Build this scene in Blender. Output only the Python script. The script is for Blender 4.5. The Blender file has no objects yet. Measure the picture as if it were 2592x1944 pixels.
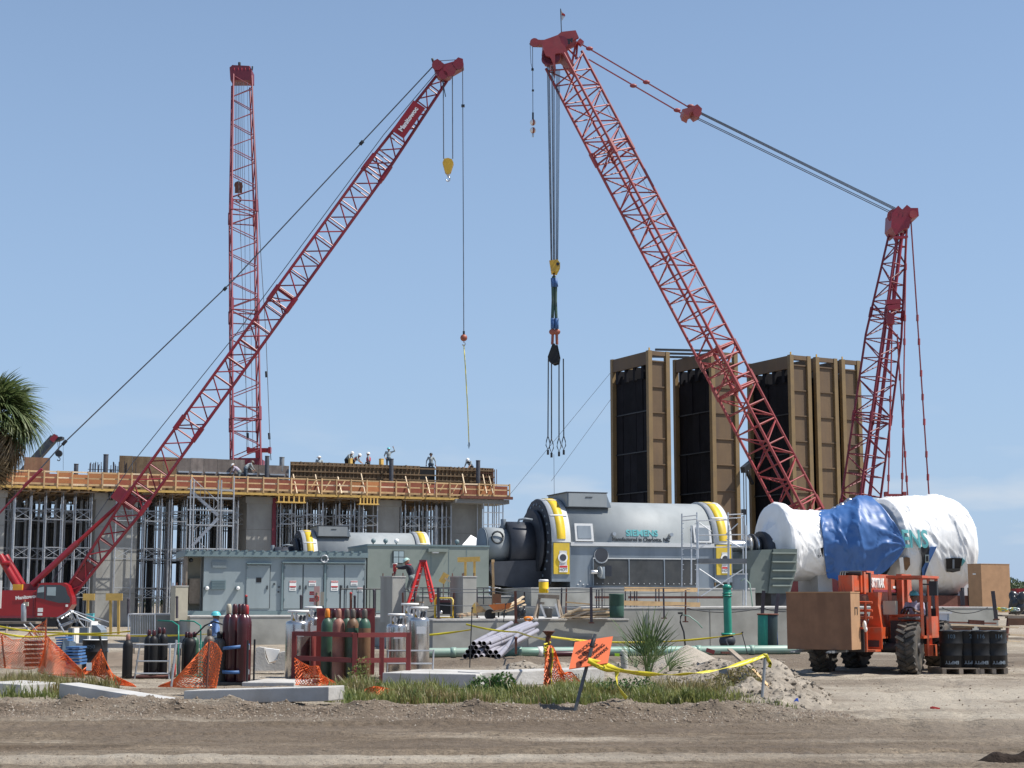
import bpy, bmesh, math, random
import numpy as np
from mathutils import Vector, Matrix, Quaternion
R = math.radians
rng = random.Random(7)
# ------------------------------------------------------------------ camera, sky, sun, exposure
FPX, PW, PH, HOR, CAMH = 4000.0, 2592.0, 1944.0, 1525.0, 1.75
TH = math.atan((HOR - PH / 2) / FPX)
sc = bpy.context.scene
COL = sc.collection
cam_d = bpy.data.cameras.new('camera')
cam_d.sensor_width = 36.0
cam_d.lens = 36.0 * FPX / PW
cam_d.clip_end = 9000
cam = bpy.data.objects.new('camera', cam_d)
COL.objects.link(cam)
cam.location = (0, 0, CAMH)
cam.rotation_euler = (math.pi / 2 + TH, 0, 0)
sc.camera = cam
sc.render.resolution_x, sc.render.resolution_y = 1024, 768
SUN_EL, SUN_AZ = R(57), math.atan2(0.992, -0.12)       # azimuth measured from +Y towards +X
sun_vec = Vector((math.cos(SUN_EL) * math.sin(SUN_AZ), math.cos(SUN_EL) * math.cos(SUN_AZ), math.sin(SUN_EL)))
world = bpy.data.worlds.new('World')
sc.world = world
world.use_nodes = True
wn, wl = world.node_tree.nodes, world.node_tree.links
sky = wn.new('ShaderNodeTexSky')
sky.sky_type = 'NISHITA'
sky.sun_disc = False
sky.sun_elevation = SUN_EL
sky.sun_rotation = SUN_AZ
sky.altitude = 0
sky.air_density, sky.dust_density, sky.ozone_density = 1.0, 0.5, 3.0
# faint low cumulus veil, laid out by sky direction all the way round the horizon
tc = wn.new('ShaderNodeTexCoord')
mp = wn.new('ShaderNodeMapping'); mp.inputs['Scale'].default_value = (9, 9, 34)
nz = wn.new('ShaderNodeTexNoise'); nz.inputs['Scale'].default_value = 1.0; nz.inputs['Detail'].default_value = 6
rp = wn.new('ShaderNodeValToRGB'); rp.color_ramp.elements[0].position = 0.50; rp.color_ramp.elements[1].position = 0.70
sx = wn.new('ShaderNodeSeparateXYZ')
mr = wn.new('ShaderNodeMapRange'); mr.inputs[1].default_value = 0.13; mr.inputs[2].default_value = 0.05
mr.inputs[3].default_value = 0.0; mr.inputs[4].default_value = 0.5
mul = wn.new('ShaderNodeMath'); mul.operation = 'MULTIPLY'
mix = wn.new('ShaderNodeMixRGB'); mix.inputs[2].default_value = (6.0, 6.1, 6.2, 1)
hz_ = wn.new('ShaderNodeMapRange'); hz_.inputs[1].default_value = 0.0; hz_.inputs[2].default_value = 0.55; hz_.inputs[3].default_value = 0.85; hz_.inputs[4].default_value = 0.12
air = wn.new('ShaderNodeMixRGB'); air.inputs[2].default_value = (2.85, 4.05, 5.95, 1)   # pale humid haze, same all round the horizon
bg = wn['Background']; bg.inputs['Strength'].default_value = 0.102
wl.new(tc.outputs['Generated'], mp.inputs[0]); wl.new(mp.outputs[0], nz.inputs['Vector']); wl.new(nz.outputs['Fac'], rp.inputs[0])
wl.new(tc.outputs['Generated'], sx.inputs[0]); wl.new(sx.outputs['Z'], mr.inputs[0])
wl.new(rp.outputs[0], mul.inputs[0]); wl.new(mr.outputs[0], mul.inputs[1]); wl.new(mul.outputs[0], mix.inputs[0])
wl.new(sx.outputs['Z'], hz_.inputs[0]); wl.new(hz_.outputs[0], air.inputs[0]); wl.new(sky.outputs[0], air.inputs[1]); wl.new(air.outputs[0], mix.inputs[1]); wl.new(mix.outputs[0], bg.inputs['Color'])
sun_d = bpy.data.lights.new('sun', 'SUN')
sun_d.energy = 4.9; sun_d.angle = R(0.55); sun_d.color = (1.0, 0.95, 0.87)
sun = bpy.data.objects.new('sun', sun_d); COL.objects.link(sun)
sun.rotation_euler = sun_vec.to_track_quat('Z', 'Y').to_euler()
sun.location = sun_vec * 200
vs = sc.view_settings
vs.view_transform = 'Standard'; vs.look = 'None'; vs.exposure = 0.38; vs.gamma = 1.0; vs.use_curve_mapping = False
sc.cycles.max_bounces = 5; sc.cycles.diffuse_bounces = 3; sc.cycles.glossy_bounces = 3
sc.cycles.transparent_max_bounces = 8
sc.cycles.use_denoising = True

# ------------------------------------------------------------------ picture <-> place
CT, ST = math.cos(TH), math.sin(TH)
def at(px, py, D):
    """world point on the plane y = D that shows at photo pixel (px, py)"""
    a, b = (px - PW / 2) / FPX, (PH / 2 - py) / FPX
    t = D / (CT - b * ST)
    return Vector((a * t, D, CAMH + t * (ST + b * CT)))
def gx(px, D, z=0.0):
    return (px - PW / 2) / FPX * (D * CT + (z - CAMH) * ST)
def gz(py, D):
    return at(PW / 2, py, D).z
def gr(px, py):
    """ground point (z = 0) at a pixel"""
    b = (PH / 2 - py) / FPX
    t = -CAMH / (ST + b * CT)
    return at(px, py, t * (CT - b * ST))
def along(p, d, px):
    """distance along horizontal direction d from p until photo column px is reached"""
    k = (px - PW / 2) / FPX
    w0 = p.y * CT + (p.z - CAMH) * ST
    return (k * w0 - p.x) / (d[0] - k * d[1] * CT)

class Fr:
    """a local frame standing at o with yaw: u to the side, v into depth, z up"""
    def __init__(s, o, yaw):
        s.o = Vector(o); s.yaw = yaw
        s.u = Vector((math.cos(yaw), math.sin(yaw), 0)); s.v = Vector((-math.sin(yaw), math.cos(yaw), 0))
        s.rot = Matrix.Rotation(yaw, 3, 'Z')
    def p(s, u, v, z=0.0):
        return s.o + s.u * u + s.v * v + Vector((0, 0, z))
    def u_at(s, px, v=0.0, z=0.0):
        return along(s.p(0, v, z), s.u, px)
    def z_at(s, py, u, v=0.0):
        return gz(py, s.p(u, v).y) - s.o.z

# ------------------------------------------------------------------ materials
MATS = {}
def mat(name, col, rough=0.6, metal=0.0, var=0.12, scale=2.5, bump=0.0, bscale=None, rnd=0.0, dirt=None, dirt_amt=0.35, dscale=1.2,
        spec=0.5, streak=False, alpha=None, trans=0.0, sheen=0.0):
    m = bpy.data.materials.new(name); m.use_nodes = True
    n, l = m.node_tree.nodes, m.node_tree.links
    b = n['Principled BSDF']
    b.inputs['Roughness'].default_value = rough; b.inputs['Metallic'].default_value = metal
    b.inputs['Specular IOR Level'].default_value = spec
    if trans: b.inputs['Transmission Weight'].default_value = trans
    geo = n.new('ShaderNodeNewGeometry')
    nz = n.new('ShaderNodeTexNoise'); nz.inputs['Scale'].default_value = scale; nz.inputs['Detail'].default_value = 5
    nz.inputs['Roughness'].default_value = 0.62
    l.new(geo.outputs['Position'], nz.inputs['Vector'])
    mr = n.new('ShaderNodeMapRange'); mr.inputs[1].default_value = 0.25; mr.inputs[2].default_value = 0.75
    mr.inputs[3].default_value = 1 - var; mr.inputs[4].default_value = 1 + var
    l.new(nz.outputs['Fac'], mr.inputs[0])
    last = mr.outputs[0]
    if rnd:
        oi = n.new('ShaderNodeObjectInfo')
        mr2 = n.new('ShaderNodeMapRange'); mr2.inputs[3].default_value = 1 - rnd; mr2.inputs[4].default_value = 1 + rnd
        l.new(oi.outputs['Random'], mr2.inputs[0])
        mm = n.new('ShaderNodeMath'); mm.operation = 'MULTIPLY'
        l.new(last, mm.inputs[0]); l.new(mr2.outputs[0], mm.inputs[1]); last = mm.outputs[0]
    vm = n.new('ShaderNodeVectorMath'); vm.operation = 'SCALE'
    vm.inputs[0].default_value = col[:3]
    l.new(last, vm.inputs['Scale'])
    cout = vm.outputs[0]
    if dirt:
        mp = n.new('ShaderNodeMapping')
        mp.inputs['Scale'].default_value = (dscale * 3, dscale * 3, dscale * 0.35) if streak else (dscale,) * 3
        nd = n.new('ShaderNodeTexNoise'); nd.inputs['Scale'].default_value = 1.0; nd.inputs['Detail'].default_value = 6
        rr = n.new('ShaderNodeMapRange'); rr.inputs[1].default_value = 0.45; rr.inputs[2].default_value = 0.68
        rr.inputs[3].default_value = 0; rr.inputs[4].default_value = dirt_amt
        l.new(geo.outputs['Position'], mp.inputs[0]); l.new(mp.outputs[0], nd.inputs['Vector']); l.new(nd.outputs['Fac'], rr.inputs[0])
        mx = n.new('ShaderNodeMixRGB'); mx.inputs[2].default_value = (*dirt, 1)
        l.new(rr.outputs[0], mx.inputs[0]); l.new(cout, mx.inputs[1]); cout = mx.outputs[0]
    l.new(cout, b.inputs['Base Color'])
    if bump:
        nb = n.new('ShaderNodeTexNoise'); nb.inputs['Scale'].default_value = bscale or scale * 4; nb.inputs['Detail'].default_value = 4
        l.new(geo.outputs['Position'], nb.inputs['Vector'])
        bp = n.new('ShaderNodeBump'); bp.inputs['Strength'].default_value = min(1, bump); bp.inputs['Distance'].default_value = 0.05
        l.new(nb.outputs['Fac'], bp.inputs['Height']); l.new(bp.outputs[0], b.inputs['Normal'])
    MATS[name] = m
    return m
mat('crane_red', (0.27, 0.017, 0.032), 0.42, var=0.18, dirt=(0.16, 0.05, 0.04), dirt_amt=0.4, rnd=0.12)
mat('crane_coral', (0.31, 0.043, 0.046), 0.5, var=0.18, dirt=(0.24, 0.09, 0.08), dirt_amt=0.5, rnd=0.15)
mat('crane_dark', (0.19, 0.022, 0.038), 0.5, var=0.2, rnd=0.15)
mat('body_red', (0.29, 0.012, 0.016), 0.28, var=0.08)
mat('steel_cable', (0.11, 0.12, 0.14), 0.5, 0.3)
mat('black_steel', (0.025, 0.027, 0.03), 0.5, 0.2, var=0.3)
mat('rubber', (0.035, 0.033, 0.03), 0.8, var=0.35, dirt=(0.16, 0.13, 0.10), dirt_amt=0.75, dscale=3, bump=0.3)
mat('hub_white', (0.7, 0.68, 0.62), 0.5)
mat('hook_yellow', (0.62, 0.36, 0.03), 0.45, dirt=(0.25, 0.16, 0.05), dirt_amt=0.5)
mat('ball_orange', (0.34, 0.09, 0.05), 0.5)
mat('white_paint', (0.78, 0.77, 0.74), 0.5, var=0.06)
mat('glass_dark', (0.03, 0.04, 0.045), 0.08, spec=0.8, var=0.05)
mat('glass_pale', (0.30, 0.37, 0.38), 0.1, spec=0.8, var=0.1)
mat('hrsg_brown', (0.145, 0.092, 0.047), 0.65, var=0.16, scale=0.6, dirt=(0.085, 0.06, 0.045), dirt_amt=0.55, streak=True, dscale=0.5, rnd=0.14)
mat('hrsg_edge', (0.225, 0.15, 0.065), 0.6, var=0.12, scale=0.8, dirt=(0.14, 0.10, 0.06), dirt_amt=0.4)
mat('hrsg_tube', (0.013, 0.013, 0.016), 0.9, spec=0.15, var=0.4, scale=0.7, rnd=0.25)
mat('concrete', (0.34, 0.34, 0.315), 0.85, var=0.16, scale=0.9, dirt=(0.22, 0.215, 0.20), dirt_amt=0.6, streak=True, dscale=0.4, bump=0.15)
mat('concrete_pale', (0.46, 0.45, 0.43), 0.85, var=0.14, scale=1.4, dirt=(0.30, 0.28, 0.25), dirt_amt=0.6, dscale=1.6, bump=0.2, bscale=18)
mat('concrete_wet_shade', (0.25, 0.245, 0.22), 0.8, var=0.2, scale=0.8, dirt=(0.15, 0.15, 0.13), dirt_amt=0.5, streak=True, dscale=0.5)  # darker concrete for joints and damp, plus shade painted into some blocks
mat('concrete_fresh', (0.32, 0.32, 0.295), 0.85, var=0.2, scale=0.9, dirt=(0.20, 0.20, 0.18), dirt_amt=0.75, dscale=0.7, bump=0.1)
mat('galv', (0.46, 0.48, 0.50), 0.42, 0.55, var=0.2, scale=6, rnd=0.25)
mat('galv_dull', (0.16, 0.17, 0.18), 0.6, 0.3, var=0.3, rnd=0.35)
mat('shore_shade', (0.06, 0.062, 0.066), 0.7, 0.2, var=0.3, rnd=0.4)  # darkened shoring steel, with the shade of the deep rows in its colour
mat('ply_orange', (0.46, 0.20, 0.075), 0.7, var=0.22, scale=1.2, rnd=0.22, dirt=(0.30, 0.09, 0.05), dirt_amt=0.6)
mat('ply_red', (0.24, 0.07, 0.042), 0.7, var=0.25, scale=1.5, rnd=0.25, dirt=(0.36, 0.15, 0.07), dirt_amt=0.5)
mat('lumber', (0.55, 0.37, 0.19), 0.75, var=0.2, scale=5, rnd=0.25)
mat('lumber_pale', (0.62, 0.49, 0.33), 0.75, var=0.2, scale=5, rnd=0.25)
mat('lumber_yellow', (0.62, 0.40, 0.11), 0.7, var=0.2, scale=4, rnd=0.15)
mat('lumber_grey', (0.27, 0.22, 0.17), 0.85, var=0.3, scale=4, rnd=0.3)
mat('form_brown', (0.15, 0.095, 0.05), 0.8, var=0.35, scale=2.5, rnd=0.25, dirt=(0.20, 0.15, 0.09), dirt_amt=0.6, streak=True)
mat('form_grey', (0.17, 0.145, 0.13), 0.8, var=0.3, scale=2, rnd=0.25, dirt=(0.10, 0.08, 0.075), dirt_amt=0.6, streak=True)
mat('post_grey', (0.075, 0.08, 0.095), 0.6, 0.2, var=0.2)
mat('rebar', (0.055, 0.048, 0.06), 0.8, 0.2, var=0.3, rnd=0.3)
mat('rust', (0.13, 0.05, 0.035), 0.85, var=0.35, scale=8, rnd=0.2)
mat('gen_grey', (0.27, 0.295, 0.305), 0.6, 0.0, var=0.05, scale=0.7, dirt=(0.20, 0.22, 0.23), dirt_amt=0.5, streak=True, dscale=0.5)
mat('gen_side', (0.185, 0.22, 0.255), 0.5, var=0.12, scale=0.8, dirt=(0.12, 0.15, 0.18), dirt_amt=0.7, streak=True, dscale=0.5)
mat('gen_dark', (0.045, 0.05, 0.062), 0.55, 0.2, var=0.3, scale=1.4, dirt=(0.03, 0.032, 0.04), dirt_amt=0.6)
mat('gen_yellow', (0.66, 0.45, 0.02), 0.5, var=0.12, dirt=(0.42, 0.34, 0.10), dirt_amt=0.5)
mat('gen_band', (0.52, 0.53, 0.53), 0.55, var=0.08)
mat('gen_panel', (0.035, 0.038, 0.04), 0.5, var=0.4, scale=1.6, dirt=(0.085, 0.085, 0.08), dirt_amt=0.5, rnd=0.15)
mat('teal', (0.09, 0.34, 0.36), 0.55, var=0.05)
mat('ink', (0.03, 0.035, 0.04), 0.6)
mat('encl_blue', (0.26, 0.305, 0.315), 0.5, var=0.08, scale=1.0, rnd=0.03, dirt=(0.21, 0.245, 0.25), dirt_amt=0.6, streak=True, dscale=0.6)
mat('encl_dark', (0.15, 0.205, 0.215), 0.55, var=0.1)
mat('encl_green', (0.215, 0.245, 0.215), 0.55, var=0.12, scale=0.8, dirt=(0.15, 0.18, 0.155), dirt_amt=0.5)
mat('beige', (0.40, 0.37, 0.29), 0.7, var=0.12)
mat('tarp_white', (0.78, 0.78, 0.77), 0.38, var=0.05, scale=0.9, dirt=(0.62, 0.62, 0.60), dirt_amt=0.45)
mat('tarp_blue', (0.04, 0.12, 0.32), 0.46, var=0.12, scale=1.2)
mat('tent_white', (0.8, 0.8, 0.79), 0.6, var=0.03)
mat('hopper', (0.10, 0.125, 0.115), 0.6, var=0.2, scale=1.0, dirt=(0.15, 0.17, 0.15), dirt_amt=0.4)
mat('steel_bright', (0.55, 0.55, 0.55), 0.28, 0.9, var=0.15)
mat('stainless', (0.55, 0.53, 0.51), 0.24, 0.9, var=0.12, scale=3, dirt=(0.42, 0.37, 0.32), dirt_amt=0.4, streak=True)
mat('rack_red', (0.19, 0.030, 0.028), 0.6, var=0.15, dirt=(0.12, 0.03, 0.025), dirt_amt=0.5)
mat('cyl_maroon', (0.055, 0.012, 0.016), 0.28, var=0.2, dirt=(0.09, 0.03, 0.03), dirt_amt=0.3)
mat('cyl_green', (0.035, 0.085, 0.055), 0.45, var=0.25, scale=5, dirt=(0.09, 0.075, 0.05), dirt_amt=0.6)
mat('cyl_brown', (0.16, 0.085, 0.04), 0.55, var=0.25, scale=5, dirt=(0.08, 0.06, 0.04), dirt_amt=0.5)
mat('cyl_rust', (0.27, 0.105, 0.075), 0.55, var=0.3, scale=6, dirt=(0.36, 0.22, 0.17), dirt_amt=0.5)
mat('cyl_orange', (0.70, 0.22, 0.02), 0.5, var=0.1)
mat('cyl_black', (0.014, 0.014, 0.015), 0.5, spec=0.3, var=0.3)
mat('cyl_grey', (0.10, 0.085, 0.07), 0.5, var=0.2, dirt=(0.05, 0.045, 0.04), dirt_amt=0.4)
mat('cap_red', (0.33, 0.02, 0.02), 0.5)
mat('strap_blue', (0.045, 0.12, 0.29), 0.6)
mat('net_orange', (0.72, 0.14, 0.03), 0.55, var=0.1, rnd=0.05)
mat('sign_orange', (0.72, 0.155, 0.055), 0.5, var=0.08)
mat('tape_yellow', (0.66, 0.56, 0.03), 0.4, var=0.08)
mat('pallet_blue', (0.06, 0.16, 0.36), 0.6, var=0.15, rnd=0.15)
mat('pvc_grey', (0.30, 0.29, 0.33), 0.4, var=0.1, rnd=0.1)
mat('pvc_inside_shade', (0.02, 0.02, 0.022), 0.9)  # near-black copy of the pipe grey, painting the shade inside
mat('pipe_mint', (0.19, 0.32, 0.26), 0.45, var=0.15, scale=1.5, dirt=(0.34, 0.38, 0.33), dirt_amt=0.5)
mat('pipe_green', (0.02, 0.24, 0.17), 0.35, var=0.15)
mat('pipe_dark', (0.02, 0.035, 0.035), 0.4, var=0.2)
mat('wood_crate', (0.24, 0.125, 0.07), 0.8, var=0.18, scale=3, dirt=(0.16, 0.08, 0.045), dirt_amt=0.6, streak=True, dscale=1.2)
mat('wood_crate_pale', (0.37, 0.215, 0.115), 0.8, var=0.15, scale=3, rnd=0.1)  # paler copy of wood_crate, also for sunlit faces of the carried crate
mat('tele_red', (0.56, 0.085, 0.025), 0.45, var=0.12, dirt=(0.33, 0.16, 0.10), dirt_amt=0.75, dscale=3.5)
mat('tele_dark', (0.035, 0.03, 0.03), 0.6, var=0.3)
mat('ladder_red', (0.55, 0.03, 0.03), 0.45, var=0.1)
mat('alu', (0.62, 0.62, 0.62), 0.35, 0.8)
mat('cooler_yellow', (0.80, 0.52, 0.01), 0.45, var=0.08)
mat('bin_green', (0.03, 0.085, 0.062), 0.6, var=0.2)
mat('barrow_orange', (0.55, 0.15, 0.03), 0.55, var=0.2, dirt=(0.20, 0.10, 0.05), dirt_amt=0.6)
mat('plastic_black', (0.03, 0.032, 0.036), 0.25, var=0.4)
mat('skin', (0.36, 0.19, 0.12), 0.6)
mat('skin_dark', (0.16, 0.08, 0.05), 0.6)
mat('hat_white', (0.72, 0.73, 0.72), 0.35, var=0.03)
mat('hat_teal', (0.10, 0.46, 0.50), 0.35, var=0.03)
mat('hat_mint', (0.42, 0.62, 0.56), 0.35, var=0.03)
mat('shirt_grey', (0.30, 0.34, 0.35), 0.85)
mat('shirt_navy', (0.022, 0.022, 0.035), 0.85)
mat('shirt_lilac', (0.40, 0.36, 0.44), 0.85)
mat('shirt_blue', (0.13, 0.22, 0.42), 0.85)
mat('vest_red', (0.42, 0.04, 0.06), 0.8)
mat('trouser_blue', (0.07, 0.10, 0.13), 0.85)
mat('trouser_dark', (0.03, 0.03, 0.032), 0.85)
mat('trouser_grey', (0.17, 0.20, 0.20), 0.85)
mat('boot', (0.07, 0.05, 0.035), 0.8)
mat('sign_pink', (0.60, 0.36, 0.32), 0.6)
mat('sign_red', (0.50, 0.03, 0.03), 0.5)
mat('trunk_bark', (0.17, 0.13, 0.095), 0.9, var=0.3, scale=8, bump=0.6)
mat('clod', (0.19, 0.148, 0.11), 0.95, var=0.35, scale=1.2, rnd=0.1)
mat('stone_pale', (0.30, 0.265, 0.22), 0.9, var=0.3, scale=9)
mat('rut_shade', (0.028, 0.021, 0.017), 0.95, spec=0.1, var=0.35, scale=5, bump=0.7)  # near-black colour for the painted rut shadow
mat('blue_scrap', (0.04, 0.12, 0.55), 0.5)
mat('red_scrap', (0.62, 0.05, 0.04), 0.5)
mat('tool_green', (0.45, 0.75, 0.03), 0.5)
def leafy(name, col, col2, trans=0.35, scale=4.0):
    m = bpy.data.materials.new(name); m.use_nodes = True
    n, l = m.node_tree.nodes, m.node_tree.links
    b = n['Principled BSDF']; b.inputs['Roughness'].default_value = 0.5
    geo = n.new('ShaderNodeNewGeometry'); nz = n.new('ShaderNodeTexNoise'); nz.inputs['Scale'].default_value = scale
    nz.inputs['Detail'].default_value = 3
    rp = n.new('ShaderNodeValToRGB')
    rp.color_ramp.elements[0].color = (*col, 1); rp.color_ramp.elements[1].color = (*col2, 1)
    rp.color_ramp.elements[0].position = 0.35; rp.color_ramp.elements[1].position = 0.65
    l.new(geo.outputs['Position'], nz.inputs['Vector']); l.new(nz.outputs['Fac'], rp.inputs[0]); l.new(rp.outputs[0], b.inputs['Base Color'])
    tr = n.new('ShaderNodeBsdfTranslucent'); l.new(rp.outputs[0], tr.inputs['Color'])
    mx = n.new('ShaderNodeMixShader'); mx.inputs[0].default_value = trans
    l.new(b.outputs[0], mx.inputs[1]); l.new(tr.outputs[0], mx.inputs[2]); l.new(mx.outputs[0], n['Material Output'].inputs['Surface'])
    MATS[name] = m
leafy('palm_green', (0.06, 0.10, 0.032), (0.15, 0.18, 0.07), 0.3, 3)
leafy('palm_dead', (0.15, 0.105, 0.06), (0.26, 0.19, 0.10), 0.2, 3)
leafy('young_palm', (0.05, 0.10, 0.033), (0.13, 0.18, 0.06), 0.25, 5)
leafy('grass_green', (0.10, 0.145, 0.035), (0.25, 0.25, 0.08), 0.4, 2.0)
leafy('grass_dry', (0.25, 0.19, 0.085), (0.17, 0.17, 0.06), 0.4, 2.5)
leafy('bush_green', (0.035, 0.095, 0.022), (0.08, 0.15, 0.035), 0.3, 6)
leafy('tree_far', (0.045, 0.075, 0.035), (0.085, 0.115, 0.05), 0.2, 0.8)

def ground_mat(name, road):
    m = bpy.data.materials.new(name); m.use_nodes = True
    n, l = m.node_tree.nodes, m.node_tree.links
    b = n['Principled BSDF']; b.inputs['Specular IOR Level'].default_value = 0.25
    geo = n.new('ShaderNodeNewGeometry')
    def noise(scale, vec=(1, 1, 1), det=6, rot=0.0):
        mp = n.new('ShaderNodeMapping'); mp.inputs['Scale'].default_value = vec; mp.inputs['Rotation'].default_value = (0, 0, rot)
        t = n.new('ShaderNodeTexNoise'); t.inputs['Scale'].default_value = scale; t.inputs['Detail'].default_value = det
        t.inputs['Roughness'].default_value = 0.65
        l.new(geo.outputs['Position'], mp.inputs[0]); l.new(mp.outputs[0], t.inputs['Vector'])
        return t.outputs['Fac']
    def ramp(fac, stops):
        r = n.new('ShaderNodeValToRGB'); e = r.color_ramp.elements
        e[0].position, e[0].color = stops[0][0], (*stops[0][1], 1)
        e[1].position, e[1].color = stops[-1][0], (*stops[-1][1], 1)
        for p, c in stops[1:-1]:
            q = e.new(p); q.color = (*c, 1)
        l.new(fac, r.inputs[0]); return r.outputs[0]
    def mixc(a, bb, fac, mode='MIX'):
        x = n.new('ShaderNodeMixRGB'); x.blend_type = mode
        if isinstance(fac, float): x.inputs[0].default_value = fac
        else: l.new(fac, x.inputs[0])
        for i, v in ((1, a), (2, bb)):
            if isinstance(v, tuple): x.inputs[i].default_value = (*v, 1)
            else: l.new(v, x.inputs[i])
        return x.outputs[0]
    if road:
        c = ramp(noise(1.0, (0.22, 0.75, 1), 6, R(2)), [(0.36, (0.125, 0.092, 0.062)), (0.47, (0.185, 0.145, 0.103)), (0.57, (0.235, 0.19, 0.14)), (0.68, (0.36, 0.31, 0.245))])
        c = mixc(c, ramp(noise(1.0, (0.5, 2.2, 1), 6), [(0.36, (0.60, 0.58, 0.56)), (0.6, (1.12, 1.12, 1.12))]), 0.8, 'MULTIPLY')
    else:
        c = ramp(noise(0.22), [(0.33, (0.235, 0.19, 0.14)), (0.5, (0.365, 0.318, 0.252)), (0.66, (0.46, 0.41, 0.335))])
        c = mixc(c, ramp(noise(1.6), [(0.34, (0.55, 0.52, 0.50)), (0.6, (1.1, 1.1, 1.1))]), 0.75, 'MULTIPLY')
    c = mixc(c, ramp(noise(22.0, (0.6, 1, 1), 4), [(0.33, (0.30, 0.27, 0.25)), (0.46, (1, 1, 1)), (0.58, (1, 1, 1)), (0.70, (1.7, 1.66, 1.6))]), 0.85, 'MULTIPLY')
    at_ = n.new('ShaderNodeAttribute'); at_.attribute_name = 'soil'
    c = mixc(c, mixc((0.075, 0.052, 0.036), (0.21, 0.168, 0.125), noise(7.0)), at_.outputs['Fac'])
    a2_ = n.new('ShaderNodeAttribute'); a2_.attribute_name = 'dry'; c = mixc(c, mixc((0.34, 0.295, 0.235), (0.46, 0.41, 0.335), noise(5.0, (.5, 1.5, 1))), a2_.outputs['Fac'])   # soil mask: brown topsoil plus painted shade of the berm face
    l.new(c, b.inputs['Base Color'])
    if road:   # shallow damp wheel tracks carry a little sky sheen
        w = ramp(noise(1.0, (0.09, 1.1, 1), 5, R(2)), [(0.60, (0.92, 0.92, 0.92)), (0.70, (0.34, 0.34, 0.34))])
        l.new(w, b.inputs['Roughness'])
    else:
        b.inputs['Roughness'].default_value = 0.95
    bp = n.new('ShaderNodeBump'); bp.inputs['Strength'].default_value = 1.0; bp.inputs['Distance'].default_value = 0.11
    l.new(noise(9.0, (0.7, 1, 1), 7), bp.inputs['Height']); l.new(bp.outputs[0], b.inputs['Normal'])
    MATS[name] = m
ground_mat('dirt', False); ground_mat('road_dirt', True)
mat('pile_sand', (0.27, 0.235, 0.19), 0.95, var=0.35, scale=3, bump=1.0, bscale=9, dirt=(0.155, 0.125, 0.095), dirt_amt=0.7, dscale=2.5)
mat('pile_pale', (0.36, 0.32, 0.265), 0.95, var=0.15, scale=5, bump=0.8, bscale=25)

# ------------------------------------------------------------------ object helpers
WM = {}
def link(o, M, parent):
    COL.objects.link(o)
    if parent is not None:
        o.parent = parent
        o.matrix_parent_inverse = WM[parent.name].inverted_safe()
    o.matrix_basis = M
    WM[o.name] = M.copy()
    return o
def tag(o, label=None, cat=None, group=None, kind=None):
    if label: o['label'] = label
    if cat: o['category'] = cat
    if group: o['group'] = group
    if kind: o['kind'] = kind
    return o
def thing(name, label, cat, loc, group=None):
    o = bpy.data.objects.new(name, None); o.empty_display_size = 0.3
    link(o, Matrix.Translation(Vector(loc)), None)
    return tag(o, label, cat, group)
def mk_mesh(name, verts, faces, mats, smooth=False, midx=None):
    me = bpy.data.meshes.new(name)
    me.from_pydata([tuple(v) for v in verts], [], faces)
    for m in (mats if isinstance(mats, (list, tuple)) else [mats]):
        me.materials.append(MATS[m])
    if smooth: me.polygons.foreach_set('use_smooth', [True] * len(me.polygons))
    if midx is not None: me.polygons.foreach_set('material_index', midx)
    me.update()
    return me
def put(name, me, parent=None, M=None):
    return link(bpy.data.objects.new(name, me), M if M is not None else Matrix.Identity(4), parent)
def mesh_obj(name, verts, faces, mats, parent=None, smooth=False, midx=None, M=None):
    return put(name, mk_mesh(name, verts, faces, mats, smooth, midx), parent, M)
PRIM = {}
def prim(kind, m):
    k = (kind, m)
    if k in PRIM: return PRIM[k]
    if kind == 'box':
        v = [(x, y, z) for x in (-.5, .5) for y in (-.5, .5) for z in (-.5, .5)]
        f = [(0, 1, 3, 2), (4, 6, 7, 5), (0, 4, 5, 1), (2, 3, 7, 6), (0, 2, 6, 4), (1, 5, 7, 3)]
        me = mk_mesh('box', v, f, m)
    elif kind.startswith('cyl') or kind.startswith('frus'):
        n = int(kind[3:] or 10) if kind.startswith('cyl') else 16
        v = [(math.cos(2 * math.pi * i / n), math.sin(2 * math.pi * i / n), z) for z in (-.5, .5) for i in range(n)]
        f = [(i, (i + 1) % n, n + (i + 1) % n, n + i) for i in range(n)]
        nf = len(f)
        f += [tuple(range(n - 1, -1, -1)), tuple(range(n, 2 * n))]
        me = mk_mesh('rod', v, f, m)
        if n > 6: me.polygons.foreach_set('use_smooth', [True] * nf + [False, False])
    elif kind == 'sph':
        bm = bmesh.new(); bmesh.ops.create_uvsphere(bm, u_segments=18, v_segments=12, radius=1)
        me = bpy.data.meshes.new('ball'); bm.to_mesh(me); bm.free(); me.materials.append(MATS[m])
        me.polygons.foreach_set('use_smooth', [True] * len(me.polygons))
    PRIM[k] = me
    return me
def rot_z_to(d):
    return Vector(d).to_track_quat('Z', 'Y').to_matrix()
def bar(name, a, b, r, m, parent, kind='cyl8', r2=None):
    a, b = Vector(a), Vector(b); d = b - a
    M = Matrix.Translation((a + b) / 2) @ rot_z_to(d).to_4x4() @ Matrix.Diagonal((r, r2 or r, d.length, 1))
    return link(bpy.data.objects.new(name, prim(kind, m)), M, parent)
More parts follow.
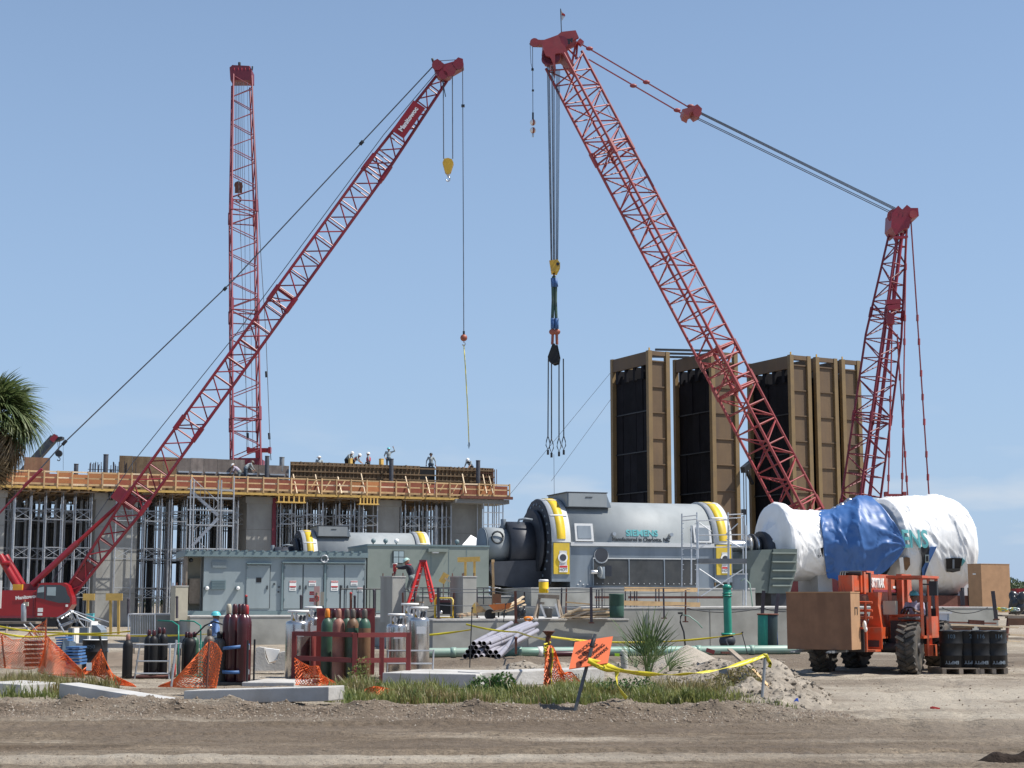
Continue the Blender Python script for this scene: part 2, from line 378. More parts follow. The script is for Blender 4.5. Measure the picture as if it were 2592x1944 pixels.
def beam(name, a, b, w, h, m, parent, up=(0, 0, 1)):
    """rectangular bar from a to b, w sideways, h along up"""
    a, b = Vector(a), Vector(b); d = (b - a); L = d.length; d = d / L
    s = d.cross(Vector(up))
    if s.length < 1e-4: s = d.cross(Vector((0, 1, 0)))
    s.normalize(); t = s.cross(d)
    Rm = Matrix((s, d, t)).transposed().to_4x4()
    M = Matrix.Translation((a + b) / 2) @ Rm @ Matrix.Diagonal((w, L, h, 1))
    return link(bpy.data.objects.new(name, prim('box', m)), M, parent)
def box(name, c, size, m, parent, yaw=0.0, rot=None):
    Rm = rot.to_4x4() if rot is not None else Matrix.Rotation(yaw, 4, 'Z')
    return link(bpy.data.objects.new(name, prim('box', m)), Matrix.Translation(Vector(c)) @ Rm @ Matrix.Diagonal((*size, 1)), parent)
def fbox(name, F, u0, u1, v0, v1, z0, z1, m, parent):
    """box given by its extents in a frame"""
    return box(name, F.p((u0 + u1) / 2, (v0 + v1) / 2, (z0 + z1) / 2), (abs(u1 - u0), abs(v1 - v0), abs(z1 - z0)), m, parent, F.yaw)
def ball(name, c, r, m, parent, s=(1, 1, 1), rot=None):
    Rm = rot.to_4x4() if rot is not None else Matrix.Identity(4)
    return link(bpy.data.objects.new(name, prim('sph', m)), Matrix.Translation(Vector(c)) @ Rm @ Matrix.Diagonal((r * s[0], r * s[1], r * s[2], 1)), parent)
LATH = {}
def lathe_mesh(key, prof, m, seg=20, smooth=True):
    """prof: [(r, z, mat index)] bottom to top; closed at both ends"""
    if key in LATH: return LATH[key]
    v, f, mi = [], [], []
    for r, z, *_ in prof:
        v += [(r * math.cos(2 * math.pi * i / seg), r * math.sin(2 * math.pi * i / seg), z) for i in range(seg)]
    for k in range(len(prof) - 1):
        for i in range(seg):
            j = (i + 1) % seg
            f.append((k * seg + i, k * seg + j, (k + 1) * seg + j, (k + 1) * seg + i))
            mi.append(prof[k][2] if len(prof[k]) > 2 else 0)
    f.append(tuple(range(seg - 1, -1, -1))); mi.append(mi[0])
    f.append(tuple(range((len(prof) - 1) * seg, len(prof) * seg))); mi.append(mi[-1])
    me = mk_mesh('turned', v, f, m, False, mi)
    me.polygons.foreach_set('use_smooth', [smooth] * (len(f) - 2) + [False, False])
    LATH[key] = me
    return me
def extrude(name, F, poly, v0, v1, m, parent, smooth=False):
    """polygon given as (u, z) in a frame, extruded from depth v0 to v1"""
    n = len(poly)
    vs_ = [F.p(u, v0, z) for u, z in poly] + [F.p(u, v1, z) for u, z in poly]
    fs = [tuple(range(n)), tuple(range(2 * n - 1, n - 1, -1))] + [((i + 1) % n, i, n + i, n + (i + 1) % n) for i in range(n)]
    o = mesh_obj(name, vs_, fs, m, parent)
    bm = bmesh.new(); bm.from_mesh(o.data); bmesh.ops.recalc_face_normals(bm, faces=bm.faces); bm.to_mesh(o.data); bm.free()
    return o
def tube(name, pts, r, m, parent, n=6):
    pts = [Vector(p) for p in pts]
    vs_, fs = [], []
    for i, p in enumerate(pts):
        d = (pts[min(i + 1, len(pts) - 1)] - pts[max(i - 1, 0)]).normalized()
        Rm = rot_z_to(d)
        vs_ += [p + Rm @ Vector((r * math.cos(2 * math.pi * k / n), r * math.sin(2 * math.pi * k / n), 0)) for k in range(n)]
    for i in range(len(pts) - 1):
        fs += [(i * n + k, i * n + (k + 1) % n, (i + 1) * n + (k + 1) % n, (i + 1) * n + k) for k in range(n)]
    fs += [tuple(range(n - 1, -1, -1)), tuple(range((len(pts) - 1) * n, len(pts) * n))]
    return mesh_obj(name, vs_, fs, m, parent, True)
def ribbon(name, pts, w, m, parent, twist=0.0, up=Vector((0, 0, 1))):
    """a thin tape with thickness, following pts"""
    pts = [Vector(p) for p in pts]; vs_, fs = [], []
    for i, p in enumerate(pts):
        d = (pts[min(i + 1, len(pts) - 1)] - pts[max(i - 1, 0)]).normalized()
        q = Quaternion(d, twist * i / len(pts) + 0.4 * math.sin(i * 1.1) * (1 if twist else 0))
        u = (up - d * up.dot(d)).normalized(); u = q @ u; s = d.cross(u) * 0.002
        for a in (u * w / 2 + s, u * w / 2 - s, -u * w / 2 - s, -u * w / 2 + s): vs_.append(p + a)
    for i in range(len(pts) - 1):
        for k in range(4):
            fs.append((i * 4 + k, i * 4 + (k + 1) % 4, i * 4 + 4 + (k + 1) % 4, i * 4 + 4 + k))
    return mesh_obj(name, vs_, fs, m, parent, True)
def sag(a, b, s, n=14):
    a, b = Vector(a), Vector(b)
    return [a.lerp(b, i / n) - Vector((0, 0, s * 4 * (i / n) * (1 - i / n))) for i in range(n + 1)]
def text_mesh(s, size, m, ext=0.004, align='CENTER', bold=0.0):
    cu = bpy.data.curves.new('lettering', 'FONT'); cu.body = s; cu.size = size; cu.extrude = ext; cu.align_x = align; cu.align_y = 'CENTER'
    cu.offset = bold; cu.resolution_u = 3
    o = bpy.data.objects.new('lettering', cu)
    me = bpy.data.meshes.new_from_object(o)
    bpy.data.objects.remove(o); bpy.data.curves.remove(cu)
    me.materials.clear(); me.materials.append(MATS[m])
    return me
def text(name, s, size, c, right, up, m, parent, ext=0.004, align='CENTER', sx=1.0, bold=0.0):
    r = Vector(right).normalized(); u = Vector(up); u = (u - r * u.dot(r)).normalized(); nn = r.cross(u)
    M = Matrix.Translation(Vector(c)) @ Matrix((r, u, nn)).transposed().to_4x4() @ Matrix.Diagonal((sx, 1, 1, 1))
    return put(name, text_mesh(s, size, m, ext, align, bold), parent, M)
# vectorised fractal value noise
def vnoise(x, y, seed=0):
    xi, yi = np.floor(x).astype(np.int64), np.floor(y).astype(np.int64)
    xf, yf = x - xi, y - yi
    def h(a, b):
        v = (a * 374761393 + b * 668265263 + seed * 974711) & 0xFFFFFFFF
        v = ((v ^ (v >> 13)) * 1274126177) & 0xFFFFFFFF
        return ((v ^ (v >> 16)) & 0xFFFF) / 65535.0
    u, w = xf * xf * (3 - 2 * xf), yf * yf * (3 - 2 * yf)
    return (h(xi, yi) * (1 - u) + h(xi + 1, yi) * u) * (1 - w) + (h(xi, yi + 1) * (1 - u) + h(xi + 1, yi + 1) * u) * w
def fbm(x, y, oct=4, seed=0):
    x, y = np.asarray(x, float), np.asarray(y, float)
    s, a, t = 0, 0.5, 0
    for k in range(oct):
        s = s + a * vnoise(x * 2 ** k + 17.3 * k, y * 2 ** k - 9.1 * k, seed + k); t += a; a *= 0.5
    return s / t
ORD = ['first', 'second', 'third', 'fourth', 'fifth', 'sixth', 'seventh', 'eighth', 'ninth', 'tenth', 'eleventh', 'twelfth', 'thirteenth', 'fourteenth', 'fifteenth', 'sixteenth', 'seventeenth', 'eighteenth', 'nineteenth', 'twentieth']
GY = R(18)            # yaw of the plant's building grid
# ================================================================== GROUND AND ROAD
def berm_y(x): return 25.4 - 0.09 * (x + 3)
def heights(x, y):
    near = np.clip((70 - y) / 25, 0, 1) * np.clip((y + 40) / 20, 0, 1)
    h = near * (0.05 * (fbm(x * 0.5, y * 0.5, 4, 3) - 0.5) + 0.045 * (fbm(x * 3.1, y * 3.1, 4, 9) - 0.5))
    yb = berm_y(x)
    lft = 1 / (1 + np.exp((x - 4.6) * 2.2))
    lump = fbm(x * 1.3, y * 1.6, 4, 21)
    fine = fbm(x * 7, y * 7, 3, 33)
    yb = yb + .7 * (fbm(x * .9, y * 0, 4, 19) - .5)
    w = np.where(y < yb, 0.24 + .3 * fbm(x * .6, y * 0, 2, 18), 1.3)
    h = h + lft * np.exp(-((y - yb) / w) ** 2) * (0.04 + 0.30 * lump ** 1.3) * (0.75 + 0.5 * fine)
    # rough bank behind the berm
    bank = lft * np.clip((y - 26) / 1.5, 0, 1) * np.clip((33.5 - y) / 2, 0, 1)
    h = h + bank * (0.09 * fbm(x * 1.1, y * 1.1, 4, 5) + 0.05 * (fine - 0.3))
    # low windrow of clods along the road margin
    wr = np.exp(-((y - (yb - 1.15)) / 0.28) ** 2) * lft
    h = h + wr * 0.10 * np.clip(fbm(x * 2.3, y * 5, 4, 41) - 0.3, 0, 1)
    # road: wheel ruts along x
    road = np.clip((yb - 0.9 - y) / 1.0, 0, 1) * near
    h = h + road * (0.055 * (fbm(x * 0.16, y * 1.5, 4, 55) - 0.5) + 0.03 * np.sin(y * 3.6 + 0.5 * np.sin(x * 0.3)) * fbm(x * 0.2, y * .5, 2, 6))
    for k, (y0, ph) in enumerate(((23.6, .4), (22.9, 2.1), (21.4, 1.2), (20.3, 3.0), (18.9, .2), (17.6, 1.7), (16.5, 4.0))):
        yy = y0 + .28 * np.sin(x * .11 + ph) + .02 * x
        h = h - near * np.exp(-((y - yy) / .17) ** 4) * (.030 + .016 * np.sin(x * 26 + 9 * np.abs(y - yy)))
        h = h + near * .03 * np.exp(-((np.abs(y - yy) - .27) / .08) ** 2) * fbm(x * 2.5, y * 6, 3, 60 + k)
    for k, (x0, sl) in enumerate(((6.6, .16), (8.5, .17), (7.7, .30), (9.8, .33), (5.6, -.02), (10.9, .1))):
        xx = x0 + sl * (y - 28) + .3 * np.sin(y * .25 + k)
        h = h - np.clip((y - 21) / 2, 0, 1) * np.clip((39 - y) / 2, 0, 1) * np.exp(-((x - xx) / .2) ** 4) * (.028 + .018 * np.sin(y * 24 + 8 * np.abs(x - xx)))
    # disturbed soil near the stored pipes
    h = h + 0.30 * np.exp(-((x + 0.2) / 3.2) ** 2 - ((y - 45.5) / 2.6) ** 2) * fbm(x * 1.4, y * 1.4, 4, 77)
    h = h + 0.18 * np.exp(-((x - 6.5) / 4.5) ** 2 - ((y - 47) / 3.0) ** 2) * fbm(x * 1.2, y * 1.2, 4, 78)
    return h
def gh(x, y): return float(heights(np.array([x]), np.array([y]))[0])
rows = np.concatenate([np.linspace(-300, -6, 12), np.linspace(0, 12, 14), np.exp(np.linspace(np.log(12.5), np.log(22.6), 150)), np.linspace(22.65, 27.2, 120), np.exp(np.linspace(np.log(27.3), np.log(68), 150)), np.exp(np.linspace(np.log(72), np.log(6000), 55))])
tcol = np.concatenate([np.linspace(-2.2, -0.43, 14), np.linspace(-0.41, 0.41, 430), np.linspace(0.43, 2.2, 14)])
GXX, GYY = np.meshgrid(tcol, rows)
GXX = GXX * np.maximum(GYY, 30)
GZZ = heights(GXX, GYY)
def grid_part(name, m, r0, r1):
    X, Y, Z = GXX[r0:r1], GYY[r0:r1], GZZ[r0:r1]
    nr, nc = X.shape
    co = np.stack([X, Y, Z], -1).reshape(-1, 3).astype(np.float32)
    i = (np.arange(nr - 1)[:, None] * nc + np.arange(nc - 1)[None, :]).ravel()
    fc = np.stack([i, i + 1, i + nc + 1, i + nc], -1).astype(np.int32)
    me = bpy.data.meshes.new(name)
    me.vertices.add(len(co)); me.vertices.foreach_set('co', co.ravel())
    me.loops.add(fc.size); me.loops.foreach_set('vertex_index', fc.ravel())
    me.polygons.add(len(fc)); me.polygons.foreach_set('loop_start', np.arange(len(fc), dtype=np.int32) * 4)
    me.polygons.foreach_set('use_smooth', np.ones(len(fc), bool))
    me.materials.append(MATS[m]); me.update(calc_edges=True)
    yb = berm_y(X); lf = 1 / (1 + np.exp((X - 5.2) * 1.2)); soil_shade = lf * np.exp(-((Y - yb + .35) / 1.25) ** 2) * np.clip(.35 + 1.3 * fbm(X * .9, Y * 2.2, 4, 90), 0, 1)  # dark on the berm's road side: brown soil plus painted shade
    ch = np.exp(-((Y - 22.6 - .5 * (fbm(X * .2, Y * .1, 3, 93) - .5) * 4) / 1.3) ** 2) * np.clip(fbm(X * .35, Y * 1.8, 4, 94) * 2.2 - .45, 0, .9)
    br = np.clip((Y - 40.5) / 3, 0, 1) * np.clip((60 - Y) / 6, 0, 1) * np.clip(fbm(X * .3, Y * .3, 4, 95) * 2 - .2, 0, .85)
    soil_shade = np.maximum(np.maximum(soil_shade, ch), br); dr = np.exp(-((Y - 18.4 - .02 * X) / .5) ** 2) * np.clip(fbm(X * .25, Y * 2, 4, 96) * 2.4 - .5, 0, 1)
    dr = np.maximum(dr, (1 / (1 + np.exp(-(X - 5.5) * 1.6))) * np.exp(-((Y - 29.5) / 6.5) ** 2) * np.clip(fbm(X * .4, Y * .8, 4, 97) * 2.2 - .3, 0, 1))
    me.attributes.new('dry', 'FLOAT', 'POINT').data.foreach_set('value', dr.ravel().astype(np.float32))
    soil_shade = np.maximum(soil_shade, np.clip((fbm(X * .25, Y * .55, 4, 91) - .56) * 6, 0, .75) * (Y < 40))
    me.attributes.new('soil', 'FLOAT', 'POINT').data.foreach_set('value', soil_shade.ravel().astype(np.float32))
    return tag(put(name, me), kind='structure')
ri = int(np.searchsorted(rows, 24.2))
tag(grid_part('dirt_road', 'road_dirt', 0, ri + 1), 'rutted damp haul road of grey brown dirt', None)
tag(grid_part('ground', 'dirt', ri, len(rows)), 'bare sandy ground of the construction yard', None)

# ================================================================== HEAT RECOVERY MODULES (tall brown steel casings)
def hrsg(pxc, pxl, pxr, D, ytop, label, frame=None, u0=0.0, L=None):
    F = frame or Fr((gx(pxc, D, 10), D, 0), R(28))
    zt = gz(ytop, D)
    z1 = zt * 0.5
    W = along(F.p(0, 0, z1), F.u, pxr) - u0
    if L is None: L = along(F.p(u0, 0, z1), F.v, pxl)
    t = thing('heat_recovery_module', label, 'boiler module', F.p(u0, 0), 'boiler casing modules')
    F = Fr(F.p(u0, 0), F.yaw)
    c = 0.34
    for (a, b) in ((0, 0), (W - c, 0), (0, L - c), (W - c, L - c)):
        fbox('column', F, a, a + c, b, b + c, 0, zt, 'hrsg_edge', t)
    # front casing, plates between horizontal stiffeners
    n = 10; z0 = 0.3; zp = zt - 0.75
    for i in range(n):
        a, b = z0 + (zp - z0) * i / n, z0 + (zp - z0) * (i + 1) / n
        fbox('casing_plate', F, c + 0.01, W - c - 0.01, 0.20, 0.32, a + 0.02, b - 0.02, 'hrsg_brown', t)
        fbox('stiffener', F, c + 0.01, W - c - 0.01, 0.10, 0.195, b - 0.07, b + 0.02, 'hrsg_brown', t)
    fbox('top_beam', F, c + .01, W - c - .01, 0.04, 0.3, zt - 0.35, zt - 0.02, 'hrsg_brown', t)
    fbox('back_plate', F, c + .01, W - c - .01, L - 0.2, L - 0.05, 0.3, zt - 1.75, 'hrsg_brown', t)
    fbox('side_plate', F, W - 0.16, W - 0.04, c + .01, L - c - .01, 0.3, zt - 1.75, 'hrsg_brown', t)
    # open side: header beam, hangers and finned tube panels
    fbox('header_beam', F, 0.04, 0.30, c + 0.01, L - c - 0.01, zt - 1.05, zt - 0.05, 'hrsg_brown', t)
    fbox('header_beam', F, 0.06, 0.2, c + 0.01, L - c - 0.01, 0.1, 0.8, 'hrsg_brown', t)
    zb = zt - 1.45
    m = 5; tiers = 6
    for j in range(m):
        a, b = c + 0.02 + (L - 2 * c - .04) * j / m, c + 0.02 + (L - 2 * c - .04) * (j + 1) / m
        for k in range(tiers):
            q0, q1 = 0.85 + (zb - 0.85) * k / tiers, 0.85 + (zb - 0.85) * (k + 1) / tiers
            if k == tiers - 1: q1 -= rng.choice((0, 0, 0.25, 0.5))
            fbox('tube_panel', F, 0.30 + rng.uniform(0, .10), W - 0.2, a + 0.02, b - 0.015, q0 + .03, q1, 'hrsg_tube', t)
    for k in range(1, tiers):
        q = 0.85 + (zb - 0.85) * k / tiers
        fbox('baffle', F, 0.24, 0.295, c + 0.02, L - c - 0.02, q - .05, q + .03, 'black_steel', t)
    for j in range(4):
        v = c + (L - 2 * c) * (j + 0.5) / 4
        fbox('hanger', F, 0.1, W - .25, v - 0.09, v + 0.09 + rng.uniform(0, .25), zb - .6, zt - 1.04, 'hrsg_tube', t)
    fbox('lifting_lug', F, 0.12, 0.22, 0.1, 0.16, zt, zt + 0.22, 'hook_yellow', t)
    return F, W, L, zt
F1, W1, L1, Z1 = hrsg(1645, 1547, 1700, 118, 886, 'brown steel boiler module standing alone at the end nearest the deck')
F2, W2, L2, Z2 = hrsg(1806, 1707, 1874, 119, 888, 'brown steel boiler module crossed at its top by the coral crane boom')
F3, W3, L3, Z3 = hrsg(2008, 1896, 2061, 120, 897, 'brown boiler module of the tight trio showing its wide black open side')
FF3 = Fr(F3.o, F3.yaw)
u = FF3.u_at(2075, 0, 9)
hrsg(2076, None, 2129, 120, 897, 'brown boiler module standing in the middle of the tight trio', FF3, u, L3)
u = FF3.u_at(2141, 0, 9)
hrsg(2142, None, 2188, 120, 897, 'brown boiler module of the tight trio nearest the crane mast', FF3, u, L3)
t = thing('steel_strut', 'dark steel struts bridging the tops of the first two boiler modules', 'strut', F1.p(W1, 1, Z1))
for k, (v, dz) in enumerate(((0.4, 0.02), (2.0, -0.02), (3.4, -0.08))):
    a = F1.p(0.9, v, Z1 + 0.14 + dz); b = F2.p(0.6, v + .4, Z2 + 0.14 + dz)
    beam('strut', a, b, 0.14, 0.16, 'black_steel', t)
t = thing('steel_strut', 'dark steel strut laid across the tops of the boiler trio', 'strut', FF3.p(2, 1, Z3))
beam('strut', FF3.p(1.0, 2.5, Z3 + .1), FF3.p(5.0, 2.2, Z3 + .1), 0.14, 0.16, 'black_steel', t)
# catwalk bracket sticking out between modules
t = thing('catwalk_bracket', 'dark steel bracket with a ladder between second module and trio', 'bracket', F2.p(W2, 0, 6))
b0 = at(1880, 1190, 119.5); b1 = at(1902, 1172, 121)
beam('arm', b0, b1, 0.35, 0.45, 'black_steel', t); beam('brace', at(1888, 1190, 120.2), at(1905, 1225, 121), 0.2, 0.2, 'black_steel', t)
bar('ladder_rail', at(1882, 1190, 119.9), at(1885, 1400, 119.9), 0.04, 'galv_dull', t); bar('ladder_rail', at(1888, 1190, 119.9), at(1891, 1400, 119.9), 0.04, 'galv_dull', t)

# ================================================================== POWERHOUSE DECK UNDER CONSTRUCTION
K = Fr((gx(50, 112, 10), 112, 0), R(22))
def ku(px, v=0.0, z=10.0): return K.u_at(px, v, z)
UL, UR = ku(-60), ku(1278)
ZF, ZR, ZT = 10.08, 11.05, 12.45
deck = thing('concrete_deck', 'raised turbine deck slab on timber formwork with yellow joists', 'deck', K.p(ku(640), 0, 9.7))
fbox('slab', K, UL, UR, 0.25, 16, 9.86, ZF, 'form_brown', deck)
fbox('edge_beam', K, UL, ku(232), -0.10, 0.10, 9.80, 9.97, 'lumber_yellow', deck)
fbox('edge_beam', K, ku(233), ku(1160), -0.10, 0.10, 9.72, 9.89, 'lumber_yellow', deck)
fbox('edge_beam', K, ku(1160), ku(1292), -0.55, -0.30, 9.84, 10.06, 'rust', deck)
fbox('end_ledge', K, ku(1150), ku(1286), -0.28, 3.0, 9.50, 9.82, 'concrete', deck)
nj = 58
for i in range(nj):
    uu = UL + 0.3 + (UR - UL - 1.2) * i / nj
    fbox('joist', K, uu, uu + 0.12, 0.11, 15.5, 9.70, 9.855, 'lumber', deck)
for a, b in ((700, 772), (906, 957)):
    pl = fbox('hanging_bracket', K, ku(a), ku(b), -0.35, 0.3, 9.18, 9.27, 'lumber_yellow', deck)
    for k in range(6):
        uu = ku(a + 4) + (ku(b - 4) - ku(a + 4)) * k / 5
        fbox('hanger_post', K, uu - .05, uu + .05, -0.3, -0.2, 9.27, 9.69, 'lumber_yellow', pl)
# guard rail with plywood behind it
gd = thing('guard_rail', 'timber guard rail with orange plywood running along the deck edge', 'guard rail', K.p(ku(640), -0.2, ZF))
pxs = [-40]
while pxs[-1] < 1268: pxs.append(pxs[-1] + rng.choice((34, 37, 40)))
for i, px in enumerate(pxs):
    uu = ku(px); vv = 0.02
    fbox('rail_post', K, uu - .05, uu + .05, vv - .14, vv - .05, ZF - .2, ZR + .05, 'lumber', gd)
    if i + 1 < len(pxs):
        u2 = ku(pxs[i + 1])
        gap = 720 < px < 735
        for z, h in ((ZR - .03, .11), (ZF + .52, .10), (ZF + .06, .14)):
            dz = rng.uniform(-.02, .02)
            fbox('rail', K, uu - .02, u2 + .02, vv - .045 + rng.uniform(0, .008), vv - .005, z + dz - h / 2, z + dz + h / 2, 'lumber' if rng.random() < .8 else 'lumber_pale', gd)
        om = 'ply_orange' if (120 < px < 232) or rng.random() < .2 else 'ply_red'
        fbox('plywood_sheet', K, uu + .01, u2 - .01, 0.28 + rng.uniform(0, .06), 0.36, ZF + .01, ZR - rng.uniform(.02, .16), om, gd)
        if rng.random() < .55 and px > 600:
            a = K.p(uu + .2, 0.2, ZF + .05); b = K.p(uu + .75, 0.26, ZF + .9)
            beam('kicker', a, b, .05, .09, 'lumber', gd)
# wall formwork on the deck
fw = thing('wall_formwork', 'weathered brown plank formwork wall standing on the deck', 'formwork', K.p(ku(990), 1.2, ZF))
px = 735
while px < 1246:
    w = 41; nx = min(px + w, 1250)
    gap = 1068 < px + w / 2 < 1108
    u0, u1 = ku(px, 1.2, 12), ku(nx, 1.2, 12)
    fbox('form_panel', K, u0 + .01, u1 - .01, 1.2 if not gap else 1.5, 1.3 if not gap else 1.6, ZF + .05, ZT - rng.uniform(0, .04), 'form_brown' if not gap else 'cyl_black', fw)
    if not gap:
        for k in range(4):
            uu = u0 + (u1 - u0) * (k + .5) / 4
            fbox('stud', K, uu - .045, uu + .045, 1.08, 1.195, ZF + .1, ZT - .05 + rng.uniform(-.05, .06), 'form_brown', fw)
    for z in (ZT - .25, ZT - .75, ZF + 1.2):
        fbox('waler', K, u0, u1, 1.0, 1.075, z - .05, z + .05, 'form_brown', fw)
    px = nx
for px in (742, 798, 855, 914, 1078, 1170, 1222, 1238, 1026):
    a = at(px + 10, 1249, K.p(ku(px), -.1).y - .15); b = at(px, 1202 + rng.uniform(-4, 6), K.p(ku(px), 1.0).y - .1)
    beam('brace', a, b, .07, .10, 'lumber_pale', fw)
fg = thing('wall_formwork', 'grey weathered sheet formwork beside the upright crane boom', 'formwork', K.p(ku(600), 1.2, ZF))
px = 302
while px < 730:
    nx = min(px + rng.choice((26, 34, 44)), 732)
    u0, u1 = ku(px, 1.2, 12), ku(nx, 1.2, 12)
    low = .0 if px < 600 else .35
    fbox('form_panel', K, u0 + .01, u1 - .01, 1.2, 1.3, ZF + .05, ZT - low - rng.uniform(0, .03), 'form_grey' if px > 445 else 'form_brown', fg)
    if px > 440:
        fbox('clamp_strip', K, u0 + .1, u1 - .1, 1.10, 1.19, ZF + 1.25, ZF + 1.36, 'galv', fg)
    px = nx
def deck_post(px, y0, y1, w, v, m, label, cat='post', rnd_=True):
    D = K.p(ku(px), v).y
    t = thing('formwork_post', label, cat, at(px, y1, D))
    a, b = at(px, y1 + 14, D), at(px, y0, D)
    bar('shaft', (a.x, D, a.z), (a.x, D, b.z), w, m, t, 'cyl14' if rnd_ else 'cyl4')
    bar('cap_plate', (a.x, D, b.z), (a.x, D, b.z + .06), w * 1.08, m, t, 'cyl14' if rnd_ else 'cyl4')
deck_post(266, 1152, 1205, .18, .8, 'post_grey', 'dark grey round post rising tallest among the rebar on deck')
deck_post(192, 1176, 1190, .16, .9, 'post_grey', 'short dark round post behind the orange plywood')
deck_post(280, 1190, 1205, .10, .9, 'post_grey', 'stubby dark round post beside the tallest post on deck')
deck_post(675, 1156, 1210, .17, .7, 'post_grey', 'dark steel post beside the red beam of upright crane')
deck_post(713, 1159, 1180, .19, 1.5, 'galv_dull', 'grey hollow post stub between grey and brown formwork')
deck_post(990, 1163, 1216, .17, .6, 'post_grey', 'dark steel post in front of the formwork below the signalling worker')
deck_post(1210, 1167, 1216, .17, .6, 'post_grey', 'dark steel post near the far end of the formwork')
deck_post(887, 1162, 1180, .17, 1.7, 'lumber_yellow', 'short tan timber post beside three bending workers', rnd_=False)
deck_post(965, 1163, 1180, .19, 1.7, 'lumber_yellow', 'short tan timber post beside the signalling worker', rnd_=False)
t = thing('plywood_box', 'tan plywood formwork box behind the palm on the deck', 'box', K.p(ku(105), 1, ZF))
fbox('front_panel', K, ku(62), ku(128), 1.0, 1.05, ZF, gz(1158, K.p(ku(100), 1).y), 'wood_crate', t)
fbox('side_panel', K, ku(128) - .06, ku(128), 1.06, 2.6, ZF, gz(1158, K.p(ku(100), 1).y), 'wood_crate_pale', t)
t = thing('rebar_cage', 'tall cluster of upright rebar rods on the deck beside dark post', 'rebar', K.p(ku(290), 1, ZF))
for i in range(40):
    px = rng.uniform(226, 258) if i < 15 else rng.uniform(272, 352)
    v = rng.uniform(.7, 3.0); D = K.p(ku(px), v).y
    top = at(px, rng.uniform(1166, 1180), D)
    bar('rebar_rod', (top.x, D, ZF), (top.x + rng.uniform(-.03, .03), D, top.z), .028, 'rebar', t, 'cyl5')
for z in (ZF + .9, ZF + 1.3):
    fbox('rebar_tie', K, ku(228), ku(350), 1.6, 1.64, z, z + .04, 'rebar', t)
t = thing('rebar_cage', 'rebar ladder and wire frame at the far end of formwork wall', 'rebar', K.p(ku(1256), 1, ZF))
for px in (1247, 1252, 1257):
    v = .8; D = K.p(ku(px), v).y; p = at(px, 1188, D); bar('rebar_rod', (p.x, D, ZF), (p.x, D, p.z), .03, 'rust', t, 'cyl5')
for k in range(6):
    z = ZF + .4 + k * .3
    fbox('rebar_tie', K, ku(1216), ku(1258), .82, .85, z, z + .04, 'rust', t)

# concrete piers
def pier(a, b, v0, v1, m, label, ztop=9.68):
    t = thing('concrete_pier', label, 'pier', K.p(ku((a + b) / 2, v0, 5), v0, 0))
    u0, u1 = ku(a, v0, 5), ku(b, v0, 5)
    fbox('shaft', K, u0, u1, v0, v1, 0, ztop - .5, m, t)
    fbox('capital', K, u0 - .12, u1 + .12, v0 - .12, v1 + .12, ztop - .5, ztop, m, t)
    for k in range(1, 4):
        fbox('form_joint', K, u0 - .012, u1 + .012, v0 - .012, v1, k * 2.4 - .02, k * 2.4 + .02, 'concrete_wet_shade', t)
pier(238, 345, 1.2, 4.2, 'concrete', 'broad pale concrete pier behind the red crane boom')
pier(622, 690, 1.2, 4.4, 'concrete', 'concrete pier under the deck below the upright crane boom')
pier(955, 1010, 1.2, 4.2, 'concrete', 'slim concrete pier behind the far generator')
pier(1142, 1220, 1.6, 5, 'concrete', 'concrete pier at the open end of the deck')
pier(-40, 8, 1.2, 4, 'concrete', 'concrete pier cut by the picture edge behind the red crane')
t = thing('steel_column', 'thin dark red steel column beside the far generator', 'column', K.p(ku(696), 1, 0))
fbox('shaft', K, ku(691, 1), ku(700, 1), 1.0, 1.3, 0, 9.6, 'crane_dark', t); fbox('base_plate', K, ku(689, 1), ku(702, 1), .9, 1.4, 0, .05, 'crane_dark', t)

# shoring towers
def tower(u0, v0, w, d, label, grp, detail, m, r):
    t = thing('shoring_tower', label, 'shoring tower', K.p(u0 + w / 2, v0, 0), grp)
    for a in (0, w):
        for b in (0, d):
            bar('shoring_post', K.p(u0 + a, v0 + b, 0), K.p(u0 + a, v0 + b, 9.3), r, m, t, 'cyl6')
            bar('screw_jack', K.p(u0 + a, v0 + b, 9.3), K.p(u0 + a, v0 + b, 9.68), r * .6, 'galv_dull', t, 'cyl6')
    fbox('head_beam', K, u0 - .2, u0 + w + .2, v0 - .08, v0 + .08, 9.60, 9.69, 'lumber_grey', t)
    for (z0, z1) in ((2.1, 2.8), (4.9, 5.65), (7.65, 8.4)):
        for b in ((0, d) if detail else (0,)):
            bar('ledger', K.p(u0, v0 + b, z0), K.p(u0 + w, v0 + b, z0), r * .55, m, t, 'cyl5')
            bar('ledger', K.p(u0, v0 + b, z1), K.p(u0 + w, v0 + b, z1), r * .55, m, t, 'cyl5')
        if detail:
            bar('cross_brace', K.p(u0, v0, z0), K.p(u0 + w, v0, z1), r * .4, m, t, 'cyl5')
            bar('cross_brace', K.p(u0, v0, z1), K.p(u0 + w, v0, z0), r * .4, m, t, 'cyl5')
            bar('ledger', K.p(u0, v0, z0), K.p(u0, v0 + d, z0), r * .5, m, t, 'cyl5')
            bar('ledger', K.p(u0 + w, v0, z1), K.p(u0 + w, v0 + d, z1), r * .5, m, t, 'cyl5')
i = 0
for a, b in ((33, 75), (112, 155), (187, 228), (290, 332), (364, 406), (432, 470), (560, 600), (708, 745), (775, 815), (858, 896), (918, 954), (1025, 1060), (1080, 1103), (1118, 1141)):
    u0, u1 = ku(a, .5, 5), ku(b, .5, 5)
    tower(u0, .5, u1 - u0, 1.1, 'pale galvanised shoring tower, %s along the front row from the palm side' % ORD[i], 'front row shoring towers', True, 'galv', .05)
    i += 1
i = 0
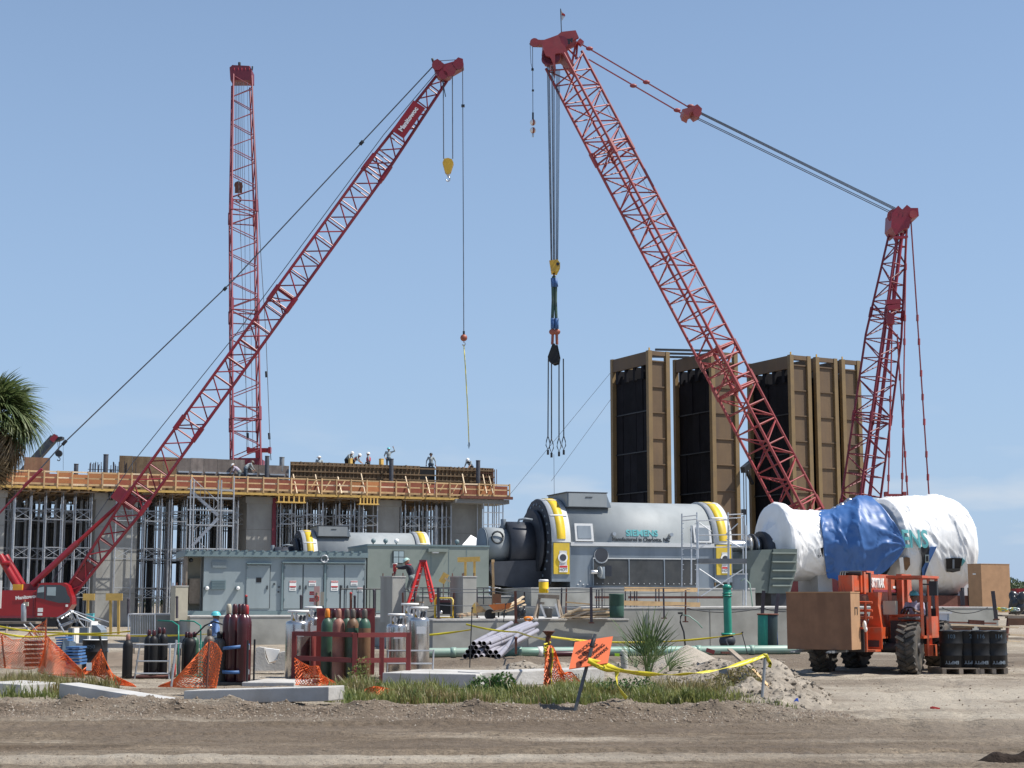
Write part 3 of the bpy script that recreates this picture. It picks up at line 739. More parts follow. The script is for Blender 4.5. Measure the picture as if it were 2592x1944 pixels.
for a, b in ((-10, 26), (75, 112), (155, 187), (258, 290), (332, 362), (406, 432), (598, 622), (745, 775), (815, 856), (896, 918), (1060, 1080), (1100, 1120)):
    u0, u1 = ku(a, 2.4, 5), ku(b, 2.4, 5)
    tower(u0, 2.4, u1 - u0, .9, 'galvanised shoring tower set back in the second row, %s from the palm side' % ORD[i], 'second row shoring towers', True, 'galv', .046)
    i += 1
nrow = 0
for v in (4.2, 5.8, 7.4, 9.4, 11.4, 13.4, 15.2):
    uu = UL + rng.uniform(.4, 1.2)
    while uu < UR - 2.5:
        tower(uu, v, 1.2, .8, 'dull steel shoring tower deep in the shade under the deck', 'shaded shoring towers behind the front row', nrow < 1, ('galv', 'galv_dull', 'galv_dull')[nrow] if nrow < 3 else 'shore_shade', .052)  # colour darkens row by row to paint the shade under the deck
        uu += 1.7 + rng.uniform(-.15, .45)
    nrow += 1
t = thing('backdrop_wall', 'added dark backdrop wall deep behind the shoring on the palm side', 'wall', K.p(ku(120, 17), 17, 0))  # added to darken the bright gaps between the shoring posts
for k in range(6):
    a = ku(-90, 17, 5) + k * (ku(250, 17, 5) - ku(-90, 17, 5)) / 6; fbox('backdrop_panel', K, a + .01, a + (ku(250, 17, 5) - ku(-90, 17, 5)) / 6 - .01, 16.2, 16.6, 0, 8.6 + (k % 3) * .5, 'concrete_wet_shade', t)
# scaffold stair in front of the deck
st = thing('scaffold_stair', 'galvanised scaffold stair zigzagging up to the deck edge', 'stair', K.p(ku(535, -1.8), -1.8, 0))
SV = -2.2
for px in (478, 486, 548, 556, 588):
    for v in (SV, SV + 1.1):
        u0 = ku(px, v, 5); bar('post', K.p(u0, v, 0), K.p(u0, v, 10.6 if px < 580 else 10.9), .05, 'galv', st, 'cyl6')
for z in (2.0, 3.6, 4.3, 5.6, 7.3, 8.4, 9.3, 9.9):
    for v in (SV, SV + 1.1):
        bar('ledger', K.p(ku(470, v, 5), v, z), K.p(ku(590, v, 5), v, z), .035, 'galv', st, 'cyl5')
for k, (pa, ya, pb, yb) in enumerate(((484, 1243, 552, 1305), (552, 1312, 486, 1382), (486, 1390, 552, 1455))):
    for v in (SV + .1, SV + .9):
        Da = K.p(ku(520), v).y
        A, B = at(pa, ya, Da), at(pb, yb, Da)
        beam('stringer', A, B, .05, .22, 'galv', st)
        bar('hand_rail', A + Vector((0, 0, 1.0)), B + Vector((0, 0, 1.0)), .03, 'galv', st, 'cyl5')
        for q in range(1, 6):
            p = A.lerp(B, q / 6); bar('baluster', p, p + Vector((0, 0, 1.0)), .022, 'galv', st, 'cyl5')
    A1, B1 = at(pa, ya, K.p(ku(520), SV + .1).y), at(pb, yb, K.p(ku(520), SV + .1).y)
    for q in range(9):
        p = A1.lerp(B1, (q + .5) / 9); box('tread', p + K.v * .4, (.26, .8, .04), 'galv_dull', st, K.yaw)
fbox('landing', K, ku(478, SV), ku(560, SV), SV, SV + 1.1, 9.9, 9.98, 'lumber', st)
# light ladder tower at the end of the deck
lt = thing('scaffold_tower', 'pale scaffold ladder tower at the open end of the deck', 'scaffold', K.p(ku(1248, -.3), -.3, 0))
for px in (1224, 1236, 1251, 1263, 1273):
    u0 = ku(px, -.2, 5); bar('post', K.p(u0, -.2, 0), K.p(u0, -.2, 9.5), .045, 'galv', lt, 'cyl6')
    bar('post', K.p(u0, 1.2, 0), K.p(u0, 1.2, 9.5), .04, 'galv', lt, 'cyl6')
for k in range(9):
    z = 1.2 + k * .95
    bar('rung', K.p(ku(1224, -.2, 5), -.2, z), K.p(ku(1273, -.2, 5), -.2, z), .035, 'galv', lt, 'cyl5')
bar('ledger', K.p(ku(1190, -.3, 5), -.3, 6.1), K.p(ku(1273, -.3, 5), -.3, 6.0), .06, 'galv', lt, 'cyl5')
# ================================================================== CRANES
def lattice(parent, A, B, prof, phi, m, bay, rc, rl, ref=(0, 1, 0), splice=(), name='boom', strut=1):
    """four-chord lattice from A to B; prof = [(t, half width)], phi = roll of the square section about its axis"""
    A, B = Vector(A), Vector(B); ax = (B - A); L = ax.length; ax = ax / L
    V = Vector(ref); V = (V - ax * V.dot(ax)).normalized(); U = V.cross(ax).normalized()
    q = Quaternion(ax, phi); U, V = q @ U, q @ V
    root = bar(name, A, A + ax * 0.25, 0.12, m, parent)
    def hw(t):
        for (a, x), (b, y) in zip(prof, prof[1:]):
            if t <= b: return x + (y - x) * (t - a) / max(b - a, 1e-6)
        return prof[-1][1]
    S = ((-1, -1), (1, -1), (1, 1), (-1, 1))
    def P(t, k):
        h = hw(t); return A + ax * (L * t) + U * (S[k][0] * h) + V * (S[k][1] * h)
    for k in range(4):
        for (a, _), (b, _) in zip(prof, prof[1:]):
            bar('chord', P(a, k), P(b, k), rc, m, root, 'cyl8')
    n = max(2, int(L / bay))
    for f in range(4):
        k0, k1 = f, (f + 1) % 4
        for i in range(n):
            t0, t1 = i / n, (i + 1) / n
            if (i + f) % 2: k0_, k1_ = k1, k0
            else: k0_, k1_ = k0, k1
            bar('lacing', P(t0 + .12 / n, k0_), P(t1 - .12 / n, k1_), rl, m, root, 'cyl6')
            if strut and i % strut == 0: bar('lacing', P(t0, k0), P(t0, k1), rl, m, root, 'cyl6')
    for s in splice:
        for f in range(4):
            bar('splice_strut', P(s, f), P(s, (f + 1) % 4), rl * 1.25, m, root, 'cyl6')
            bar('splice_strut', P(s + .02, f), P(s + .02, (f + 1) % 4), rl * 1.25, m, root, 'cyl6')
            bar('splice_lug', P(s, f) - ax * .12, P(s + .02, f) + ax * .12, rc * 1.7, m, root, 'cyl6')
        bar('splice_strut', P(s, 0), P(s + .02, 2), rl, m, root, 'cyl6')
    return root, P, ax, U, V
def rope(name, pts, r, parent, m='steel_cable'):
    for a, b in zip(pts, pts[1:]): o = bar(name, a, b, r, m, parent, 'cyl5')
    return o
def disc(name, c, r, w, axis, m, parent):
    ax = Vector(axis).normalized(); c = Vector(c)
    return bar(name, c - ax * w / 2, c + ax * w / 2, r, m, parent, 'cyl20')
def hook(parent, top, s, m, yawv=Vector((1, 0, 0))):
    """a J hook below point top; s = overall height"""
    pts = [Vector(top), Vector(top) - Vector((0, 0, .25 * s))]
    c = Vector(top) - Vector((0, 0, .62 * s)); r = .27 * s
    for k in range(10):
        a = R(105 - k * 30); pts.append(c + yawv * (r * math.cos(a)) + Vector((0, 0, r * math.sin(a) * 1.15)))
    return tube('hook', pts, .085 * s, m, parent, 8)

# ------------------------------------------------ crane 1: red crawler crane at the edge of the deck
D1 = 100.0
c1 = thing('crawler_crane', 'bright red crawler crane with cab, its boom slanting across the deck', 'crane', (gx(90, D1), D1, 0), 'lattice boom cranes')
C1 = Fr((gx(90, D1), D1, 0), R(4))
def c1u(px, v=0, z=2): return C1.u_at(px, v, z)
def c1z(py): return gz(py, D1)
zb0, zb1 = c1z(1562), c1z(1497)
hb = fbox('machinery_house', C1, c1u(-120), c1u(90), 0, 2.8, zb0, zb1, 'body_red', c1)
fbox('roof_deck', C1, c1u(-120), c1u(85), .2, 2.6, zb1, zb1 + .08, 'crane_red', hb)
fbox('side_skirt', C1, c1u(-120), c1u(90), -.03, -.005, zb0 - .05, zb0 + .08, 'crane_dark', hb)
fbox('access_panel', C1, c1u(84.3), c1u(85.6), -.025, -.003, zb0 + .1, zb1 - .1, 'crane_dark', hb)
fbox('winch_housing', C1, c1u(50), c1u(86), .8, 2.2, zb1, zb1 + .5, 'crane_dark', c1)
fbox('white_board', C1, c1u(-20), c1u(4), -.06, -.01, c1z(1540), c1z(1470), 'white_paint', c1)
text('lettering', 'Manitowoc', .30, C1.p(c1u(67), -.035, c1z(1511.5)), C1.u + Vector((0, 0, .1)), (0, 0, 1), 'white_paint', hb, sx=1.0, bold=.012)
cabp = [(92, 1562), (92, 1494), (98, 1480), (104, 1475), (160, 1475), (172, 1482), (183, 1512), (184, 1530), (172, 1548), (150, 1562)]
cab = extrude('cab', C1, [(c1u(x), c1z(y)) for x, y in cabp], -.12, 1.4, 'body_red', c1)
def c1pane(pts, m, nm='window'):
    return extrude(nm, C1, [(c1u(x), c1z(y)) for x, y in pts], -.15, -.125, m, cab)
c1pane([(93, 1512), (95, 1490), (102, 1481), (113, 1481), (114, 1517)], 'glass_dark')
c1pane([(116, 1518), (115, 1481), (154, 1481), (166, 1487), (172, 1505), (178, 1513), (179, 1526), (150, 1526)], 'glass_dark')
p = c1pane([(120, 1507), (120, 1486), (142, 1486), (142, 1508)], 'glass_pale', 'far_window'); p.matrix_basis = p.matrix_basis @ Matrix.Translation((0, -.03, 0))
p = c1pane([(96, 1500), (97, 1488), (112, 1485), (112, 1499)], 'glass_pale', 'far_window'); p.matrix_basis = p.matrix_basis @ Matrix.Translation((0, -.03, 0))
fbox('sticker', C1, c1u(98), c1u(111), -.15, -.13, c1z(1549), c1z(1539), 'white_paint', cab)
fbox('sticker', C1, c1u(98), c1u(110), -.15, -.13, c1z(1558), c1z(1552), 'white_paint', cab)
fbox('sticker', C1, c1u(168), c1u(174), -.15, -.13, c1z(1536), c1z(1530), 'white_paint', cab)
bar('seat_back', C1.p(c1u(136), .6, c1z(1525)), C1.p(c1u(133), .6, c1z(1495)), .18, 'black_steel', cab)
# crawler track, mostly behind the stored material
tk = fbox('track_frame', C1, c1u(-130), c1u(150), .2, 1.1, .25, .75, 'black_steel', c1)
for k in range(26):
    uu = c1u(-130) + (c1u(160) - c1u(-130)) * k / 26
    fbox('track_shoe', C1, uu, uu + .24, .1, 1.2, .76, .86, 'galv_dull', tk)
    fbox('track_shoe', C1, uu, uu + .24, .1, 1.2, .02, .12, 'galv_dull', tk)
bar('drive_sprocket', C1.p(c1u(160), .2, .45), C1.p(c1u(160), 1.1, .45), .42, 'black_steel', tk, 'cyl14')
fbox('carbody', C1, c1u(-40), c1u(100), 1.2, 2.2, .4, zb0, 'crane_dark', c1)
# boom
A = C1.p(c1u(168, 1.3, 2.2), 1.3, c1z(1512)); Bt = at(1128, 185, A.y + 1.0)
L1b = (Bt - A).length
prof = [(0, .28), (.165, .70), (.80, .70), (1, .36)]
bm1, P1, ax1, U1, V1 = lattice(c1, A, Bt, prof, 0, 'crane_red', 1.4, .095, .046, ref=(-.15, 1, .2), splice=(.165, .30, .545, .80))
# heavy butt plates
beam('butt_plate', A, A + ax1 * 2.6, .5, .55, 'crane_red', bm1, up=U1)
bar('backstop', C1.p(c1u(80, .7), .7, c1z(1480)), P1(.165, 0) * .5 + P1(.165, 3) * .5, .13, 'body_red', c1)
bar('backstop_sleeve', C1.p(c1u(80, .7), .7, c1z(1480)), (C1.p(c1u(80, .7), .7, c1z(1480)) + (P1(.165, 0) * .5 + P1(.165, 3) * .5)) / 2, .2, 'crane_red', c1)
box('stop_lug', P1(.17, 0) * .5 + P1(.17, 3) * .5, (.7, 1.4, .9), 'crane_red', bm1, rot=rot_z_to(ax1))
bar('gantry_leg', C1.p(c1u(44), .8, zb1), C1.p(c1u(-14), .8, c1z(1405)), .24, 'body_red', c1, 'cyl12')
bar('gantry_leg', C1.p(c1u(44), 2.2, zb1), C1.p(c1u(-14), 2.2, c1z(1405)), .24, 'body_red', c1, 'cyl12')
bar('gantry_pin', C1.p(c1u(-4), .6, c1z(1425)), C1.p(c1u(16), .6, c1z(1425)), .14, 'body_red', c1)
fbox('pin_bracket', C1, c1u(26), c1u(50), .5, 1.1, zb1, zb1 + .45, 'hook_yellow', c1)
# sign plate on the boom
sp = at(1036, 311, A.y - .05); rr = Vector((ax1.x, 0, ax1.z)).normalized(); uu_ = Vector((-rr.z, 0, rr.x))
pl = box('name_plate', sp + Vector((0, -.1, 0)), (.72, .06, 2.6), 'body_red', bm1, rot=rot_z_to(ax1) @ Matrix.Rotation(0, 3, 'Z'))
M_ = Matrix((uu_ * -1, Vector((0, 1, 0)), rr)).transposed().to_4x4()
pl.matrix_basis = Matrix.Translation(sp + Vector((0, -.75, 0))) @ M_ @ Matrix.Diagonal((.95, .05, 2.5, 1)); WM[pl.name] = pl.matrix_basis.copy()
text('lettering', 'Manitowoc', .42, sp + Vector((0, -.785, 0)), rr, uu_, 'white_paint', pl, bold=.02)
# head
hd = extrude('boom_head', Fr((0, A.y - .25, 0), 0), [(at(x, y, A.y).x, at(x, y, A.y).z) for x, y in ((1100, 182), (1096, 158), (1108, 152), (1125, 165), (1150, 158), (1160, 148), (1172, 152), (1174, 170), (1160, 178), (1146, 186), (1138, 196), (1122, 200), (1108, 195))], 0, .9, 'crane_red', bm1)
for x, y, r in ((1107, 165, .36), (1160, 163, .36), (1138, 178, .42), (1122, 190, .3)):
    disc('sheave', at(x, y, A.y - .3), r, .12, (0, 1, 0), 'crane_red', hd); disc('sheave', at(x, y, A.y + .7), r, .12, (0, 1, 0), 'crane_dark', hd)
bar('lug', at(1097, 158, A.y), at(1094, 148, A.y), .08, 'black_steel', hd)
rope('rope_guy', [at(1096, 155, A.y), at(1158, 151, A.y)], .025, hd)
# pendants and hoist lines
tipL = at(1096, 168, A.y)
rope('pendant', [tipL, at(583, 717, A.y - .3), at(150, 1133, A.y - .5), at(86, 1205, A.y - .6)], .045, c1)
bar('pendant_link', at(168, 1115, A.y - .5), at(158, 1126, A.y - .5), .11, 'black_steel', c1); bar('pendant_link', at(573, 727, A.y - .3), at(566, 735, A.y - .3), .11, 'black_steel', c1)
bar('pendant_link', at(911, 366, A.y - .1), at(919, 357, A.y - .1), .12, 'black_steel', c1)
bar('mast_link', at(107, 1187, A.y - .6), at(60, 1232, A.y - .6), .11, 'crane_red', c1); rope('pendant', [at(62, 1232, A.y - .6), at(-70, 1372, A.y - .6)], .07, c1, 'crane_dark')
rope('hoist_line', [at(1103, 185, A.y - .2), at(972, 340, A.y - .2), at(598, 845, A.y + .2), at(340, 1166, A.y), at(120, 1490, A.y)], .028, c1)
for px in (1122, 1145):
    rope('hoist_line', [at(px, 200 if px < 1130 else 185, A.y + .2), at(px + (1 if px < 1130 else 1), 402, A.y + .2)], .035, c1)
rope('whip_line', [at(1171, 172, A.y + .2), at(1174, 848, A.y + .2)], .030, c1)
box('limit_weight', at(1172, 268, A.y + .2), (.22, .22, .14), 'black_steel', c1); bar('rope_tail', at(1120, 205, A.y), at(1128, 245, A.y), .03, 'black_steel', c1)
hk = thing('hook_block', 'yellow teardrop hook block hanging from the red crane', 'hook block', at(1133, 460, A.y + .2), 'crane hook blocks')
FH = Fr((0, A.y - .05, 0), 0)
extrude('cheek_plate', FH, [(at(x, y, A.y).x, at(x, y, A.y).z) for x, y in ((1120, 412), (1124, 402), (1134, 400), (1144, 403), (1148, 412), (1141, 434), (1136, 440), (1131, 440), (1126, 434))], 0, .16, 'hook_yellow', hk)
extrude('cheek_plate', FH, [(at(x, y, A.y).x, at(x, y, A.y).z) for x, y in ((1120, 412), (1124, 402), (1134, 400), (1144, 403), (1148, 412), (1141, 434), (1136, 440), (1131, 440), (1126, 434))], .34, .5, 'hook_yellow', hk)
disc('sheave', at(1134, 415, A.y + .2), .33, .16, (0, 1, 0), 'black_steel', hk)
bar('swivel', at(1134, 436, A.y + .2), at(1134, 444, A.y + .2), .10, 'steel_bright', hk)
hook(hk, at(1134, 442, A.y + .2), .48, 'steel_bright')
hb_ = thing('headache_ball', 'rust orange hook ball on a line above the deck', 'hook ball', at(1174, 870, A.y + .2))
ball('ball', at(1174, 855, A.y + .2), .23, 'ball_orange', hb_); bar('rope_socket', at(1174, 838, A.y + .2), at(1174, 848, A.y + .2), .07, 'black_steel', hb_)
hook(hb_, at(1174, 862, A.y + .2), .36, 'steel_bright')
sl = thing('lifting_sling', 'thin yellow sling dangling from the hook ball', 'sling', at(1187, 1136, A.y + .4))
tube('strap', [at(1174, 872, A.y + .2), at(1178, 930, A.y + .3), at(1184, 1040, A.y + .4), at(1187, 1120, A.y + .4)], .032, 'tape_yellow', sl); tube('eye', [at(1187, 1118, A.y + .4), at(1185, 1127, A.y + .4), at(1187, 1136, A.y + .4), at(1189, 1127, A.y + .4), at(1187, 1118, A.y + .4)], .03, 'black_steel', sl)

# ------------------------------------------------ crane 2: upright boom behind the deck
DA, DB = 140.0, 156.0
c2 = thing('crawler_crane', 'dark red crane behind the deck, boom standing almost upright', 'crane', (gx(620, DA), DA, 0), 'lattice boom cranes')
A2, B2 = at(625, 1530, DA - 6), at(612, 205, DB)
bm2, P2, ax2, U2, V2 = lattice(c2, A2, B2, [(0, .35), (.07, 1.2), (.70, 1.2), (1, .92)], R(16), 'crane_dark', 1.6, .09, .05, splice=(.30, .50, .70), strut=0)
FH2 = Fr((0, DB - .9, 0), 0)
hd2 = extrude('boom_head', FH2, [(at(x, y, DB).x, at(x, y, DB).z) for x, y in ((587, 210), (585, 178), (592, 172), (634, 174), (640, 182), (640, 210))], 0, 1.8, 'crane_dark', bm2)
for x in (594, 604, 613, 622, 632):
    disc('sheave', at(x, 178, DB - .5), .42, .14, (1, 0, 0), 'crane_red', hd2)
bar('mast_light', at(606, 172, DB), at(606, 158, DB), .14, 'black_steel', hd2); bar('horn', at(589, 178, DB), at(589, 165, DB), .08, 'black_steel', hd2); bar('horn', at(638, 178, DB), at(639, 168, DB), .08, 'black_steel', hd2)
for x in (595, 599, 603, 607, 612):
    rope('hoist_line', [at(x, 208, DB - 1.2), at(x + 1.5, 452, DB - 1.2)], .025, c2)
for x, x2 in ((617, 624), (626, 640)):
    rope('hoist_line', [at(x, 208, DB - 1.5), at(x2, 1140, DA + 1)], .022, c2)
rope('pendant', [at(640, 250, DB), at(661, 660, DB - 7), at(673, 845, DB - 10), at(684, 1138, DA)], .035, c2)
bar('pendant_link', at(673.6, 940, DB - 11), at(674.2, 955, DB - 11), .11, 'black_steel', c2); bar('pendant_link', at(681, 1096, DA + 1), at(682, 1112, DA + 1), .11, 'black_steel', c2)
rope('pendant', [at(604, 455, DB - 3), at(628, 1135, DA)], .03, c2); bar('pendant_link', at(627, 1096, DA), at(627.5, 1110, DA), .1, 'black_steel', c2)
box('gantry_beam', at(656, 1140, DA), (2.1, .5, .38), 'body_red', c2)
for x in (629, 683): box('gantry_clevis', at(x, 1140, DA), (.22, .6, .55), 'body_red', c2)
beam('gantry_leg', at(655, 1145, DA), at(657, 1230, DA), .7, .5, 'crane_red', c2); box('machinery_house', at(626, 1190, DA), (2.6, 3, 1.9), 'crane_dark', c2)
rope('pendant', [at(684, 1142, DA), at(686, 1165, DA)], .04, c2)
hk = thing('hook_block', 'dark rusty hook block hanging inside the upright boom', 'hook block', at(606, 500, DB - 1.2), 'crane hook blocks')
for dy in (-.3, 0, .3):
    box('cheek_plate', at(604, 475, DB - 1.2 + dy), (.72, .12, 1.1), 'rust', hk)
disc('sheave', at(604, 470, DB - 1.2), .4, .5, (0, 1, 0), 'black_steel', hk)
hook(hk, at(604, 490, DB - 1.2), .95, 'rust')

# ------------------------------------------------ crane 3: big coral crane behind the turbine
D3 = 100.0
c3 = thing('crawler_crane', 'large coral lattice boom crane with mast standing behind the wrapped turbine', 'crane', (gx(2100, D3), D3, 0), 'lattice boom cranes')
A3, B3 = at(2092, 1420, D3), at(1427, 151, D3)
bm3, P3, ax3, U3, V3 = lattice(c3, A3, B3, [(0, .25), (.085, .93), (1, .93)], R(43), 'crane_coral', 1.35, .092, .05, splice=(.085, .33, .39, .80))
FB = Fr((gx(2100, D3), D3, 0), R(-60))
fbox('machinery_house', FB, -2, 9, -1.8, 1.8, 1.3, 3.6, 'crane_coral', c3); fbox('counterweight', FB, 9, 11, -2.2, 2.2, 1.2, 3.4, 'crane_coral', c3)
for s in (-1, 1):
    fbox('crawler_track', FB, -4.5, 4.5, s * 3.2 - .6, s * 3.2 + .6, 0, 1.25, 'black_steel', c3)
fbox('carbody', FB, -1.5, 1.5, -3, 3, .5, 1.25, 'black_steel', c3)
def poly3(pts): return [(at(x, y, D3).x, at(x, y, D3).z) for x, y in pts]
FH3 = Fr((0, D3, 0), 0)
hd3 = extrude('boom_head', FH3, poly3(((1372, 128), (1373, 118), (1396, 110), (1412, 104), (1420, 125), (1428, 132), (1440, 158), (1452, 180), (1443, 172), (1420, 150), (1404, 152), (1404, 172), (1406, 188), (1400, 178), (1392, 160), (1380, 156), (1376, 145))), -1.2, .9, 'crane_coral', bm3)
extrude('head_plate', FH3, poly3(((1410, 108), (1412, 97), (1420, 90), (1456, 86), (1464, 104), (1447, 112), (1424, 126))), -.7, -.45, 'crane_coral', hd3)
extrude('head_plate', FH3, poly3(((1410, 108), (1412, 97), (1420, 90), (1456, 86), (1464, 104), (1447, 112), (1424, 126))), .6, .85, 'crane_coral', hd3)
box('access_slot', at(1436, 105, D3 - .72), (.36, .04, .36), 'black_steel', hd3); box('access_slot', at(1447, 102, D3 - .72), (.14, .04, .28), 'black_steel', hd3)
for x, y, r in ((1395, 140, .62), (1420, 108, .45), (1386, 150, .4)):
    for k in range(4): disc('sheave', at(x, y, D3 - .9 + k * .5), r, .14, (0, 1, 0), 'crane_coral' if k % 2 else 'crane_dark', hd3)
beam('head_strut', at(1464, 104, D3 - .3), at(1474, 112, D3 - .3), .5, .3, 'crane_coral', hd3)
for a, b in (((1458, 108), (1447, 165)), ((1462, 108), (1458, 150)), ((1440, 125), (1462, 148))):
    bar('head_brace', at(*a, D3), at(*b, D3), .07, 'crane_coral', hd3)
jb = extrude('jib_point', FH3, poly3(((1348, 116), (1349, 103), (1358, 103), (1383, 106), (1396, 112), (1388, 122), (1372, 117))), -.25, .25, 'crane_coral', hd3)
disc('sheave', at(1353, 108, D3 - .28), .30, .1, (0, 1, 0), 'crane_coral', jb); box('slot', at(1383, 110, D3 - .26), (.25, .04, .18), 'black_steel', jb); bar('rope_anchor', at(1349, 106, D3), at(1342, 113, D3), .09, 'black_steel', jb)
rope('rope_guy', [at(1358, 102, D3), at(1410, 100, D3)], .025, jb)
fp = bar('flag_pole', at(1421.5, 92, D3), at(1419, 22, D3), .03, 'black_steel', hd3)
mesh_obj('flag', [at(1419, 22, D3), at(1424, 32, D3 - .2), at(1430, 36, D3 - .1), at(1431, 41, D3), at(1427, 46, D3 - .2), at(1422, 53, D3 + .1), at(1421, 38, D3 + .1)], [(0, 1, 6), (1, 2, 3, 6), (3, 4, 6), (4, 5, 6)], ['white_paint', 'sign_red'], fp, True, [0, 1, 0, 0])
# pendants to the floating equaliser, then the mast
rope('pendant', [at(1474, 113, D3 - .5), at(1760, 281, D3 - .5)], .05, c3, 'crane_coral'); rope('pendant', [at(1490, 150, D3 + .6), at(1727, 288, D3 + .6)], .05, c3, 'crane_coral')
for x, y, d in ((1492, 123, -.5), (1636, 208, -.5), (1603, 217, .6), (1714, 279, .6), (1748, 269, -.5)):
    ball('pendant_link', at(x, y, D3 + d), .14, 'crane_coral', c3, (1.7, 1, 1))
eq = extrude('equaliser', FH3, poly3(((1724, 285), (1755, 276), (1762, 272), (1774, 283), (1772, 293), (1758, 300), (1750, 291), (1741, 294), (1741, 303), (1728, 296))), -.7, .8, 'crane_coral', c3)
disc('sheave', at(1765, 285, D3 - .75), .28, .1, (0, 1, 0), 'crane_coral', eq)
for (x0, y0, x1, y1, d) in ((1772, 283, 2268, 527, -.6), (1771, 285, 2266, 529, -.4), (1770, 287, 2264, 531, -.2), (1764, 297, 2256, 536, .4), (1760, 299, 2253, 539, .6)):
    rope('luffing_rope', [at(x0, y0, D3 + d), at(x1, y1, D3 + d)], .03, c3)
A4, B4 = at(2160, 1400, D3 + 1.5), at(2275, 575, D3 + .5)
bm4, P4, ax4, U4, V4 = lattice(c3, A4, B4, [(0, .5), (.12, .86), (.66, .80), (1, .36)], R(30), 'crane_dark', 1.2, .075, .042, splice=(.13, .40, .72), name='mast')
bar('main_chord', P4(.1, 1) * .5 + P4(.1, 0) * .5, P4(.98, 1) * .5 + P4(.98, 0) * .5, .12, 'crane_red', bm4)
md = extrude('mast_head', FH3, [(at(x, y, D3).x, at(x, y, D3).z) for x, y in ((2250, 580), (2252, 542), (2268, 526), (2278, 536), (2290, 524), (2300, 532), (2318, 532), (2320, 552), (2302, 556), (2296, 582), (2284, 584), (2262, 600))], -.6, 1.2, 'crane_red', bm4)
for x in (2262, 2272, 2284): disc('sheave', at(x, 546, D3 - .3), .42, .16, (.6, .8, 0), 'crane_coral', md)
disc('sheave', at(2311, 543, D3 - .6), .25, .2, (0, 1, 0), 'crane_coral', md)
for (a, b) in (((2243, 766), (2278, 764)), ((2246, 780), (2277, 776))): beam('mast_platform', at(*a, D3 - .6), at(*b, D3 - .6), .5, .3, 'crane_red', bm4)
box('winch', at(2252, 808, D3 - .4), (.5, .5, .7), 'crane_red', bm4); beam('mast_platform', at(2262, 602, D3 - .5), at(2297, 600, D3 - .5), .3, .14, 'crane_red', bm4)
def pend(x0, y0, x1, y1, ys):
    rope('back_pendant', [at(x0, y0, D3 + .3), at(x1, y1, D3 + .3)], .05, c3, 'crane_coral')
    for y in ys:
        x = x0 + (x1 - x0) * (y - y0) / (y1 - y0)
        bar('pendant_link', at(x, y - 8, D3 + .3), at(x, y + 8, D3 + .3), .085, 'crane_coral', c3, 'cyl6')
pend(2261, 692, 2248, 1251, (1010, 1080, 1150, 1210)); pend(2294, 575, 2283, 1251, (675, 805, 865, 1005, 1070, 1205)); pend(2271, 846, 2299, 1275, (875, 955, 1075, 1150, 1212)); pend(2306, 560, 2353, 1272, (805, 865, 945, 1005, 1068, 1150, 1208))
cb = beam('spreader_beam', at(2244, 1256, D3 + .3), at(2288, 1256, D3 + .3), .3, .28, 'crane_coral', c3)
for x in (2243, 2289): box('beam_end', at(x, 1259, D3 + .3), (.2, .4, .7), 'crane_coral', cb)
# load lines and hook block
for x in (1385, 1387, 1389, 1391, 1396, 1398, 1400, 1403, 1408, 1411, 1414, 1417):
    rope('load_line', [at(x, 165 + (x > 1402) * 10, D3 - .4 + (x % 3) * .3), at(1404 + (x - 1404) * .55 + 1, 664, D3 - .2 + (x % 3) * .2)], .020, c3)
rope('whip_line', [at(1348, 112, D3), at(1349, 300, D3)], .022, c3); rope('whip_line', [at(1342, 114, D3), at(1344, 160, D3), at(1348, 176, D3)], .018, c3); box('limit_weight', at(1348, 176, D3), (.16, .16, .12), 'black_steel', c3)
box('limit_weight', at(1349, 229, D3), (.14, .14, .1), 'black_steel', c3)
rope('tag_line', [at(1505, 210, D3 + .8), at(1640, 480, D3 + .8), at(1910, 960, D3 + .8)], .015, c3)
hb2 = thing('headache_ball', 'pair of red and white hook balls on the whip line', 'hook ball', at(1349, 340, D3))
bar('rope_socket', at(1349, 285, D3), at(1349, 303, D3), .06, 'black_steel', hb2)
for y in (310, 330):
    o = ball('ball', at(1349, y, D3), .20, 'white_paint', hb2); disc('red_band', at(1349, y, D3), .203, .12, (1, .3, 0), 'ball_orange', o)
bar('swivel', at(1349, 336, D3), at(1349, 347, D3), .06, 'steel_bright', hb2)
hk = thing('hook_block', 'khaki hook block under the many load lines of coral crane', 'hook block', at(1404, 690, D3), 'crane hook blocks')
for k, d in enumerate((-.45, 0, .45)):
    extrude('cheek_plate', FH3, poly3(((1390 + k * 2, 664), (1412 + k * 3, 661), (1414 + k * 2, 676), (1408 + k, 692), (1394 + k, 690))), d - .12, d + .14, 'hook_yellow' if k == 0 else 'gen_yellow', hk)
disc('sheave', at(1412, 668, D3 - .6), .1, .06, (0, 1, 0), 'black_steel', hk)
tube('hook', [at(1402, 692, D3), at(1402, 698, D3), at(1406, 705, D3), at(1402, 712, D3), at(1398, 706, D3)], .09, 'ball_orange', hk)
rg = thing('lifting_rigging', 'blue and green slings with black equaliser plates and four wire ropes', 'rigging', at(1404, 1150, D3))
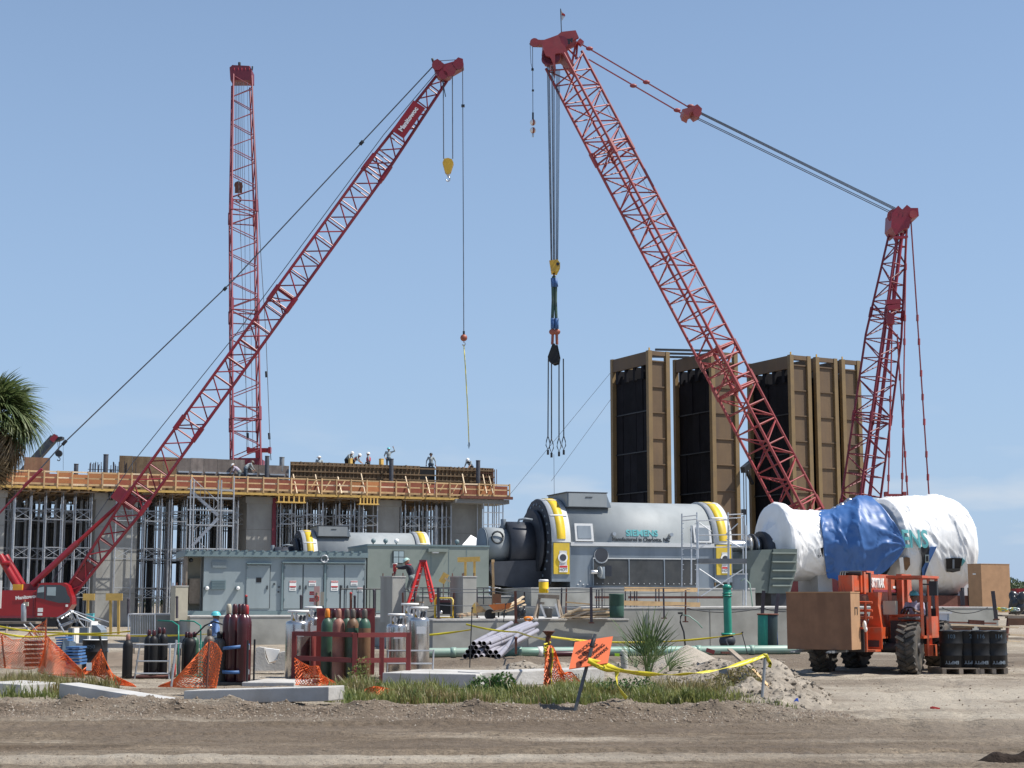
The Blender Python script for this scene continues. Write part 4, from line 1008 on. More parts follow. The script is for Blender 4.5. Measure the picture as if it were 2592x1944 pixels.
for s in (-1, 1):
    tube('round_sling', [at(1402 + s * 1, 700, D3), at(1403 + s * 4, 715, D3), at(1403 + s * 3, 760, D3), at(1403 + s * 5, 810, D3), at(1404 + s * 5, 832, D3)], .10, 'cyl_green', rg, 8)
    tube('round_sling', [at(1402 + s * 3, 704, D3 - .1), at(1404 + s * 4, 726, D3 - .1)], .13, 'strap_blue', rg, 8); tube('sling_eye', [at(1404 + s * 5, 806, D3 - .1), at(1404 + s * 5, 832, D3 - .1)], .13, 'strap_blue', rg, 8)
    ball('shackle', at(1404 + s * 5, 840, D3 - .05), .2, 'ball_orange', rg, (1.2, .6, 1)); bar('shackle_link', at(1404 + s * 5, 846, D3), at(1404 + s * 6, 872, D3), .09, 'ball_orange', rg)
    extrude('equaliser_plate', FH3, poly3(((1402 + s * 4, 872), (1408 + s * 4, 872), (1417 + s * 2, 905), (1414 + s * 3, 920), (1402 + s * 3, 924), (1390 + s * 2, 915), (1389 + s * 3, 905))), s * .3 - .1, s * .3 + .1, 'cyl_black', rg)
for x0, x1, yb in ((1388, 1387, 1103), (1396, 1396, 1110), (1415, 1415, 1107), (1426, 1427, 1103)):
    w = rope('wire_rope', [at(x0, 908, D3), at(x1, yb, D3)], .04, rg, 'black_steel')
    tube('wire_eye', [at(x1 + dx, yb + dy, D3) for dx, dy in ((0, 0), (-4, 14), (-5, 24), (0, 36), (5, 24), (4, 14), (0, 0))], .035, 'black_steel', w)
    bar('end_socket', at(x1, yb + 36, D3), at(x1, yb + 48, D3), .07, 'black_steel', w)
rope('tag_line', [at(1402, 1150, D3), at(1403, 1262, D3)], .014, rg)
gw = thing('guy_wire', 'two thin guy wires slanting down past the first boiler module', 'wire', at(1290, 1260, 112))
rope('wire', [at(1545, 944, 114), at(1288, 1255, 112)], .014, gw); rope('wire', [at(1545, 1012, 114), at(1395, 1218, 112)], .014, gw)

# ------------------------------------------------ small mobile crane boom beyond the palm
c4 = thing('mobile_crane', 'dark telescopic crane boom poking up behind the palm', 'crane', (gx(60, 150), 150, 0))
beam('boom', at(20, 1240, 150), at(138, 1108, 150), .75, .7, 'post_grey', c4)
hd_ = extrude('boom_head', Fr((0, 149.6, 0), 0), [(at(x, y, 150).x, at(x, y, 150).z) for x, y in ((132, 1112), (136, 1101), (142, 1100), (148, 1108), (155, 1106), (160, 1106), (160, 1112), (146, 1118))], 0, .8, 'black_steel', c4)
beam('boom_tip', at(130, 1116, 149.5), at(142, 1102, 149.5), .1, .5, 'crane_red', hd_)
for x in (145, 152): rope('hoist_line', [at(x, 1112, 150), at(149, 1146, 150)], .03, c4)
rope('whip_line', [at(160, 1110, 150), at(160, 1190, 150)], .018, c4)
box('machinery_house', (gx(0, 150), 150, 1.7), (5, 3, 2.4), 'post_grey', c4); box('carrier', (gx(0, 150), 150, .8), (9, 2.6, .9), 'black_steel', c4)
beam('boom_base', (gx(0, 150), 150, 2.4), at(20, 1240, 150), .9, .85, 'post_grey', c4)
hk = thing('hook_block', 'small black hook block below the dark telescopic boom', 'hook block', at(149, 1160, 150), 'crane hook blocks')
disc('sheave_block', at(149, 1148, 150), .32, .3, (0, 1, 0), 'black_steel', hk); hook(hk, at(149, 1154, 150), .5, 'black_steel')
# ================================================================== GENERATORS
def half_shell(name, F, u0, u1, R_, zc, m, parent, a0=0, a1=180, n=32, closed=True):
    vs_, fs = [], []
    for u in (u0, u1):
        for k in range(n + 1):
            a = R(a0 + (a1 - a0) * k / n)
            vs_.append(F.p(u, -R_ * math.cos(a), zc + R_ * math.sin(a)))
    for k in range(n): fs.append((k, k + 1, n + 2 + k, n + 1 + k)[::-1])
    if closed:
        fs += [tuple(range(0, n + 1)), tuple(range(2 * n + 1, n, -1))]
    o = mesh_obj(name, vs_, fs, m, parent)
    o.data.polygons.foreach_set('use_smooth', [True] * n + [False] * (len(fs) - n))
    return o
RG = 2.06
def wrap_text(name, s, size, F, u0, phi0, r, zc, m, parent, sx=1.0, bold=0.0):
    me = text_mesh(s, size, m, 0.012, 'CENTER', bold)
    for v in me.vertices:
        a = phi0 + v.co.y / r; q = r + v.co.z
        v.co = F.p(u0 + v.co.x * sx, -q * math.cos(a), zc + q * math.sin(a))
    me.update()
    return put(name, me, parent)
def generator(px0, px1, D, zb, zt, label, full):
    zc = zt - RG
    c0 = Vector((gx(px0, D, zc), D, 0))
    F = Fr(c0, GY); F = Fr(F.p(0, RG, 0), GY)
    L = along(F.p(0, -RG, zc), F.u, px1)
    t = thing('power_generator', label, 'generator', F.p(L / 2, 0, zb), 'turbine generators')
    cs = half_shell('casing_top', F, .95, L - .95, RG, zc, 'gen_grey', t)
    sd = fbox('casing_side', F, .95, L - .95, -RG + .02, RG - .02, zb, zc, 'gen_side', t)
    fbox('flange', F, .95, L - .95, -RG - .10, -RG + .01, zc - .16, zc + .02, 'gen_band', t)
    for a, b in ((0, .95), (L - .95, L)):
        half_shell('end_band', F, a, b, RG + .10, zc, 'gen_band', t)
        half_shell('yellow_band', F, a + .26, b - .26, RG + .125, zc, 'gen_yellow', t, 4, 176)
        for k in (35, 70):
            half_shell('band_joint', F, a + .05, b - .05, RG + .135, zc, 'gen_band', t, k, k + 2.2, 2)
        fbox('end_frame', F, a, b, -RG - .08, RG + .08, zb + .3, zc, 'gen_side', t)
        yp = fbox('yellow_cover', F, a + .08, b - .08, -RG - .14, -RG - .085, zb + .65, zc - .04, 'gen_yellow', t)
        fbox('bare_patch', F, a + .36, b - .22, -RG - .152, -RG - .142, zb + 1.05, zc - .4, 'gen_band', yp)
        disc('inspection_port', F.p(a + .52, -RG - .17, zb + 1.42), .24, .06, F.v, 'white_paint', yp); disc('port_glass', F.p(a + .52, -RG - .205, zb + 1.42), .16, .02, F.v, 'gen_dark', yp)
        s_ = fbox('warning_sticker', F, a + .34, a + .76, -RG - .165, -RG - .155, zb + .74, zb + 1.06, 'white_paint', yp)
        fbox('sticker_heading', F, a + .36, a + .74, -RG - .175, -RG - .167, zb + .95, zb + 1.04, 'sign_red', s_)
        text('lettering', 'HOT', .18, F.p(a + .55, -RG - .172, zb + .85), F.u, (0, 0, 1), 'ink', s_)
    # lead box on the crown
    bx = extrude('terminal_box', F, [(1.0, zt - .35), (1.0, zt + .32), (3.0, zt + .32), (3.25, zt - .35)], -1.55, 1.2, 'gen_side', t)
    fbox('box_lid', F, .95, 3.05, -1.6, 1.25, zt + .32, zt + .37, 'gen_dark', bx); fbox('box_face', F, 1.05, 3.0, -1.62, -1.56, zt - .33, zt + .30, 'gen_grey', bx)
    fbox('vent_slot', F, 1.9, 2.25, -1.64, -1.625, zt + .1, zt + .14, 'ink', bx)
    # end plate towards the exciter
    disc('end_plate', F.p(-.03, 0, zc), RG + .08, .06, F.u, 'gen_dark', t)
    fbox('end_plate_base', F, -.05, -.005, -RG, RG, zb + .2, zc - .2, 'gen_dark', t)
    for k in range(26):
        a = 2 * math.pi * k / 26
        disc('bolt', F.p(-.07, -(RG - .18) * math.cos(a), zc + (RG - .18) * math.sin(a)), .06, .06, F.u, 'gen_side', t)
    disc('bearing_ring', F.p(-.2, 0, zc), 1.62, .3, F.u, 'gen_dark', t)
    ex = disc('exciter_housing', F.p(-.95, .2, zc - .15), 1.2, 1.3, F.u, 'gen_dark', t)
    disc('exciter_drum', F.p(-2.1, .2, zc - .1), .86, 1.1, F.u, 'gen_grey', ex); disc('drum_cap', F.p(-2.7, .2, zc - .1), .84, .1, F.u, 'gen_side', ex)
    tube('drum_port', [F.p(-2.2 + .28 * math.cos(k * .524), -.62 - .02, zc + .25 + .28 * math.sin(k * .524)) for k in range(13)], .05, 'ink', ex)
    extrude('exciter_base', F, [(-2.7, zb + .9), (-2.4, zb + .15), (-.3, zb - .1), (-.05, zb - .1), (-.05, zc - .8), (-2.6, zc - .9)], -.9, 1.3, 'gen_dark', ex)
    bar('vent_pipe', F.p(-1.7, 0, zc + .7), F.p(-1.7, 0, zc + 1.15), .13, 'gen_side', ex); tube('bent_pipe', [F.p(-1.2, -.7, zc + .9), F.p(-1.15, -.75, zc + 1.1), F.p(-.9, -.8, zc + 1.15), F.p(-.5, -.8, zc + 1.1)], .06, 'gen_side', ex)
    if not full: return F, L, zc, t
    for ua, lab in ((1.25, 0), (L - 1.95, 1)):
        a = R(13); q = Matrix((F.u, -F.v * math.sin(a) * -1 + Vector((0, 0, 0)), Vector((0, 0, 1))))
        rot = Matrix.Rotation(F.yaw, 3, 'Z') @ Matrix.Rotation(-a, 3, 'X')
        c = F.p(ua + .4, -(RG + .02) * math.cos(a), zc + (RG + .02) * math.sin(a))
        fr_ = box('hatch_frame', c, (.92, .14, .86), 'gen_band', t, rot=rot); box('hatch_glass', c + rot @ Vector((0, -.08, 0)), (.68, .03, .62), 'gen_side', fr_, rot=rot)
    disc('round_port', F.p(2.5, -RG - .03, zc - .62), .36, .1, F.v, 'gen_band', sd); disc('port_recess', F.p(2.5, -RG - .085, zc - .58), .33, .03, F.v, 'gen_dark', sd)
    us = F.u_at(1500, -RG, zb + .9); ue = F.u_at(1768, -RG, zb + .9)
    for k in range(3):
        a, b = us + (ue - us) * k / 3, us + (ue - us) * (k + 1) / 3
        p_ = fbox('cooler_panel', F, a + .04, b - .04, -RG - .06, -RG + .0, zb + .14, zb + 1.38, 'gen_panel', sd)
        fbox('panel_rim', F, a, b, -RG - .085, -RG - .065, zb + 1.38, zb + 1.43, 'gen_band', p_); fbox('panel_rim', F, a - .02, a + .03, -RG - .085, -RG - .065, zb + .1, zb + 1.38, 'gen_side', p_)
        for j in range(6):
            fbox('bolt_head', F, a + .2 + j * (b - a - .4) / 5 - .02, a + .2 + j * (b - a - .4) / 5 + .02, -RG - .075, -RG - .062, zb + .2, zb + .24, 'gen_band', p_)
    for k in range(14):
        uu, zz = rng.uniform(1.2, 3.6), rng.choice((zb + .15, zb + .3, zb + .55, zb + .95))
        fbox('stencil_mark', F, uu, uu + .06, -RG - .005, -RG + .015, zz, zz + .05, 'white_paint', sd)
    vl = bar('cooling_pipe', F.p(2.45, -RG - .3, zb + .45), F.p(2.45, -RG - .3, zb + 1.0), .14, 'gen_side', sd)
    disc('valve_flange', F.p(2.3, -RG - .35, zb + .75), .26, .1, F.u, 'gen_grey', vl); disc('valve_flange', F.p(2.05, -RG - .35, zb + .75), .10, .4, F.u, 'steel_bright', vl); box('valve_box', F.p(2.75, -RG - .3, zb + .8), (.3, .3, .5), 'gen_dark', vl)
    for px in (1552, 1697):
        uu = F.u_at(px, -RG, zc + .4); disc('trunnion', F.p(uu, -RG - .02, zc + .42), .09, .3, F.v, 'steel_bright', cs)
    wrap_text('lettering', 'SIEMENS', .42, F, F.u_at(1626, -RG, zc + .45), math.asin(.47 / RG), RG + .01, zc, 'teal', cs, sx=1.06, bold=.012)
    wrap_text('lettering', 'Manufactured in Charlotte, NC', .27, F, F.u_at(1623, -RG, zc + .2), math.asin(.17 / RG), RG + .01, zc, 'ink', cs, sx=.87, bold=.003)
    return F, L, zc, t
GB = 2.42
GF, GL, GZ, gen1 = generator(1395, 1851, 74.6, GB, 6.62, 'big grey generator with yellow end bands and dark panels on its flank', True)
generator(768, 1092, 104, 2.4, gz(1346, 106), 'distant grey generator half hidden behind the metal enclosures', False)

# ================================================================== WRAPPED TURBINE
TF, tz = GF, GZ + .1
def tu(px): return TF.u_at(px, 0, tz)
tb = thing('gas_turbine', 'huge turbine wrapped in white plastic sheeting beside the generator', 'turbine', TF.p(tu(2200), 0, 1.6))
ushaft = GL
disc('shaft', TF.p((ushaft + tu(1945)) / 2, 0, GZ), .30, tu(1945) - ushaft, TF.u, 'steel_bright', tb)
for px, r, w in ((1892, .55, .2), (1902, .62, .12), (1912, .48, .3), (1924, .66, .14)):
    disc('coupling', TF.p(tu(px), 0, GZ), r, w, TF.u, 'steel_bright' if r < .6 else 'gen_dark', tb)
disc('bearing_pedestal', TF.p(tu(1935), 0, GZ - .2), .95, .6, TF.u, 'gen_dark', tb)
def wrap(name, prof, m, parent, amp, seed, seg=72, nu=60, a0=-180, a1=180, close=True):
    """lathe about the shaft with the loose folds of plastic sheet; prof = [(px, radius)]"""
    us = [tu(p) for p, _ in prof]; rs = [r for _, r in prof]
    U = np.linspace(us[0], us[-1], nu); base = np.interp(U, us, rs)
    vs_, fs = [], []
    A_ = np.radians(np.linspace(a0, a1, seg + 1))
    for i in range(nu):
        nn = fbm(np.cos(A_) * 2.2 + U[i] * .5 + seed, np.sin(A_) * 2.2 + U[i] * 1.1, 4, seed) - .5
        fold = np.abs(fbm(np.cos(A_) * 3 + U[i] * 1.6, np.sin(A_) * 3 - U[i] * .8 + 9, 3, seed + 5) - .5)
        cr = np.abs(fbm(A_ * 2.1 + U[i] * .9 + seed, U[i] * 1.7 - A_ * .8, 2, seed + 7) - .5); cr2 = np.abs(fbm(A_ * 5 - U[i] * 2.2, U[i] * 3 + A_ * 1.5, 2, seed + 8) - .5)
        rr = base[i] * (1 + amp * nn) - amp * .8 * fold + amp * .5 * np.clip(.22 - cr, 0, 1) / .22 + .055 * (1 - np.abs(np.sin(A_ * 2.2 + U[i] * .8 + 6 * nn))) ** 4 + .045 * (1 - np.abs(np.sin(U[i] * 1.6 - A_ * 1.3 + 7 * nn))) ** 5 + amp * .12 * np.clip(.12 - cr2, 0, 1) / .12
        vs_ += [TF.p(float(U[i]), float(-rr[k] * math.cos(A_[k])), tz + float(rr[k] * math.sin(A_[k]))) for k in range(seg + 1)]
    for i in range(nu - 1):
        for k in range(seg): fs.append((i * (seg + 1) + k, (i + 1) * (seg + 1) + k, (i + 1) * (seg + 1) + k + 1, i * (seg + 1) + k + 1))
    if close:
        fs.append(tuple(range(seg))[::1]); fs.append(tuple((nu - 1) * (seg + 1) + k for k in range(seg))[::-1])
    return mesh_obj(name, vs_, fs, m, parent, True)
core = wrap('compressor_casing', [(2040, 1.35), (2140, 1.4), (2240, 1.9)], 'gen_dark', tb, .01, 4, 40, 10)
wrap('inlet_wrapping', [(1925, .45), (1938, .8), (1950, 1.15), (1953, 1.9), (1955, 2.05), (1962, 2.12), (1978, 2.06), (1990, 1.9), (2002, 1.79), (2050, 1.74), (2095, 1.72)], 'tarp_white', tb, .05, 11, 150, 120)
bigprof = [(2215, 1.7), (2222, 2.2), (2232, 2.45), (2275, 2.58), (2340, 2.60), (2370, 2.66), (2395, 2.58), (2412, 2.3), (2420, 1.8), (2424, 1.1)]
wrap('casing_wrapping', bigprof, 'tarp_white', tb, .045, 23, 190, 170)
def tsurf(px, py, r):
    D = TF.p(tu(px), -r).y
    for _ in range(4):
        z = gz(py, D); s_ = max(-1, min(1, (z - tz) / r)); v = -r * math.sqrt(1 - s_ * s_)
        u = TF.u_at(px, v, z); D = TF.p(u, v).y
    return TF.p(u, v, z)
def tpatch(name, pts, r, m, parent, n_=6):
    c = (sum(p[0] for p in pts) / len(pts), sum(p[1] for p in pts) / len(pts))
    vs_ = [tsurf(c[0], c[1], r)]; out = []
    for a, b in zip(pts, pts[1:] + pts[:1]):
        for k in range(4): out.append((a[0] + (b[0] - a[0]) * k / 4, a[1] + (b[1] - a[1]) * k / 4))
    vs_ += [tsurf(x, y, r) for x, y in out]; n = len(out)
    vs_ += [tsurf(x, y, r - .25) for x, y in out]
    fs = [(0, 1 + (k + 1) % n, 1 + k) for k in range(n)] + [(1 + k, 1 + (k + 1) % n, n + 1 + (k + 1) % n, n + 1 + k) for k in range(n)]
    return mesh_obj(name, vs_, fs, m, parent)
RB = 2.72
h = tpatch('opening_patch', [(2394, 1414), (2410, 1412), (2436, 1413), (2430, 1445), (2412, 1449), (2396, 1447)], RB, 'cyl_black', tb)  # dark patches laid on the wrap paint the shade within its openings
tpatch('inner_frame', [(2411, 1416), (2416, 1416), (2416, 1446), (2411, 1446)], RB + .02, 'gen_side', h); tpatch('inner_frame', [(2396, 1440), (2431, 1438), (2430, 1445), (2397, 1446)], RB + .025, 'gen_panel', h)
tpatch('loose_flap', [(2436, 1413), (2444, 1420), (2434, 1434)], RB + .03, 'teal', h)
h = tpatch('opening_patch', [(2283, 1420), (2292, 1409), (2303, 1412), (2304, 1430), (2295, 1444), (2286, 1440)], RB - .02, 'cyl_brown', tb); tpatch('loose_flap', [(2276, 1412), (2286, 1410), (2290, 1450), (2280, 1452)], RB, 'tarp_white', h)
h = tpatch('opening_patch', [(2331, 1384), (2350, 1380), (2354, 1400), (2345, 1440), (2330, 1462), (2334, 1420)], RB - .01, 'trouser_dark', tb)
tpatch('blue_lining', [(2354, 1385), (2372, 1383), (2352, 1425), (2336, 1470), (2333, 1440), (2350, 1410)], RB + .02, 'tarp_blue', h); tpatch('print_mark', [(2342, 1404), (2352, 1404), (2352, 1424), (2342, 1424)], RB + .03, 'glass_pale', h); tpatch('print_mark', [(2344, 1407), (2350, 1407), (2350, 1421), (2344, 1421)], RB + .04, 'trouser_dark', h)
h = tpatch('opening_patch', [(2048, 1398), (2060, 1390), (2084, 1386), (2083, 1412), (2066, 1417), (2050, 1412)], 1.78, 'cyl_black', tb); tpatch('inner_frame', [(2062, 1390), (2065, 1390), (2065, 1410), (2062, 1410)], 1.8, 'gen_band', h); tpatch('inner_frame', [(2072, 1388), (2075, 1388), (2075, 1410), (2072, 1410)], 1.8, 'gen_band', h)
wrap_text('lettering', 'ENS', 1.25, TF, TF.u_at(2317, -RB, tz), math.asin(.22 / RB), RB + .0, tz, 'teal', tb, sx=.70, bold=.03)
# support legs and skid
for px, w in ((2064, .8), (2300, .7), (2410, .7)):
    fbox('support_leg', TF, tu(px) - w / 2, tu(px) + w / 2, -.9, 1.2, 1.57, tz - 1.2, 'gen_band', tb)
fbox('skid', TF, tu(2040), tu(2445), -1.9, 1.9, 1.57, 2.1, 'rust', tb)
for px in (2375, 2392, 2420, 2432): fbox('skid_post', TF, tu(px), tu(px) + .14, -2.0, -1.88, 1.6, 2.5, 'gen_dark', tb)
# hopper below the inlet
hp = thing('inlet_hopper', 'dark green grey ribbed steel hopper below the turbine inlet', 'hopper', TF.p(tu(1960), -1, 1.57))
def hq(px, py, v):
    D = TF.p(tu(px), v).y; z = gz(py, D); return (TF.u_at(px, v, z), z)
extrude('hopper_body', TF, [hq(1893, 1500, -2.25), hq(1900, 1440, -2.25), hq(1928, 1392, -2.25), hq(2018, 1390, -2.25), hq(2016, 1440, -2.25), hq(2000, 1502, -2.25)], -2.25, 1.5, 'hopper', hp)
fp_ = extrude('front_plate', TF, [hq(1958, 1390, -2.35), hq(2018, 1390, -2.35), hq(2016, 1440, -2.35), hq(2000, 1502, -2.35), hq(1945, 1502, -2.35)], -2.35, -2.255, 'hopper', hp)
for y in (1402, 1424, 1446, 1466, 1484):
    a, b = hq(1955, y, -2.45), hq(2017 - max(0, y - 1440) * .3, y, -2.45); fbox('rib', TF, a[0], b[0], -2.49, -2.355, a[1], a[1] + .07, 'encl_green', fp_)
fbox('hopper_base', TF, tu(1900), tu(2000), -2.1, 1.4, 1.57, hq(1950, 1498, -2.1)[1], 'gen_dark', hp)
# blue tarpaulin thrown over the compressor
tp = thing('blue_tarp', 'wrinkled blue tarpaulin draped over the middle of the wrapped turbine', 'tarp', TF.p(tu(2180), -2, 4.5))
rowsp = [(112, 2082, 2178), (90, 2076, 2190), (60, 2072, 2214), (30, 2078, 2252), (8, 2083, 2284), (-2, 2084, 2293), (-14, 2086, 2276), (-28, 2088, 2246), (-42, 2090, 2210), (-56, 2092, 2166), (-66, 2095, 2135)]
ns, nr_ = 60, 70
vs_, fs = [], []
ph = [a for a, _, _ in rowsp]
for j in range(nr_):
    a = np.interp(j / (nr_ - 1), np.linspace(0, 1, len(ph)), ph)
    l_ = np.interp(-a, [-x for x in ph], [x for _, x, _ in rowsp]); r_ = np.interp(-a, [-x for x in ph], [x for _, _, x in rowsp])
    for i in range(ns):
        px = l_ + (r_ - l_) * i / (ns - 1)
        rad = np.interp(px, [2070, 2110, 2150, 2172, 2200, 2250, 2300], [1.78, 1.92, 2.30, 2.62, 2.66, 2.76, 2.82])
        ar = R(a)
        # folds fan out from the pinned corner near px 2293
        ang = math.atan2(a + 2, (2296 - px) * .55); dist = math.hypot(a + 2, (2296 - px) * .55)
        wob = 3 * (float(fbm(px * .02, a * .03, 3, 66)) - .5)
        rad += .11 * (1 - abs(math.sin(ang * 7 + wob))) ** 2 * min(1, dist / 15) * max(0, 1 - dist / 130) + .09 * (1 - abs(math.sin(px * .05 + a * .012 + 2 * wob))) ** 3 + .06 * (1 - abs(math.sin(a * .07 - px * .02 + 3 * wob))) ** 3 - .05
        rad += .08 * (float(fbm(px * .028 + a * .02, a * .035 - px * .012, 3, 61)) - .5) - .14 * (abs(float(fbm(px * .022 + a * .03, a * .03 - px * .02, 2, 63)) - .5) - .12) - .08 * (abs(float(fbm(px * .06 - a * .05, a * .05 + px * .03, 2, 64)) - .5) - .12)
        hang = max(0, -a) / 66
        v = -rad * math.cos(ar) * (1 - hang) - hang * rad * .92
        zz_ = tz + float(rad * math.sin(ar)); vs_.append(TF.p(TF.u_at(float(px), float(v), zz_), float(v), zz_))
for j in range(nr_ - 1):
    for i in range(ns - 1): fs.append((j * ns + i, (j + 1) * ns + i, (j + 1) * ns + i + 1, j * ns + i + 1))
o = mesh_obj('sheet', vs_, fs, 'tarp_blue', tp, True)
sm = o.modifiers.new('thick', 'SOLIDIFY'); sm.thickness = .02
bar('prop_pole', TF.p(tu(2172), 0, tz + 1.2), TF.p(tu(2172), 0, tz + 2.58), .06, 'galv', tp)
# foil ducts on top of the compressor
t = thing('foil_duct', 'crumpled silver foil ducts beside the peak of blue tarp', 'duct', TF.p(tu(2125), .5, tz + 1.9))
for x, y in ((2112, 1296), (2124, 1290), (2131, 1286), (2143, 1280), (2150, 1274)):
    ball('foil_piece', at(x, y, TF.p(tu(2130), .6).y), .22, 'steel_bright', t, (1, .8, 1.3))

# ================================================================== FOUNDATIONS
def slab_block(name, F, u0, u1, v0, v1, z1, m, label, cat='foundation wall', rim=True, z0=-.2):
    t = thing(name, label, cat, F.p((u0 + u1) / 2, v0, 0))
    fbox('wall_body', F, u0, u1, v0, v1, z0, z1 - .06, m, t)
    fbox('top_slab', F, u0 - (.02 if rim else 0), u1, v0 - .02, v1, z1 - .06, z1, 'concrete_pale', t)
    n = max(1, int((u1 - u0) / 3.2))
    for k in range(1, n):
        uu = u0 + (u1 - u0) * k / n + rng.uniform(-.3, .3)
        fbox('form_joint', F, uu, uu + .03, v0 - .012, v0 + .01, .1, z1 - .1, 'concrete_wet_shade', t)
    return t
FA = Fr((gx(1095, 57), 57, 0), GY)
ua = FA.u_at(1592, 0, .8)
slab_block('foundation_wall', FA, 0, ua, 0, 13, 1.16, 'concrete_fresh', 'long low concrete foundation wall with lumber and stakes on top')
ZA = 1.16
ub = FA.u_at(2527, .5, 1)
slab_block('foundation_wall', FA, ua + .01, ub, .5, 16, 1.58, 'concrete_fresh', 'taller concrete foundation wall running behind the telehandler')
fbox('damp_patch', FA, ua - 2.2, ua + 1.2, -.035, -.025, .02, .5, 'concrete_wet_shade', bpy.data.objects['foundation_wall'])
PD = Fr((gx(1345, 71.5), 71.5, 0), GY)
slab_block('generator_pedestal', PD, 0, along(PD.p(0, 0, 2), PD.u, 1912), 0, 6.2, GB, 'concrete_fresh', 'pale concrete pedestal block carrying the big generator', 'pedestal')
slab_block('generator_pedestal', PD, -4.6, -.02, 2.2, 5.6, GB - .35, 'concrete_wet_shade', 'shaded concrete pedestal below the dark exciter end', 'pedestal')  # darker concrete colour paints the shade on this block
FC = Fr((gx(480, 66), 66, 0), GY)
slab_block('foundation_wall', FC, 0, along(FC.p(0, 0, .8), FC.u, 1050), 0, 14, 1.2, 'concrete_fresh', 'concrete plinth wall below the blue grey metal enclosure')
FC2 = Fr((gx(352, 70), 70, 0), GY)
slab_block('foundation_wall', FC2, 0, along(FC2.p(0, 0, .8), FC2.u, 482), 0, 5, 1.25, 'concrete_wet_shade', 'dull grey concrete wall stub beside the yellow batter boards')
for pa, pb, pc, D, y0, lab in ((963, 993, 1026, 60.5, 1458, 'square concrete pillar beside the worker on the ladder'), (1139, 1172, 1206, 59.5, 1458, 'square concrete pillar below the timber frame'), (432, 444, 476, 66, 1482, 'beige concrete block pier left of the metal enclosure'.replace('left of', 'in front of'))):
    F = Fr((gx(pb, D, 2), D, 0), R(28)); t = thing('concrete_pillar', lab, 'pillar', F.p(0, 0, ZA), 'square concrete pillars')
    w = along(F.p(0, 0, 2), F.u, pc); d = along(F.p(0, 0, 2), F.v, pa)
    zt_ = gz(y0, D)
    fbox('shaft', F, 0, w, 0, d, 1.0, zt_ - .04, 'concrete' if pa > 500 else 'beige', t); fbox('cap', F, -.02, w + .02, -.02, d + .02, zt_ - .04, zt_, 'concrete_pale', t)
    for a, b in ((.06, .06), (w - .08, .06), (.06, d - .08), (w - .08, d - .08)):
        bar('anchor_bolt', F.p(a, b, zt_), F.p(a, b, zt_ + .12), .02, 'rust', t, 'cyl6')

# ================================================================== METAL ENCLOSURES
E1 = Fr((gx(515, 70, 2.5), 70, 0), GY)
ZE0, ZE1 = 1.2, 4.0
e1 = thing('switchgear_enclosure', 'long blue grey metal enclosure with double doors and warning signs', 'enclosure', E1.p(4, 0, ZE0))
W = along(E1.p(0, 0, 2.5), E1.u, 926)
def eu(px, F=E1, z=2.5): return along(F.p(0, 0, z), F.u, px)
def ez(py, u, F=E1): return gz(py, F.p(u, 0).y)
fbox('wall', E1, 0, W, 0, 3.4, ZE0 + .18, ZE1 - .24, 'encl_blue', e1)
fbox('base_skid', E1, -.8, W + .02, -.03, 3.4, ZE0, ZE0 + .18, 'encl_dark', e1)
rf = fbox('roof', E1, -.85, W + .05, -.18, 3.6, ZE1 - .24, ZE1 - .02, 'encl_dark', e1)
for k in range(22):
    uu = -.8 + (W + .8) * k / 22; fbox('roof_rib', E1, uu, uu + .10, -.22, 3.6, ZE1 - .02, ZE1 + .05, 'encl_dark', rf)
# open porch at the end
fbox('porch_back', E1, -.72, -.02, .9, .95, ZE0 + .2, ZE1 - .25, 'beige', e1); fbox('porch_post', E1, -.78, -.70, .0, .9, ZE0 + .2, ZE1 - .25, 'lumber_grey', e1)
fbox('porch_cabinet', E1, -.55, -.08, .55, .88, ZE0 + .5, ZE0 + 1.6, 'lumber_grey', e1); ball('porch_lamp', E1.p(-.55, .2, ZE1 - .4), .1, 'black_steel', e1)
def door(px0, px1, y0, y1, hinge, parent=e1):
    a, b = eu(px0), eu(px1)
    d = fbox('door', E1, a + .02, b - .02, -.045, -.003, ez(y1, a), ez(y0, a), 'encl_blue', parent)
    fbox('door_gap', E1, b - .015, b + .015, -.02, .0, ez(y1, a), ez(y0, a), 'ink', parent)
    hx = b - .15 if hinge == 'l' else a + .1
    fbox('handle', E1, hx, hx + .05, -.10, -.05, ez(1492, a), ez(1482, a), 'ink', d)
    for yy in (1435, 1460, 1515):
        q = a + .02 if hinge == 'l' else b - .06
        fbox('hinge', E1, q, q + .05, -.07, -.047, ez(yy + 5, a), ez(yy, a), 'encl_dark', d)
    return d
def canopy(px0, px1, y):
    a, b = eu(px0), eu(px1); return fbox('canopy', E1, a, b, -.22, -.005, ez(y, a), ez(y, a) + .05, 'encl_dark', e1)
d1 = door(622, 683, 1431, 1540, 'l'); fbox('window', E1, eu(648), eu(661), -.06, -.048, ez(1474, eu(650)), ez(1462, eu(650)), 'cyl_black', d1)
ds = [door(717, 766, 1429, 1540, 'l'), door(767, 819, 1429, 1540, 'r'), door(825, 871, 1429, 1540, 'l'), door(872, 923, 1429, 1540, 'r')]
canopy(622, 685, 1428); canopy(712, 924, 1425)
fbox('mullion', E1, eu(712), eu(716), -.10, -.003, ZE0 + .2, ez(1428, eu(712)), 'encl_dark', e1); fbox('mullion', E1, eu(819.5), eu(824.5), -.10, -.003, ZE0 + .2, ez(1428, eu(820)), 'encl_dark', e1)
